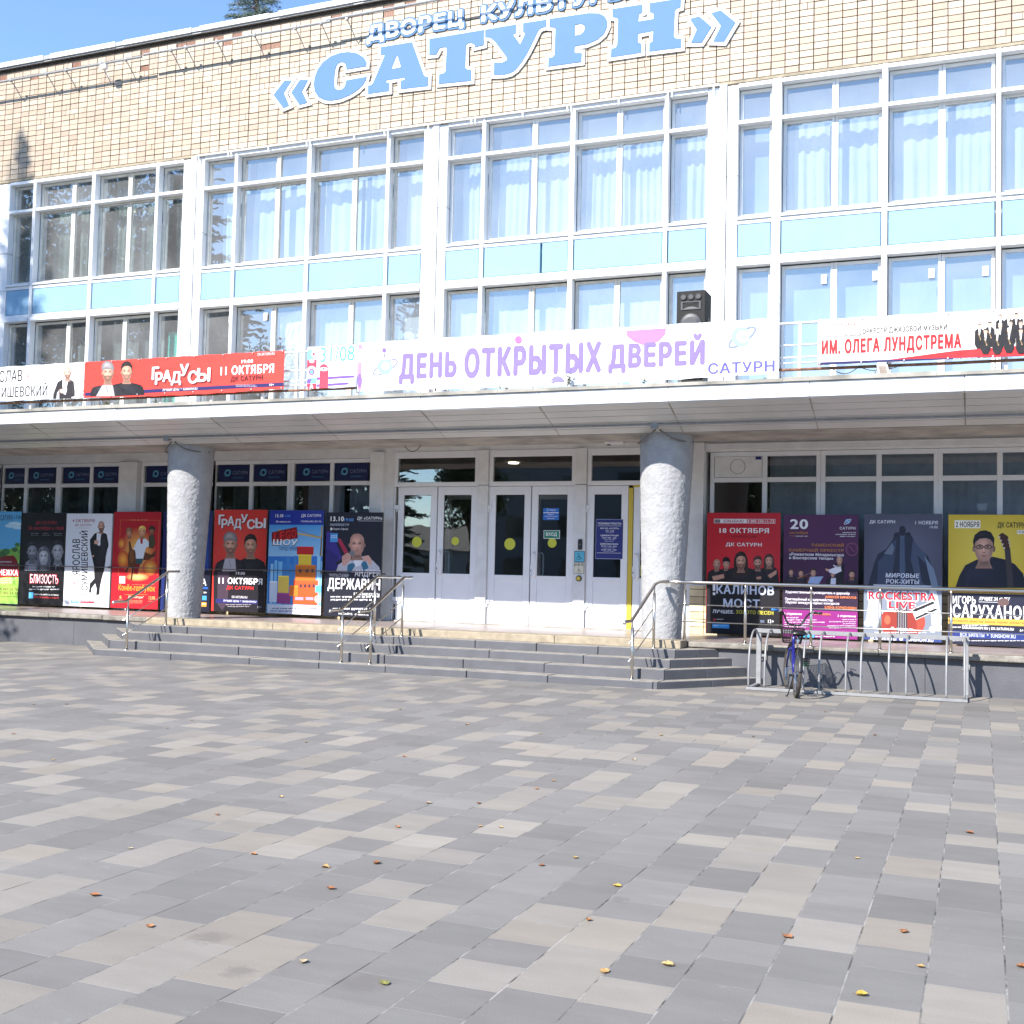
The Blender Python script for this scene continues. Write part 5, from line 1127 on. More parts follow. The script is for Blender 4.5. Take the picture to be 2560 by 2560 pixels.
# lighting rail below the parapet, with curved lamp arms
rail = thing('lighting_rail', 'thin grey pipe with curved arms running along the tiled wall under the roof edge', 'lighting rail', (-13, 21.3, 13.6))
za = atc('A', 640, 345, 21.35).z
mb = MB()
seg = [(-25.5, za), (-18.3, za)], [(-18.25, za+.035), (-13.2, za+.03)], [(-13.3, za+.07), (-8.0, za+.09)]
for s_ in seg: mb.tube([(s_[0][0], 21.36, s_[0][1]), (s_[1][0], 21.36, s_[1][1])], .028, 8)
mb.build('pipe', GALV, rail)
for px in (55, 255, 365, 560, 700, 955, 1040, 1215, 1425, 1655, 1800, 1945):
    x = atc('A', px, 345-(px-640)*.22, 21.35).x; mb = MB(); z = za+(.03 if x > -18.2 else 0)
    mb.tube([(x, 21.36, z), (x+.02, 21.44, z-.06), (x+.05, 21.56, z-.2), (x+.07, 21.66, z-.33), (x+.07, YF-.04, z-.36)], .011, 6); mb.box(x-.02, x+.04, 21.34, 21.40, z-.03, z+.05); mb.build('lamp_arm', GALV, rail)
q = atc('A', 588, 372, 21.4); mb = MB(); mb.box(q.x-.09, q.x+.07, 21.34, 21.44, q.z-.07, q.z+.07); mb.tube([(q.x, 21.38, q.z-.06), (q.x+.05, 21.5, q.z-.25), (q.x+.12, 21.7, q.z-.3)], .008, 5); mb.build('junction_box', WPVC, rail)
# drip conduit with short stubs over the centre windows
con = thing('conduit', 'white conduit with short stubs along the head of the upper windows', 'conduit', (-11, 21.66, 11.06))
mb = MB(); mb.tube([(-16.9, 21.68, 11.06), (-4.7, 21.68, 11.06)], .022, 6)
for x in (-16.8, -15.98, -15.9, -14.9, -13.9, -13.82, -12.7, -11.95, -11.87, -10.9, -9.9, -9.82, -8.75, -7.78, -7.7, -6.7, -5.7, -5.62, -4.8): mb.tube([(x, 21.67, 11.06), (x, 21.67, 10.93)], .017, 5)
mb.build('pipe', WHITE, con)

# ================================================================== CANOPY FURNITURE
rl = thing('canopy_railing', 'white tubular railing with rusty foot rail along the canopy edge', 'railing', (-9, 16.95, 4.46))
YR = 16.93
for z in (5.30, 4.98, 4.80, 4.72): mb = MB(); mb.tube([(-24, YR, z), (4, YR, z)], .019 if z > 5 else .013, 8); mb.build('rail', WHITE, rl, smooth=True)
mb = MB(); rr = random.Random(2); x = -24
while x < 4: L = rr.uniform(1.5, 3.2); mb.tube([(x, YR-.02, 4.625+rr.uniform(-.01, .01)), (x+L, YR-.02, 4.625+rr.uniform(-.01, .01))], .022, 7); x += L
mb.build('foot_rail', RUST, rl)
for x in (-19.1, -17.9, -16.8, -15.95, -14.85, -13.75, -12.65, -11.58, -10.9, -9.7, -8.35, -7.0, -5.7, -4.2, -2.44, -1.2, .3, 1.5): B('post', WHITE, rl, (x-.02, x+.02, YR-.022, YR+.02, 4.455, 5.32))
sp = thing('loudspeaker', 'black box loudspeaker standing on the canopy behind the long banner', 'loudspeaker', (-4.18, 17.75, 4.46))
def speaker():
    x0, x1, y0, y1, z0, z1 = -4.44, -3.985, 17.62, 18.05, 4.9, 6.06
    bevel(B('cabinet', BLACKP, sp, (x0, x1, y0, y1, z0, z1)), .012, 2)
    B('cabinet_foot', BLACK, sp, (x0+.03, x1-.03, y0+.03, y1-.03, 4.47, 4.898))
    GR = mat('speaker_grey', (.045, .045, .05), .5)
    for i in range(3):
        cx = x0+.11+i*.118; cz = z1-.10+.0; mb = MB(); mb.tube([(cx, y0-.004, cz), (cx, y0-.02, cz)], [.046, .046], 16); mb.tube([(cx, y0-.021, cz), (cx, y0-.018, cz)], [.03, .012], 14, mi=1); mb.build('tweeter', [BLACK, GR], sp)
    mb = MB(); cz = z1-.235
    a, b = x0+.07, x1-.07; mb.box(a, b, y0-.012, y0-.002, cz+.05, cz+.066); mb.box(a, b, y0-.012, y0-.002, cz-.066, cz-.05); mb.box(a, a+.03, y0-.012, y0-.002, cz-.05, cz+.05); mb.box(b-.03, b, y0-.012, y0-.002, cz-.05, cz+.05)
    mb.face([(a+.03, y0-.006, cz-.05), (b-.03, y0-.006, cz-.05), (b-.12, y0-.003, cz-.02), (a+.12, y0-.003, cz-.02)]); mb.face([(a+.03, y0-.006, cz+.05), (b-.03, y0-.006, cz+.05), (b-.12, y0-.003, cz+.02), (a+.12, y0-.003, cz+.02)], mi=1)
    mb.build('horn', [GR, BLACK], sp)
    mb = MB(); cx, cz = (x0+x1)/2, z1-.52; mb.tube([(cx, y0-.002, cz), (cx, y0-.016, cz)], [.17, .165], 28, mi=1); mb.tube([(cx, y0-.017, cz), (cx, y0-.03, cz)], [.15, .10], 28); mb.build('woofer', [GR, BLACK], sp)
    B('side_handle', BLACK, sp, (x1-.002, x1+.006, 17.8, 17.9, 5.55, 5.66))
speaker()
fl = thing('floodlight', 'small white floodlight lying on the canopy edge under the jazz banner', 'floodlight', (-.95, 16.78, 4.47))
q = atc('G', 1140, 640, 16.74)
mb = MB(); mb.prism([(q.x-.06, 16.70, q.z-.07), (q.x+.09, 16.70, q.z-.085), (q.x+.06, 16.74, q.z+.075), (q.x-.085, 16.74, q.z+.08)], (0, .05, 0)); bevel(mb.build('housing', WPVC, fl), .006, 1)
mb = MB(); mb.prism([(q.x-.04, 16.692, q.z-.052), (q.x+.065, 16.692, q.z-.062), (q.x+.042, 16.729, q.z+.055), (q.x-.062, 16.729, q.z+.06)], (0, .004, 0)); mb.build('lens', mat('flood_lens', (.16, .12, .09), .3), fl)
mb = MB(); mb.tube([(q.x-.08, 16.73, q.z+.02), (q.x-.12, 16.75, q.z-.06), (q.x-.1, 16.76, 4.47)], .01, 6); mb.build('bracket', GALV, fl)
cb = MB()
for (x0, x1, dz) in ((-2.0, -1.6, .1), (-1.62, -1.2, .07), (-1.3, -1.05, .05), (-9.0, -8.5, .05)):
    cb.tube([(x0+(x1-x0)*i/8, 16.86, 4.62-dz*math.sin(math.pi*i/8)) for i in range(9)], .006, 5)
tag(cb.build('cable', BLACK, None), 'slack black cable looped along the rusty foot rail of the canopy', 'cable')
# weeds in the roof edge
WEED = mat('weed_leaves', rough=.6, attr='Col')
for n_, (cr, px, py, hgt, desc) in enumerate((('E', 1282, 735, .26, 'tallest green weed growing from the canopy edge under the open day banner'), ('E', 918, 752, .1, 'low green weed on the canopy edge left of the tallest weed'), ('E', 536, 768, .14, 'thin weed on the canopy edge under the left end of the open day banner'), ('E', 1708, 722, .09, 'low weed at the dark gap under the open day banner'), ('D', 603, 848, .08, 'small weed under the red banner, the left one of two'), ('D', 880, 830, .09, 'small weed under the red banner, the right one of two'))):
    q = atc(cr, px, py, 16.76); rr = random.Random(n_); mb = MB(); z0 = 4.465
    for s_ in range(3 if hgt < .2 else 6):
        a = rr.uniform(0, 6.28); lean = rr.uniform(.0, .08); L = hgt*rr.uniform(.6, 1.05); dx, dy = math.cos(a)*lean, math.sin(a)*.02-.02
        top = Vector((q.x+dx+rr.uniform(-.04, .04), 16.74+dy, z0+L)); bot = Vector((q.x+rr.uniform(-.03, .03), 16.76, z0))
        mb.tube([bot, bot.lerp(top, .5)+Vector((0, 0, .01)), top], .003, 4, (.08, .1, .03))
        for k in range(7):
            p = bot.lerp(top, .25+.75*k/6); b = rr.uniform(0, 6.28); r = rr.uniform(.025, .055); d = Vector((math.cos(b), math.sin(b)*.6, rr.uniform(-.2, .5))).normalized()*r; sd = d.cross(Vector((0, 0, 1))).normalized()*r*.4
            mb.face([p, p+d*.5+sd, p+d, p+d*.5-sd], rr.choice([(.16, .2, .04), (.1, .16, .03), (.25, .24, .06), (.2, .15, .06)]))
    tag(mb.build('weed', WEED, None, recalc=False), desc, 'weed', 'weeds in the canopy edge')
# soffit pipe with clamps and cables at the columns
pp = thing('soffit_pipe', 'long thin galvanised pipe running under the canopy in front of the columns', 'pipe', (-9, 17.33, 3.94))
mb = MB(); mb.tube([(XL, 17.33, 3.945), (XR, 17.33, 3.925)], .017, 8); mb.build('pipe', GALV, pp)
for cx in (-13.93, -4.69):
    mb = MB(); mb.box(cx-.055, cx+.055, 17.31, 17.38, 3.87, 3.97); mb.box(cx-.03, cx+.03, 17.38, 17.6, 3.90, 3.93); bevel(mb.build('clamp', GALV, pp), .008, 1)
    cb = MB()
    for sg in (-1, 1): cb.tube([(cx+sg*(.03+.42*t), 17.6+.44*t**2.2-.06*(t < .9), 3.88-.16*math.sin(t*math.pi*.62)) for t in [i/10 for i in range(11)]], .014, 6)
    tag(cb.build('cable', mat('grey_cable', (.16, .15, .14), .7), None), f'grey cable slung round the top of the {"left" if cx < -9 else "right"} column', 'cable')
q0, q1 = atc('A3', 165, 72, 18.6), atc('A3', 350, 80, 18.6)
cb = MB(); cb.tube([(q0.x+(q1.x-q0.x)*t, 18.55, q0.z+(q1.z-q0.z)*t-.2*math.sin(math.pi*t)**.8) for t in [i/12 for i in range(13)]], .008, 5)
cb.tube([(q1.x, 18.55, q1.z), (-5.4, 18.55, q1.z+.06)], .006, 5); cb.box(q0.x-.03, q0.x+.03, 18.52, 18.6, q0.z-.02, q0.z+.03)
tag(cb.build('cable', mat('brown_cable', (.12, .1, .08), .7), None), 'brown cable sagging from the concrete beam above the entrance doors', 'cable')
cm = thing('security_camera', 'small white and black dome security camera above the right-hand door', 'camera', (-6.3, 18.7, 3.86))
q = atc('A4', 390, 184, 18.7); mb = MB(); mb.lathe([(.0, -.05), (.03, -.045), (.045, -.015), (.045, .03), (.0, .032)], (q.x, 18.7, q.z), 16); mb.build('dome', BLACK, cm, smooth=True); B('mount', WPVC, cm, (q.x-.05, q.x+.05, 18.65, 18.75, q.z+.03, 3.845))
B('mount_plate', WPVC, cm, (q.x-.04, q.x+.28, 18.6, 18.72, 3.80, 3.838))

# ================================================================== SIGNS BY THE DOORS
def flat_sign(name, label, cat, crop, x0, y0, x1, y1, Y, col, group=None, th=.006):
    a, b = atc(crop, x0, (y0+y1)/2, Y).x, atc(crop, x1, (y0+y1)/2, Y).x; t_, u = atc(crop, (x0+x1)/2, y0, Y).z, atc(crop, (x0+x1)/2, y1, Y).z
    o = thing(name, label, cat, ((a+b)/2, Y, u), group); mb = MB(); mb.box(a, b, Y, Y+th, u, t_, s2l(col)); bevel(mb.build('plate', PLAIN, o), .002, 1)
    return o, Print(Y, crop)
YD = YG+.048
o, P = flat_sign('entrance_sign', 'green ВХОД sign in white capitals on the middle door glass', 'sign', 'A3', 1376, 848, 1516, 920, YD, (236, 236, 236)); P.rect(1381, 853, 1511, 915, (28, 128, 100)).text('ВХОД', 1397, 866, 1492, 902, W_, .05); P.done('print', o)
o, P = flat_sign('security_sticker', 'small blue security company sticker above the green door sign', 'sign', 'A3', 1372, 656, 1509, 759, YD, (40, 110, 200)); P.rect(1374, 693, 1507, 699, W_).ell(1408, 672, 12, 14, (140, 190, 235)).ell(1404, 672, 7, 9, (40, 110, 200)).text('Феникс', 1428, 665, 1484, 680, W_, .03).text('ОБЪЕКТ', 1412, 706, 1465, 717, W_, .02).text('ПОД ОХРАННОЙ', 1385, 722, 1497, 734, W_, .02).text('ОХРАНОЙ', 1410, 739, 1468, 751, W_, .02); P.done('print', o)
YD2 = YG-.04
o, P = flat_sign('access_sign', 'turquoise wheelchair access sign on the pilaster between two doors', 'sign', 'A3', 1640, 1027, 1731, 1122, YD2, (40, 40, 44)); P.rect(1644, 1031, 1727, 1118, (92, 178, 206))
def wheelchair(P, cx, cy, s_, c):
    P.ring(cx, cy+s_*.35, s_*.55, s_*.55, s_*.12, c, 18).ell(cx-s_*.1, cy-s_*.95, s_*.14, s_*.14, c, 10).line(cx-s_*.08, cy-s_*.78, cx-s_*.02, cy+s_*.1, s_*.14, c).line(cx-s_*.02, cy+s_*.1, cx+s_*.5, cy+s_*.1, s_*.13, c).line(cx+s_*.5, cy+s_*.1, cx+s_*.72, cy+s_*.6, s_*.13, c).line(cx-s_*.05, cy-s_*.35, cx+s_*.4, cy-s_*.32, s_*.11, c).line(cx+s_*.7, cy+s_*.6, cx+s_*.95, cy+s_*.5, s_*.1, c)
wheelchair(P, 1680, 1078, 28, (24, 40, 50)); P.done('print', o)
o, P = flat_sign('access_sign', 'cream call-bell and wheelchair sign under the turquoise one', 'sign', 'A3', 1636, 1127, 1725, 1222, YD2, (60, 58, 52)); P.rect(1639, 1130, 1722, 1219, (216, 210, 190)); wheelchair(P, 1680, 1190, 20, (40, 38, 36)); P.poly([(1670, 1152), (1674, 1140), (1680, 1135), (1686, 1140), (1690, 1152)], (40, 38, 36)); [P.ring(1680+sg*d, 1146, 4, 9, 2, (60, 58, 54), 10) for sg in (-1, 1) for d in (20, 28, 35)]; P.done('print', o)
q = atc('A3', 1680, 1263, YD2); o = thing('call_button', 'round yellow call button under the access signs', 'button', (q.x, YD2, q.z)); mb = MB(); mb.tube([(q.x, YD2+.01, q.z), (q.x, YD2-.015, q.z)], .056, 22, s2l((70, 66, 58))); mb.build('housing', PLAIN, o); mb = MB(); mb.tube([(q.x, YD2-.0155, q.z), (q.x, YD2-.03, q.z)], .036, 20, s2l((205, 185, 60))); mb.build('cap', PLAIN, o)
q = atc('A3', 1692, 970, YD2); o = thing('intercom', 'slim black intercom on the pilaster above the turquoise sign', 'intercom', (q.x, YD2, q.z)); bevel(B('body', BLACK, o, (q.x-.042, q.x+.042, YD2-.025, YD2+.01, q.z-.098, q.z+.098)), .018, 3); mb = MB(); mb.tube([(q.x, YD2-.0255, q.z), (q.x, YD2-.028, q.z)], .014, 12); mb.build('lens', mat('lens_grey', (.2, .2, .21), .2), o)
o, P = flat_sign('opening_hours_sign', 'navy opening hours board with white lines on the right-hand door', 'sign', 'A4', 301, 711, 490, 987, YG+.03, (150, 160, 200)); P.rect(304, 715, 487, 983, (38, 46, 116)); P.text('РЕЖИМЫ РАБОТЫ', 318, 735, 477, 748, W_, .04).rect(314, 757, 478, 759, W_).text('МУК ДК «САТУРН»', 333, 770, 463, 782, W_, .04).text('9.00 - 22.00', 370, 788, 428, 797, W_, .02).greek(372, 802, 426, 808, 1, (190, 195, 225), 2, .8).text('АДМИНИСТРАЦИЯ', 334, 819, 458, 831, W_, .04).text('ПН-ПТ 9.00 - 18.00', 346, 836, 444, 846, W_, .02).greek(358, 851, 432, 857, 1, (190, 195, 225), 3, .8).greek(365, 862, 424, 868, 1, (190, 195, 225), 4, .8).text('БИЛЕТНАЯ КАССА', 334, 877, 457, 889, W_, .04).text('ПН-ПТ 11.00 - 20.00', 340, 894, 446, 904, W_, .02).greek(356, 909, 432, 914, 1, (190, 195, 225), 5, .8).text('СБ-ВС 10.00 - 19.00', 340, 918, 444, 928, W_, .02).greek(356, 932, 432, 938, 1, (190, 195, 225), 6, .8).rect(308, 944, 478, 946, W_); P.done('print', o)
for cr, px, py, lab in (('A3', 1118, 272, 'lit oval ceiling lamp seen through the light over the middle door'),):
    q = atc(cr, px, py, 21.6); mb = MB(); mb.lathe([(.0, 0), (.1, 0), (.11, .02), (.0, .03)], (q.x, 21.6, q.z), 20); tag(mb.build('ceiling_lamp', LAMP, None), lab, 'lamp'); B('lobby_ceiling', ROOM, hall, (-11.2, -4.6, YG+.32, 23.4, q.z+.031, q.z+.08))
q = atc('A6', 1048, 300, 21.6); mb = MB(); mb.lathe([(.0, 0), (.05, 0), (.06, .02), (.0, .03)], (q.x, 21.6, q.z), 14); tag(mb.build('ceiling_lamp', LAMP, None), 'small lit ceiling lamp seen through the window above the yellow poster', 'lamp')
# thin black pipe along the poster boards
mb = MB(); mb.tube([(-24, 19.84, 1.49), (-17, 19.84, 1.515), (-10.72, 19.84, 1.555)], .010, 6)
for x in (-19.87, -18.62, -17.33, -14.73, -13.39, -12.07, -10.73): mb.box(x-.012, x+.012, 19.83, 19.99, 1.495, 1.535)
tag(mb.build('barrier_pipe', mat('dark_pipe', (.1, .1, .105), .5), None), 'thin dark pipe running across the fronts of the left-hand posters', 'pipe')

# ================================================================== RAILINGS ON THE STEPS
def stair_rail(name, label, x, top_ext, low_ext=.3, end=None):
    t = thing(name, label, 'handrail', (x, 16.3, .1), 'steel handrails on the entrance steps')
    xt = x+.06
    mb = MB(); pts = [(x-.02, 16.24-low_ext, .90), (x-.02, 16.24-low_ext, .94), (x, 16.24, .945), (xt, 17.28, 1.475)]
    pts += end if end else [(xt, 17.28+top_ext, 1.48)]
    mb.tube(pts, .024, 10); mb.build('rail', STEEL, t, smooth=True)
    for (px_, y, z0, z1) in ((x, 16.3, .10, .95), (xt, 17.25, .50, 1.44)):
        mb = MB(); mb.tube([(px_, y, z0), (px_, y, z1-.1)], .021, 10); mb.tube([(px_, y, z1-.1), (px_, y, z1+.01)], .012, 8); mb.lathe([(.045, 0), (.045, .008), (.024, .014)], (px_, y, z0+.004), 14)
        mb.build('post', STEEL, t, smooth=True)
    for a, b in ((.65, 1.07), (.39, .79)):
        s_ = (b-a)/.95; mb = MB(); mb.tube([(x-.03, 16.22, a-.08*s_), (xt-.03, 17.33, b+.08*s_)], .0085, 8); mb.build('rung', STEEL, t, smooth=True)
    return t
stair_rail('handrail', 'left steel handrail climbing the steps to the left column', -13.77, .3)
stair_rail('handrail', 'steel handrail in the middle of the steps, the left one of the close pair', -9.49, .85)
stair_rail('handrail', 'steel handrail in the middle of the steps, the right one of the close pair', -8.97, .27)
stair_rail('handrail', 'right steel handrail climbing the steps to the right column', -4.68, .3, end=[(-4.62, 17.5, 1.505), (-4.6, 17.62, 1.515), (-4.5, 17.67, 1.517)])
t = thing('landing_railing', 'long steel railing on the platform edge in front of the right-hand posters', 'railing', (-1.5, 17.8, .6))
mb = MB(); mb.tube([(-4.5, 17.67, 1.517), (-4.3, 17.76, 1.517), (-4.1, 17.8, 1.516), (3.2, 17.8, 1.505)], .025, 10); mb.build('rail', STEEL, t, smooth=True)
for z in (1.17, .908): mb = MB(); mb.tube([(-4.32, 17.785, z), (3.2, 17.785, z-.008)], .0085, 8); mb.build('rung', STEEL, t, smooth=True)
for x in (-4.28, -3.34, -2.36, -1.375, -.405, .58, 1.56, 2.55):
    mb = MB(); mb.tube([(x, 17.81, .6), (x, 17.81, 1.40)], .021, 10); mb.tube([(x, 17.81, 1.40), (x, 17.8, 1.50)], .012, 8); mb.lathe([(.045, 0), (.045, .008), (.024, .014)], (x, 17.81, .604), 14); mb.build('post', STEEL, t, smooth=True)

# ================================================================== BICYCLE RACK
t = thing('bicycle_rack', 'silver painted bicycle rack of curved bars in front of the platform wall', 'bicycle rack', (-1.65, 16.9, 0))
bevel(B('base_bar', GALV, t, (-3.13, -.17, 16.80, 16.86, .004, .045)), .004, 1)
for x in (-3.1, -.2): bevel(B('side_bar', GALV, t, (x-.03, x+.03, 16.862, 17.62, .004, .044)), .004, 1)
for x in (-3.06, -.2): bevel(B('upright', GALV, t, (x-.035, x+.035, 17.40, 17.46, .046, .862)), .004, 1)
bevel(B('top_bar', GALV, t, (-3.1, -.16, 17.385, 17.398, .80, .862)), .003, 1)
for x in (-3.06, -.2): mb = MB(); mb.box(x-.02, x+.02, 17.462, 17.825, .40, .43); mb.box(x-.05, x+.05, 17.80, 17.826, .37, .46); mb.build('wall_bracket', GALV, t)
for x in (-3.10, -2.872, -2.33, -2.114, -1.751, -1.551, -1.183, -.955, -.44, -.21):
    mb = MB(); P_ = [(x, 16.83, .045), (x, 16.835, .30), (x, 16.88, .52), (x, 16.96, .67), (x, 17.08, .78), (x, 17.22, .835), (x, 17.384, .845)]
    P_ = [tuple(p) for p in P_]; o_ = []
    for i in range(len(P_)-1):
        p0, p1, p2, p3 = P_[max(i-1, 0)], P_[i], P_[i+1], P_[min(i+2, len(P_)-1)]
        for k in range(4):
            q_ = k/4; o_.append(tuple(.5*(2*b+(c-a)*q_+(2*a-5*b+4*c-d)*q_*q_+(3*b-a-3*c+d)*q_**3) for a, b, c, d in zip(p0, p1, p2, p3)))
    o_.append(P_[-1]); mb.tube(o_, .0145, 8); mb.build('hoop', GALV, t, smooth=True)

# ================================================================== BICYCLE
def bicycle():
    R0 = ground(1990, 1745); F0 = ground(1969, 1725)
    d = (F0-R0); d.z = 0; d.normalize(); s_ = Vector((d.y, -d.x, 0)); up = (Vector((0, 0, 1))+s_*.05).normalized()
    s_ = d.cross(up).normalized()
    o = Vector((R0.x, R0.y, 0))
    q = lambda f, h, w_=0: o+d*f+up*h+s_*w_
    t = thing('bicycle', 'blue bicycle with front basket and black saddle leaning in the bicycle rack', 'bicycle', tuple(o))
    DK = mat('dark_metal', (.03, .03, .032), .4, metal=.6); CHR = mat('chrome', (.7, .7, .7), .18, metal=1); WHT = mat('white_decal', (.75, .75, .75), .4); GRN = mat('green_plastic', (.01, .09, .03), .35); GB = mat('blue_grip', (.03, .16, .45), .5)
    r = .305; wb = .98; steer = .12
    for i, f in enumerate((0, wb)):
        fd, sd = (d, s_) if i == 0 else (d*math.cos(steer)-s_*math.sin(steer), s_*math.cos(steer)+d*math.sin(steer))
        cc = q(f, r+.026)
        W = lambda a, rr, w_=0: cc+fd*(rr*math.cos(a))+up*(rr*math.sin(a))+sd*w_
        mb = MB(); n, m = 56, 10; k = 0
        for a in range(n):
            an = 2*math.pi*a/n
            for b in range(m):
                bn = 2*math.pi*b/m; mb.v.append(tuple(W(an, r+.026*math.cos(bn), .026*math.sin(bn))))
        for a in range(n):
            for b in range(m): mb.f.append((a*m+b, ((a+1) % n)*m+b, ((a+1) % n)*m+(b+1) % m, a*m+(b+1) % m)); mb.c.append((1, 1, 1)); mb.m.append(0)
        for a in range(n):
            for sg in (-1, 1):
                a0 = 2*math.pi*a/n; mb.face([W(a0, r+.026, sg*.004), W(a0+.05, r+.026, sg*.004), W(a0+.06, r+.02, sg*.022), W(a0+.01, r+.02, sg*.022)])
        w_ = mb.build('wheel', RUBBER, t, smooth=True)
        mb = MB()
        for a in range(n):
            a0, a1 = 2*math.pi*a/n, 2*math.pi*(a+1)/n
            for sg in (-1, 1): mb.face([W(a0, r-.02, sg*.013), W(a1, r-.02, sg*.013), W(a1, r-.036, sg*.011), W(a0, r-.036, sg*.011)])
            mb.face([W(a0, r-.036, -.011), W(a1, r-.036, -.011), W(a1, r-.036, .011), W(a0, r-.036, .011)])
        mb.build('rim', CHR, w_)
        mb = MB()
        for a in range(28): a0 = 2*math.pi*a/28; mb.tube([W(a0+.35*(-1)**a, .02, .02*(-1)**(a//2)), W(a0, r-.036)], .0013, 4, caps=False)
        mb.tube([W(0, 0, -.06), W(0, 0, .06)], .014, 8); mb.build('spokes', CHR, w_)
    hd, hb, bb, st = q(.72, .80), q(.755, .64), q(.40, .27), q(.245, .60); ra, fa = q(0, r+.026), q(wb, r+.026)
    mb = MB(); mb.tube([hb, q(.6, .46), bb], .023, 10); mb.tube([q(.735, .72), q(.56, .50), q(.3, .45)], .017, 10); mb.tube([bb, st], .018, 10); mb.tube([hd, hb], .022, 10)
    for sg in (-1, 1):
        mb.tube([bb+s_*sg*.03, ra+s_*sg*.055], .010, 8); mb.tube([st+s_*sg*.012, q(.12, .5, sg*.04), ra+s_*sg*.055], .009, 8)
    mb.build('frame', BLUEB, t, smooth=True)
    mb = MB(); mb.box(0, 0, 0, 0, 0, 0); mb = MB(); mb.tube([st.lerp(bb, .1)-d*.022, st.lerp(bb, .45)-d*.022], .012, 6); mb.tube([q(.63, .5, 0)+up*.022, q(.7, .58)+up*.022], .01, 6); mb.build('decal', WHT, t)
    mb = MB()
    for sg in (-1, 1): mb.tube([hb-up*.02+s_*sg*.045, q(.86, .50, sg*.05), fa+s_*sg*.05], .012, 8)
    mb.tube([hb+s_*.05-up*.02, hb-s_*.05-up*.02], .016, 8); mb.build('fork', BLUEB, t, smooth=True)
    mb = MB(); mb.tube([st, q(.185, .82)], .013, 8); mb.build('seat_post', CHR, t, smooth=True)
    # saddle
    mb = MB(); prof = [(-.02, .085, .0), (.03, .105, .035), (.08, .10, .045), (.14, .065, .04), (.2, .035, .035), (.27, .022, .025), (.30, .004, .012)]; n = 12
    for (f, wd, h) in prof:
        for k in range(n):
            a = 2*math.pi*k/n; mb.v.append(tuple(q(.09+f, .855+h*.6+(.028 if math.sin(a) > 0 else .03)*math.sin(a), wd*math.cos(a))))
    for i in range(len(prof)-1):
        for k in range(n): mb.f.append((i*n+k, i*n+(k+1) % n, (i+1)*n+(k+1) % n, (i+1)*n+k)); mb.c.append((1, 1, 1)); mb.m.append(0)
    mb.f.append(tuple(range(n))); mb.c.append((1, 1, 1)); mb.m.append(0)
    mb.build('saddle', mat('saddle_vinyl', (.012, .012, .013), .3), t, smooth=True)
    mb = MB(); mb.tube([hd, q(.69, .965)], .013, 8)
    hs = d*math.cos(steer)-s_*math.sin(steer)
    for sg in (-1, 1): mb.tube([q(.695, .955), q(.70, .958, sg*.07), q(.71, 1.0, sg*.115), q(.70, 1.08, sg*.15), q(.67, 1.135, sg*.19), q(.62, 1.15, sg*.25)], .0135, 8)
    hbar = mb.build('handlebar', DK, t, smooth=True)
    for sg, m in ((-1, GB), (1, BLACK)):
        mb = MB(); mb.tube([q(.62, 1.15, sg*.25), q(.56, 1.152, sg*.345)], .0165, 10); mb.build('grip', m, hbar, smooth=True)
        mb = MB(); mb.tube([q(.65, 1.16, sg*.225), q(.70, 1.16, sg*.26), q(.67, 1.15, sg*.33)], .005, 6); mb.box(*[v for p in zip(q(.63, 1.13, sg*.225)-Vector((.02, .02, .0)), q(.63, 1.13, sg*.225)+Vector((.02, .02, .045))) for v in p]); mb.build('brake_lever', CHR, hbar)
    mb = MB(); mb.tube([q(.66, 1.09, -.15), q(.78, 1.02, -.12), q(.86, .88, -.05), q(.8, .7, -.02)], .004, 5); mb.tube([q(.66, 1.09, .15), q(.80, 1.04, .13), q(.88, .90, .06), q(.82, .7, .03)], .004, 5); mb.build('brake_cable', BLACK, t)
    # wire basket
    mb = MB(); top = [(.86, .90, -.16), (.86, .90, .16), (1.1, .90, .16), (1.1, .90, -.16)]; bot = [(.88, .69, -.12), (.88, .69, .12), (1.06, .69, .12), (1.06, .69, -.12)]
    for i in range(4):
        j = (i+1) % 4
        for k in range(13):
            u = k/12; a = q(*top[i]).lerp(q(*top[j]), u); b = q(*bot[i]).lerp(q(*bot[j]), u); mb.tube([a, b], .004, 4, caps=False)
        for k in range(9):
            u = k/8; mb.tube([q(*top[i]).lerp(q(*bot[i]), u), q(*top[j]).lerp(q(*bot[j]), u)], .006 if k in (0, 8) else .003, 4, caps=False)
    for k in range(10): u = k/9; mb.tube([q(*bot[0]).lerp(q(*bot[1]), u), q(*bot[3]).lerp(q(*bot[2]), u)], .002, 4, caps=False); mb.tube([q(*bot[0]).lerp(q(*bot[3]), u), q(*bot[1]).lerp(q(*bot[2]), u)], .002, 4, caps=False)
    mb.build('basket', BLACK, t)
    # mudguards
    for f, a0, a1 in ((0, 20, 172), (wb, 40, 150)):
        mb = MB(); n = 16
        for i in range(n+1):
            a = math.radians(a0+(a1-a0)*i/n)
            for w_, rr in ((-.03, r+.036), (-.015, r+.048), (.015, r+.048), (.03, r+.036)): mb.v.append(tuple(q(f+rr*math.cos(a), r+.026+rr*math.sin(a), w_)))
        for i in range(n):
            for k in range(3): mb.f.append((i*4+k, i*4+k+1, i*4+k+5, i*4+k+4)); mb.c.append((1, 1, 1)); mb.m.append(0)
        mb.build('mudguard', DK, t, smooth=True)
    mb = MB(); n = 28; mb.tube([bb-s_*.07, bb+s_*.07], .018, 8)
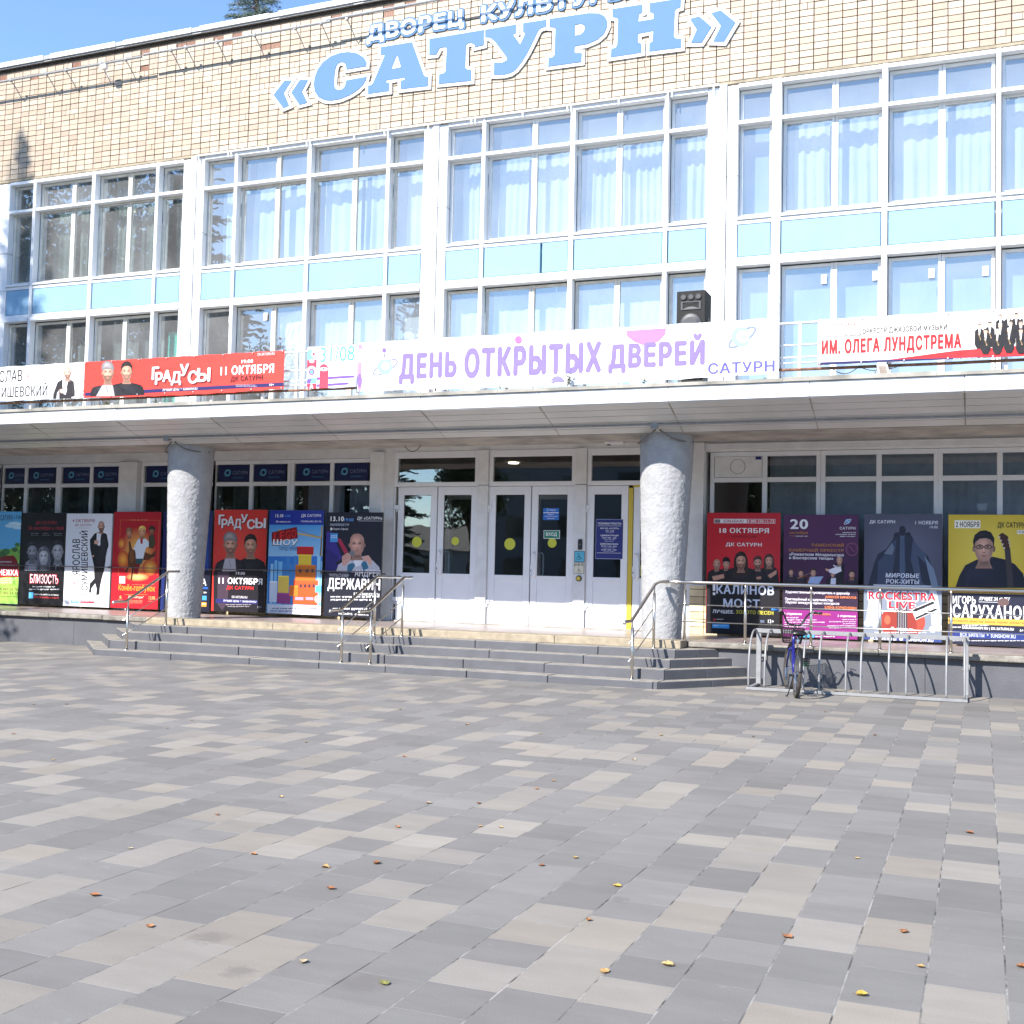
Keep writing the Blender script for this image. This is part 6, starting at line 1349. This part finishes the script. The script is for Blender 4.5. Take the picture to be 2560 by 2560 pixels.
    for k in range(n): a, b = 2*math.pi*k/n, 2*math.pi*(k+1)/n; mb.face([bb+s_*.045+d*.08*math.cos(a)+up*.08*math.sin(a), bb+s_*.045+d*.08*math.cos(b)+up*.08*math.sin(b), bb+s_*.045+d*.06*math.cos(b)+up*.06*math.sin(b), bb+s_*.045+d*.06*math.cos(a)+up*.06*math.sin(a)])
    for h in (.065, -.065): mb.tube([bb+s_*.045+up*h, ra+s_*.045+up*h*.45], .005, 5)
    mb.build('chainset', DK, t)
    for sg, fz in ((-1, -.15), (1, .15)):
        e = bb+s_*sg*.075+up*fz+d*.03*sg; mb = MB(); mb.tube([bb+s_*sg*.065, e], .008, 6); mb.build('crank', CHR, t)
        mb = MB(); c0 = e+s_*sg*.05
        for df in (-.04, .04): mb.tube([c0+d*df-s_*.042, c0+d*df+s_*.042], .009, 6)
        for ds in (-.042, 0, .042): mb.tube([c0+d*.04+s_*ds, c0-d*.04+s_*ds], .007, 6)
        mb.build('pedal', BLACK, t)
    mb = MB(); mb.tube([q(.04, .27, -.05), q(.05, .012, -.11)], .008, 6); mb.tube([q(.05, .012, -.11), q(.08, .012, -.13)], .008, 6); mb.build('kickstand', DK, t)
    mb = MB(); c0 = q(.02, .50, .10)
    for k in range(4): mb.tube([c0+up*(.03-.028*k)+s_*.05*math.cos(a*.6283)+d*.05*math.sin(a*.6283) for a in range(11)], .011, 6, mi=1 if k < 2 else 0)
    mb.tube([q(.06, .53, .05), c0+up*.03], .006, 5); mb.build('coiled_lock', [GRN, BLACK], t, smooth=True)
bicycle()

# ================================================================== CURTAINS AND THINGS BEHIND THE GLASS
MATS['c1'] = mat('sheer_curtain', (.39, .425, .435), .95, var=.06, vscale=4)
def curtain(label, x0, x1, y, z0, z1, m, seed, amp=.05, gaps=True, grp='curtains behind the upper windows'):
    rr = random.Random(seed); mb = MB(); x = x0
    sheets = []
    if gaps and x1-x0 > 1.3:
        g = x0+(x1-x0)*rr.uniform(.42, .56); gw = rr.uniform(.02, .12); sheets = [(x0+rr.uniform(0, .08), g-gw), (g+gw, x1-rr.uniform(0, .06))]
    else: sheets = [(x0+(rr.uniform(0, .12) if gaps else 0), x1)]
    for a, b in sheets:
        n = int((b-a)/.02)+2; ph = [rr.uniform(0, 6.28) for _ in range(5)]; m_ = 7; f1, f2 = rr.uniform(24, 44), rr.uniform(8, 17); amp2 = amp*rr.uniform(.6, 1.5)
        k0 = len(mb.v)
        for i in range(n+1):
            x = a+(b-a)*i/n
            for j in range(m_+1):
                v = j/m_; A = amp2*(.55+.55*(1-v)); yy = y+A*(math.sin(x*f1+ph[0]+1.3*math.sin(x*5+ph[1]))+.6*math.sin(x*f2+ph[2]))*.6
                mb.v.append((x+.02*math.sin(v*3+ph[3])*(1-v), yy, z0+(z1-z0)*v+.012*math.sin(x*21+ph[4])*(j == 0)))
        for i in range(n):
            for j in range(m_): mb.f.append((k0+i*(m_+1)+j, k0+(i+1)*(m_+1)+j, k0+(i+1)*(m_+1)+j+1, k0+i*(m_+1)+j+1)); mb.c.append((1, 1, 1)); mb.m.append(0)
    o = mb.build('curtain', m, None, smooth=True, recalc=False); tag(o, label, 'curtain', grp)
    return o
CG = mat('grey_green_curtain', (.16, .205, .18), .95, var=.06)
SEGN = ['narrow left window', 'wide left window', 'wide right window', 'narrow right window']
for bi in (1, 2, 3, 4):
    for si, (a, b) in enumerate(SEGS[bi]):
        if bi == 4 and si == 0: continue
        curtain(f'pale pleated curtain in the {SEGN[si]} of the {BAYN[bi]} bay, upper row', a+.05, b-.05, YF+.50, Z_SILL+.02, Z_TR+.02, MATS['c1'] if bi > 1 else CG, bi*10+si)
        curtain(f'flat pale top blind in the {SEGN[si]} of the {BAYN[bi]} bay, upper row', a+.05, b-.05, YF+.62, Z_TR+.0, Z_HEAD+.05, BLIND, bi*10+si+300, amp=.006, gaps=False, grp='blinds at the head of the upper windows')
for si, (a, b) in enumerate(SEGS[1]): curtain(f'dull grey curtain in the {SEGN[si]} of the left bay, lower row', a+.1, b-.05, YF+.55, Z_C, Z_L, CURTD, 60+si, grp='curtains behind the lower windows')
for si, (a, b) in enumerate(SEGS[2]):
    if si >= 2: curtain(f'white curtain in the {SEGN[si]} of the centre-left bay, lower row', a+.05, b-.04, YF+.42, Z_C, Z_L, BLIND, 70+si, amp=.02, gaps=False, grp='curtains behind the lower windows')
for si, (a, b) in enumerate(SEGS[3]): curtain(f'white curtain in the {SEGN[si]} of the centre bay, lower row', a+.05, b-.04, YF+.42, Z_C, Z_L, BLIND, 80+si, amp=.02, gaps=False, grp='curtains behind the lower windows')
BL2 = mat('sky_reflection_blind', (.19, .25, .31), .9, var=.04)  # sky blue reflected by the glass is put into the cloth colour
for si, (a, b) in enumerate(SEGS[4]): curtain(f'flat blind tinted with reflected sky blue in the {SEGN[si]} of the right bay, lower row', a+.03, b-.03, YF+.40, Z_C, Z_L, BL2, 90+si, amp=.004, gaps=False, grp='blinds behind the lower windows')
a, b = SEGS[4][0]; curtain('flat blue-grey sheet added as sky reflection in the narrow left window of the right bay, upper row', a+.03, b-.03, YF+.5, Z_SILL, Z_HEAD, BL2, 99, amp=.003, gaps=False, grp='blinds at the head of the upper windows')  # no curtain here: added sheet, its blue stands for the reflected sky
for k, (a, b) in enumerate(((-3.5, -.75), (-.6, 1.2), (1.3, 3.0))): curtain(f'blue-grey sheer curtain behind the right ground-floor windows, {["left", "middle", "right"][k]} length', a, b, YG+.55, 1.4, 3.8, CURTB, 110+k, amp=.03, gaps=False, grp='curtains behind the ground-floor windows')
for k, L in enumerate(LW[1:]): curtain(f'dark curtain behind ground-floor window {["left of the white pier", "beside the white pier", "just right of the pier", "behind the left column", "left of the doors"][k]}', L[0]+.05, L[2]-.05, YG+.6, 1.4, 3.35, CURTD if k < 4 else CURTB, 120+k, amp=.04, grp='curtains behind the ground-floor windows')
PAPER = mat('paper', (.75, .75, .75), .8)
for cr, px, py, lab in (('G', 808, 130, 'white paper note in the first pane from the left of the right bay'), ('G', 1097, 110, 'white paper note in the second pane of the right bay, beside the thick mullion'), ('G', 1412, 97, 'white paper note in the third pane of the right bay'), ('G', 1715, 83, 'white paper note in the fourth pane of the right bay, the highest in view'), ('D', 1490, 340, 'white paper note in the dark centre-left lower window'), ('D', 1289, 355, 'narrow white paper note beside the mullion of the centre-left lower window')):
    q = atc(cr, px, py, YF+.085); wd = .05 if px != 1289 else .02; o = B('paper_note', PAPER, None, (q.x-wd, q.x+wd, YF+.085, YF+.088, q.z-.085, q.z+.085)); tag(o, lab, 'paper note', 'paper notes stuck in the windows')
q0, q1 = atc('D', 928, 430, YF+.45), atc('D', 1003, 835, YF+.45)
mb = MB(); mb.prism([(q0.x, YF+.45, q1.z), (q1.x-.03, YF+.45, q1.z), (q1.x-.03, YF+.45, q0.z), (q0.x+.1, YF+.45, q0.z)], (0, .02, 0)); tag(mb.build('display_board', mat('teal_board', s2l((70, 196, 172)), .6), None), 'teal display board standing behind the narrow right lower window of the left bay', 'board')
mb = MB(); rr = random.Random(4); n, m_ = 10, 12; q0, q1 = atc('D', 1575, 300, YF+.36), atc('D', 1700, 830, YF+.36)
for i in range(n+1):
    for j in range(m_+1):
        u, v = i/n, j/m_; mb.v.append((q0.x+(q1.x-q0.x)*u+(.1*(1-v) if i == 0 else 0), YF+.36+rr.uniform(-.03, .03), q1.z+(q0.z-q1.z)*v-(.18*(1-u) if j == m_ else 0)))
for i in range(n):
    for j in range(m_): mb.f.append((i*(m_+1)+j, (i+1)*(m_+1)+j, (i+1)*(m_+1)+j+1, i*(m_+1)+j+1)); mb.c.append((1, 1, 1)); mb.m.append(0)
tag(mb.build('plastic_sheet', mat('plastic_film', (.55, .58, .6), .25), None, recalc=False), 'crumpled pale plastic sheet behind the centre-left lower window', 'plastic sheet')

# ================================================================== FALLEN LEAVES
LV = [('P1', p) for p in [(52, 355), (127, 243), (200, 453), (250, 243), (630, 334), (724, 305), (1155, 387), (1060, 594), (818, 660), (492, 788), (957, 810), (1228, 860), (1423, 845), (1248, 940), (357, 966), (1500, 708), (1813, 706), (1890, 708), (1807, 618), (1617, 618), (1525, 440), (1762, 320), (1510, 262), (1450, 1298), (1145, 1217), (566, 1083)]]
LV += [('P2', p) for p in [(107, 355), (563, 361), (910, 366), (460, 453), (95, 563), (157, 533), (240, 824), (113, 853), (397, 931), (290, 1060), (349, 1253), (586, 1230), (1040, 1122), (1479, 1103), (1321, 1343), (1727, 730), (1303, 825), (1369, 360), (1925, 1237), (1181, 272), (1543, 1237)]]
NAMED = {('P2', (1040, 1122)): 'torn orange-brown leaf curled up on a long joint, bottom centre-right', ('P2', (1479, 1103)): 'dark rusty-brown leaf on grey pavers near the bottom right', ('P2', (1321, 1343)): 'yellow-tan leaf nearest the bottom edge, right of centre', ('P2', (349, 1253)): 'tan and orange folded leaf on a joint at the bottom centre', ('P2', (586, 1230)): 'pale orange curled leaf just right of the folded bottom leaf', ('P2', (397, 931)): 'bright yellow leaf lying on a joint in the middle foreground', ('P2', (1727, 730)): 'russet leaf on the paving at the right, below the bicycle rack', ('P2', (1925, 1237)): 'rusty leaf cut by the right edge of the picture', ('P1', (1450, 1298)): 'olive green curled leaf beside a dark stain at the bottom', ('P1', (1228, 860)): 'orange leaf beside the pale paver in the left foreground', ('P1', (1248, 940)): 'long brown leaf pointing down a joint in the left foreground', ('P1', (357, 966)): 'small dark brown leaf at the lower left', ('P1', (1423, 845)): 'ochre leaf on a dark joint, left of the middle foreground'}
PAL = [(.40, .17, .06), (.42, .25, .09), (.45, .31, .12), (.28, .12, .05), (.46, .36, .23)]
def leaf(i, pos, size, col, label):
    rr = random.Random(i*3+1); a = rr.uniform(0, 6.28); mb = MB(); n, m_ = 7, 4; cu = rr.uniform(.25, .6)*(1 if rr.random() < .8 else -.3); fo = rr.uniform(.3, .9)
    ca, sa = math.cos(a), math.sin(a); zs = []
    for k in range(n+1):
        u = k/n; wd = math.sin(math.pi*min(1, u*.97+.015))**.75*.42*(1+.18*rr.uniform(-1, 1))
        for j in range(m_+1):
            v = j/m_*2-1; x, y = (u-.5), v*wd; z = cu*(u-.5)**2+fo*abs(v)**1.5*wd*.8+.05*rr.uniform(-.5, .5); zs.append(z)
            mb.v.append((x, y, z))
    z0 = min(zs); mb.v = [(pos.x+size*(x*ca-y*sa), pos.y+size*(x*sa+y*ca), .002+size*(z-z0)) for x, y, z in mb.v]
    for k in range(n):
        for j in range(m_): mb.f.append((k*(m_+1)+j, (k+1)*(m_+1)+j, (k+1)*(m_+1)+j+1, k*(m_+1)+j+1)); f = rr.uniform(.75, 1.15); mb.c.append(tuple(c*f for c in col)); mb.m.append(0)
    p0 = Vector(mb.v[m_//2]); mb.tube([p0, p0+Vector((-ca, -sa, .25))*size*.3], size*.018, 4, (.2, .1, .05))
    o = mb.build('fallen_leaf', DRY, None, smooth=True, recalc=False); tag(o, label, 'leaf', 'fallen leaves on the paving')
rr = random.Random(13)
for i, (cr, p) in enumerate(LV):
    ox = 0 if cr == 'P1' else 1280; g_ = ground(ox+p[0]*.66253, 1600+p[1]*.66253); nm = NAMED.get((cr, p))
    col = PAL[i % 5]
    if nm:
        col = (.47, .32, .05) if 'yellow' in nm else (.2, .19, .05) if 'olive' in nm else (.3, .12, .045) if ('dark' in nm or 'rus' in nm) else col
    leaf(i, g_, rr.uniform(.042, .054) if nm else rr.uniform(.03, .043), col, nm or ('small dry leaf lying among others on the far paving' if g_.y > 7.2 else 'small tan leaf scattered on the middle paving'))

# ================================================================== TREES
def spruce(name, label, x, y, H_, R, zlo, seed, fine=False, zvis=None):
    rr = random.Random(seed); t = thing(name, label, 'tree', (x, y, 0), None)
    mb = MB(); mb.tube([(x, y, 0), (x, y, H_*.5), (x, y, H_)], [.012*H_, .007*H_, .015], 9); mb.build('trunk', BARK, t)
    mb = MB(); z = zlo
    while z < H_-.1:
        f = (H_-z)/(H_-zlo); L0 = R*f**.85+.12; nb = rr.randint(5, 8); det = fine and zvis and zvis[0]-.6 < z < zvis[1]+.6
        for b in range(nb):
            a = 2*math.pi*(b+rr.random()*.7)/nb; L = L0*rr.uniform(.75, 1.12); dr = Vector((math.cos(a), math.sin(a), 0)); sd = Vector((-dr.y, dr.x, 0))
            base = Vector((x, y, z+rr.uniform(-.1, .1))); rise = rr.uniform(.0, .28) if f > .25 else rr.uniform(.3, .7)
            spine = [base+dr*L*u+Vector((0, 0, L*(rise*u-.35*u*u*(1 if f > .25 else .2)+.12*u**3))) for u in (0, .25, .5, .75, 1)]
            mb.tube(spine, [.02, .014, .01, .007, .004], 4, (.07, .055, .04), caps=False)
            nt_ = int(L/(.09 if det else .16))+3
            for k in range(nt_):
                u = .12+.88*k/nt_; i0 = min(int(u*4), 3); p = spine[i0].lerp(spine[i0+1], u*4-i0)
                for sg in (-1, 1):
                    tl = L*.34*(1.1-u)+.09 if not det else min(.3, L*.3*(1.1-u)+.08)
                    dv = (sd*sg*rr.uniform(.6, 1)+dr*rr.uniform(.4, .9)+Vector((0, 0, rr.uniform(-.35, .25)))).normalized()*tl*rr.uniform(.7, 1.2)
                    g = rr.uniform(.75, 1.35); col = (.055*g, .085*g, .06*g) if rr.random() < .6 else (.11*g, .145*g, .11*g)
                    if det:
                        nn = int(tl/.011); e = p+dv
                        for q_ in range(nn):
                            c0 = p.lerp(e, q_/nn); an = rr.uniform(0, 6.28); o1 = dv.cross(Vector((0, 0, 1))); o1 = o1.normalized() if o1.length > 1e-6 else sd; o2 = o1.cross(dv).normalized()
                            nd = (o1*math.cos(an)+o2*math.sin(an)+dv.normalized()*.8).normalized()*rr.uniform(.035, .055); ws = nd.cross(dv).normalized()*.006
                            mb.face([c0-ws, c0+ws, c0+nd+ws*.4, c0+nd-ws*.4], col)
                    else:
                        ws = dv.cross(Vector((0, 0, 1))).normalized()*tl*.13
                        mb.face([p, p+dv*.5+ws+Vector((0, 0, -.03)), p+dv, p+dv*.5-ws+Vector((0, 0, .03))], col)
                        w2 = Vector((0, 0, tl*.13)); mb.face([p, p+dv*.5+w2, p+dv, p+dv*.5-w2], col)
        z += rr.uniform(.2, .3) if det else rr.uniform(.35, .5)*(1 if H_ < 26 else 1.1)
    if fine:
        for k in range(16):
            a = rr.uniform(0, 6.28); zz = rr.uniform(zvis[0], zvis[1]); r_ = rr.uniform(.35, .7); p = Vector((x+math.cos(a)*r_, y+math.sin(a)*r_, zz)); mb.tube([p, p-Vector((0, 0, .06)), p-Vector((0, 0, .11))], [.012, .024, .01], 7, (.16, .07, .045))
    mb.build('crown', NEEDLE, t, recalc=False)
def broadleaf(name, label, x, y, H_, R, seed, n=5200, cz=None, big=1, vs=1):
    rr = random.Random(seed); t = thing(name, label, 'tree', (x, y, 0), None); cz = cz or H_-R
    mb = MB(); mb.tube([(x, y, 0), (x+.1, y, cz*.5), (x, y+.1, cz)], [.22, .16, .1], 9); lobes = []
    for k in range(11 if big == 1 else 22):
        a = rr.uniform(0, 6.28); e = rr.uniform(-.5 if big == 1 else -1.1, .9 if big == 1 else 1.2); rad = R*rr.uniform(.45, .75); p = Vector((x+math.cos(a)*rad*math.cos(e), y+math.sin(a)*rad*math.cos(e), cz+vs*rad*math.sin(e))); lobes.append((p, R*rr.uniform(.35, .55)))
        mb.tube([(x, y, cz*.6), tuple(Vector((x, y, cz*.85)).lerp(p, .5)), tuple(p)], [.08, .05, .02], 6)
    mb.build('trunk', BARK, t); mb = MB()
    for k in range(n if big == 1 else n*2):
        c0, r_ = rr.choice(lobes); dv = Vector((rr.gauss(0, 1), rr.gauss(0, 1), rr.gauss(0, 1))).normalized()*r_*rr.uniform(.35, 1.05)**.6; p = c0+dv; s_ = rr.uniform(.06, .13)*(1 if big == 1 else 1.25)
        a = Vector((rr.gauss(0, 1), rr.gauss(0, 1), rr.gauss(0, 1))).normalized(); b = a.cross(Vector((rr.gauss(0, 1), rr.gauss(0, 1), rr.gauss(0, 1)))).normalized(); g = rr.uniform(.7, 1.4)
        mb.face([p-a*s_, p-b*s_*.5, p+a*s_, p+b*s_*.5], (.055*g, .085*g, .025*g) if rr.random() < .8 else (.13*g, .12*g, .03*g))
    mb.build('crown', LEAFM, t, recalc=False)
q = at(640, 60, 33)
spruce('spruce_tree', 'blue-green spruce top showing above the roof edge at the upper left', q.x, 33, q.z+5.2, 3.2, 9, 5, fine=True, zvis=(at(640, 130, 33).z, at(640, -30, 33).z))
spruce('spruce_tree', 'tall dark spruce beyond the left edge, mirrored in the left windows', -27.9, 8.0, 24.3, 3.6, 2, 6)
spruce('spruce_tree', 'dark spruce farther back on the left, mirrored in the left windows', -31.5, 3.5, 19, 3.8, 1.5, 16)
spruce('spruce_tree', 'broad spruce at the back of the plaza, mirrored in the left windows', -26.5, -6, 17, 3.6, 1.5, 26)
broadleaf('broadleaf_tree', 'leafy tree beyond the left edge casting dappled shade on the platform wall', -24.0, 8.4, 10.3, 3.2, 7, cz=7.4)
broadleaf('broadleaf_tree', 'round broadleaf tree across the plaza, mirrored in the door glass', -27.4, -20.5, 8.5, 2.3, 8, 6000, big=1.8)
broadleaf('broadleaf_tree', 'tall broadleaf tree across the plaza, mirrored in the glass above the right doors', -12, -24, 12, 4.2, 9, 6000, big=1.8)
broadleaf('broadleaf_tree', 'wide broadleaf tree across the plaza, mirrored left of the doors', -38, -2, 12, 4.8, 10, 7000, big=1.9, cz=5.6)
for k, (x, y, nm) in enumerate(((-44, -9, 'the rightmost of four'), (-36, -12, 'the second from the right of four'), (-51, -5, 'the leftmost of four'), (-33, -6, 'the nearest of four'))): broadleaf('broadleaf_tree', f'dense plaza-side tree mirrored in the left windows, {nm}', x, y, 11.5, 4.8, 40+k, 7000, big=1.9, cz=5.4)
for k, (x, y, nm) in enumerate(((-33, 7.2, 'nearest'), (-40, 8.5, 'leftmost'), (-38, .5, 'middle'), (-46, 3, 'farthest'))): broadleaf('broadleaf_tree', f'very tall dark tree mirrored in the upper left windows, {nm} of four', x, y, 22, 4.6, 60+k, 9000, big=1.9, cz=12.5, vs=2)
# houses across the plaza, mirrored in the glass
dkp = mat('dark_pane', (.03, .035, .04), .1)
far = thing('long_house', 'long low gabled house across the plaza, seen only mirrored in the glass', 'building', (-60, -48, 0))
B('wall', mat('grey_render', (.30, .30, .29), .9), far, (-90, -39.5, -58, -48, 0, 3.4))
mb = MB(); mb.prism([(-91, -47.5, 3.4), (-91, -58.5, 3.4), (-91, -53, 5.6)], (51.8, 0, 0)); mb.build('roof', mat('dark_roof', (.06, .057, .057), .8), far)
for i in range(10): B('window', dkp, far, (-88+i*4.9, -86.3+i*4.9, -47.997, -47.93, 1.0, 2.5))
blk = thing('apartment_block', 'tall grey block across the plaza, seen only mirrored in the right-hand glass', 'building', (5, -48, 0))
B('wall', mat('block_render', (.15, .155, .165), .9), blk, (-38.5, 50, -60, -48, 0, 15)); B('roof', ROOFM, blk, (-39, 50.5, -60.5, -47.6, 15.003, 15.4))
for i in range(18):
    for z in (1.2, 4.6, 8.0, 11.4): B('window', dkp, blk, (-36.5+i*4.8, -34.5+i*4.8, -47.997, -47.93, z, z+1.7))
for i, z in ((7, 6.7), (8, 10.2), (9, 6.6), (10, 3.4)): B('air_conditioner', WPVC, blk, (-33.9+i*4.8, -33.1+i*4.8, -47.997, -47.6, z, z+.6))
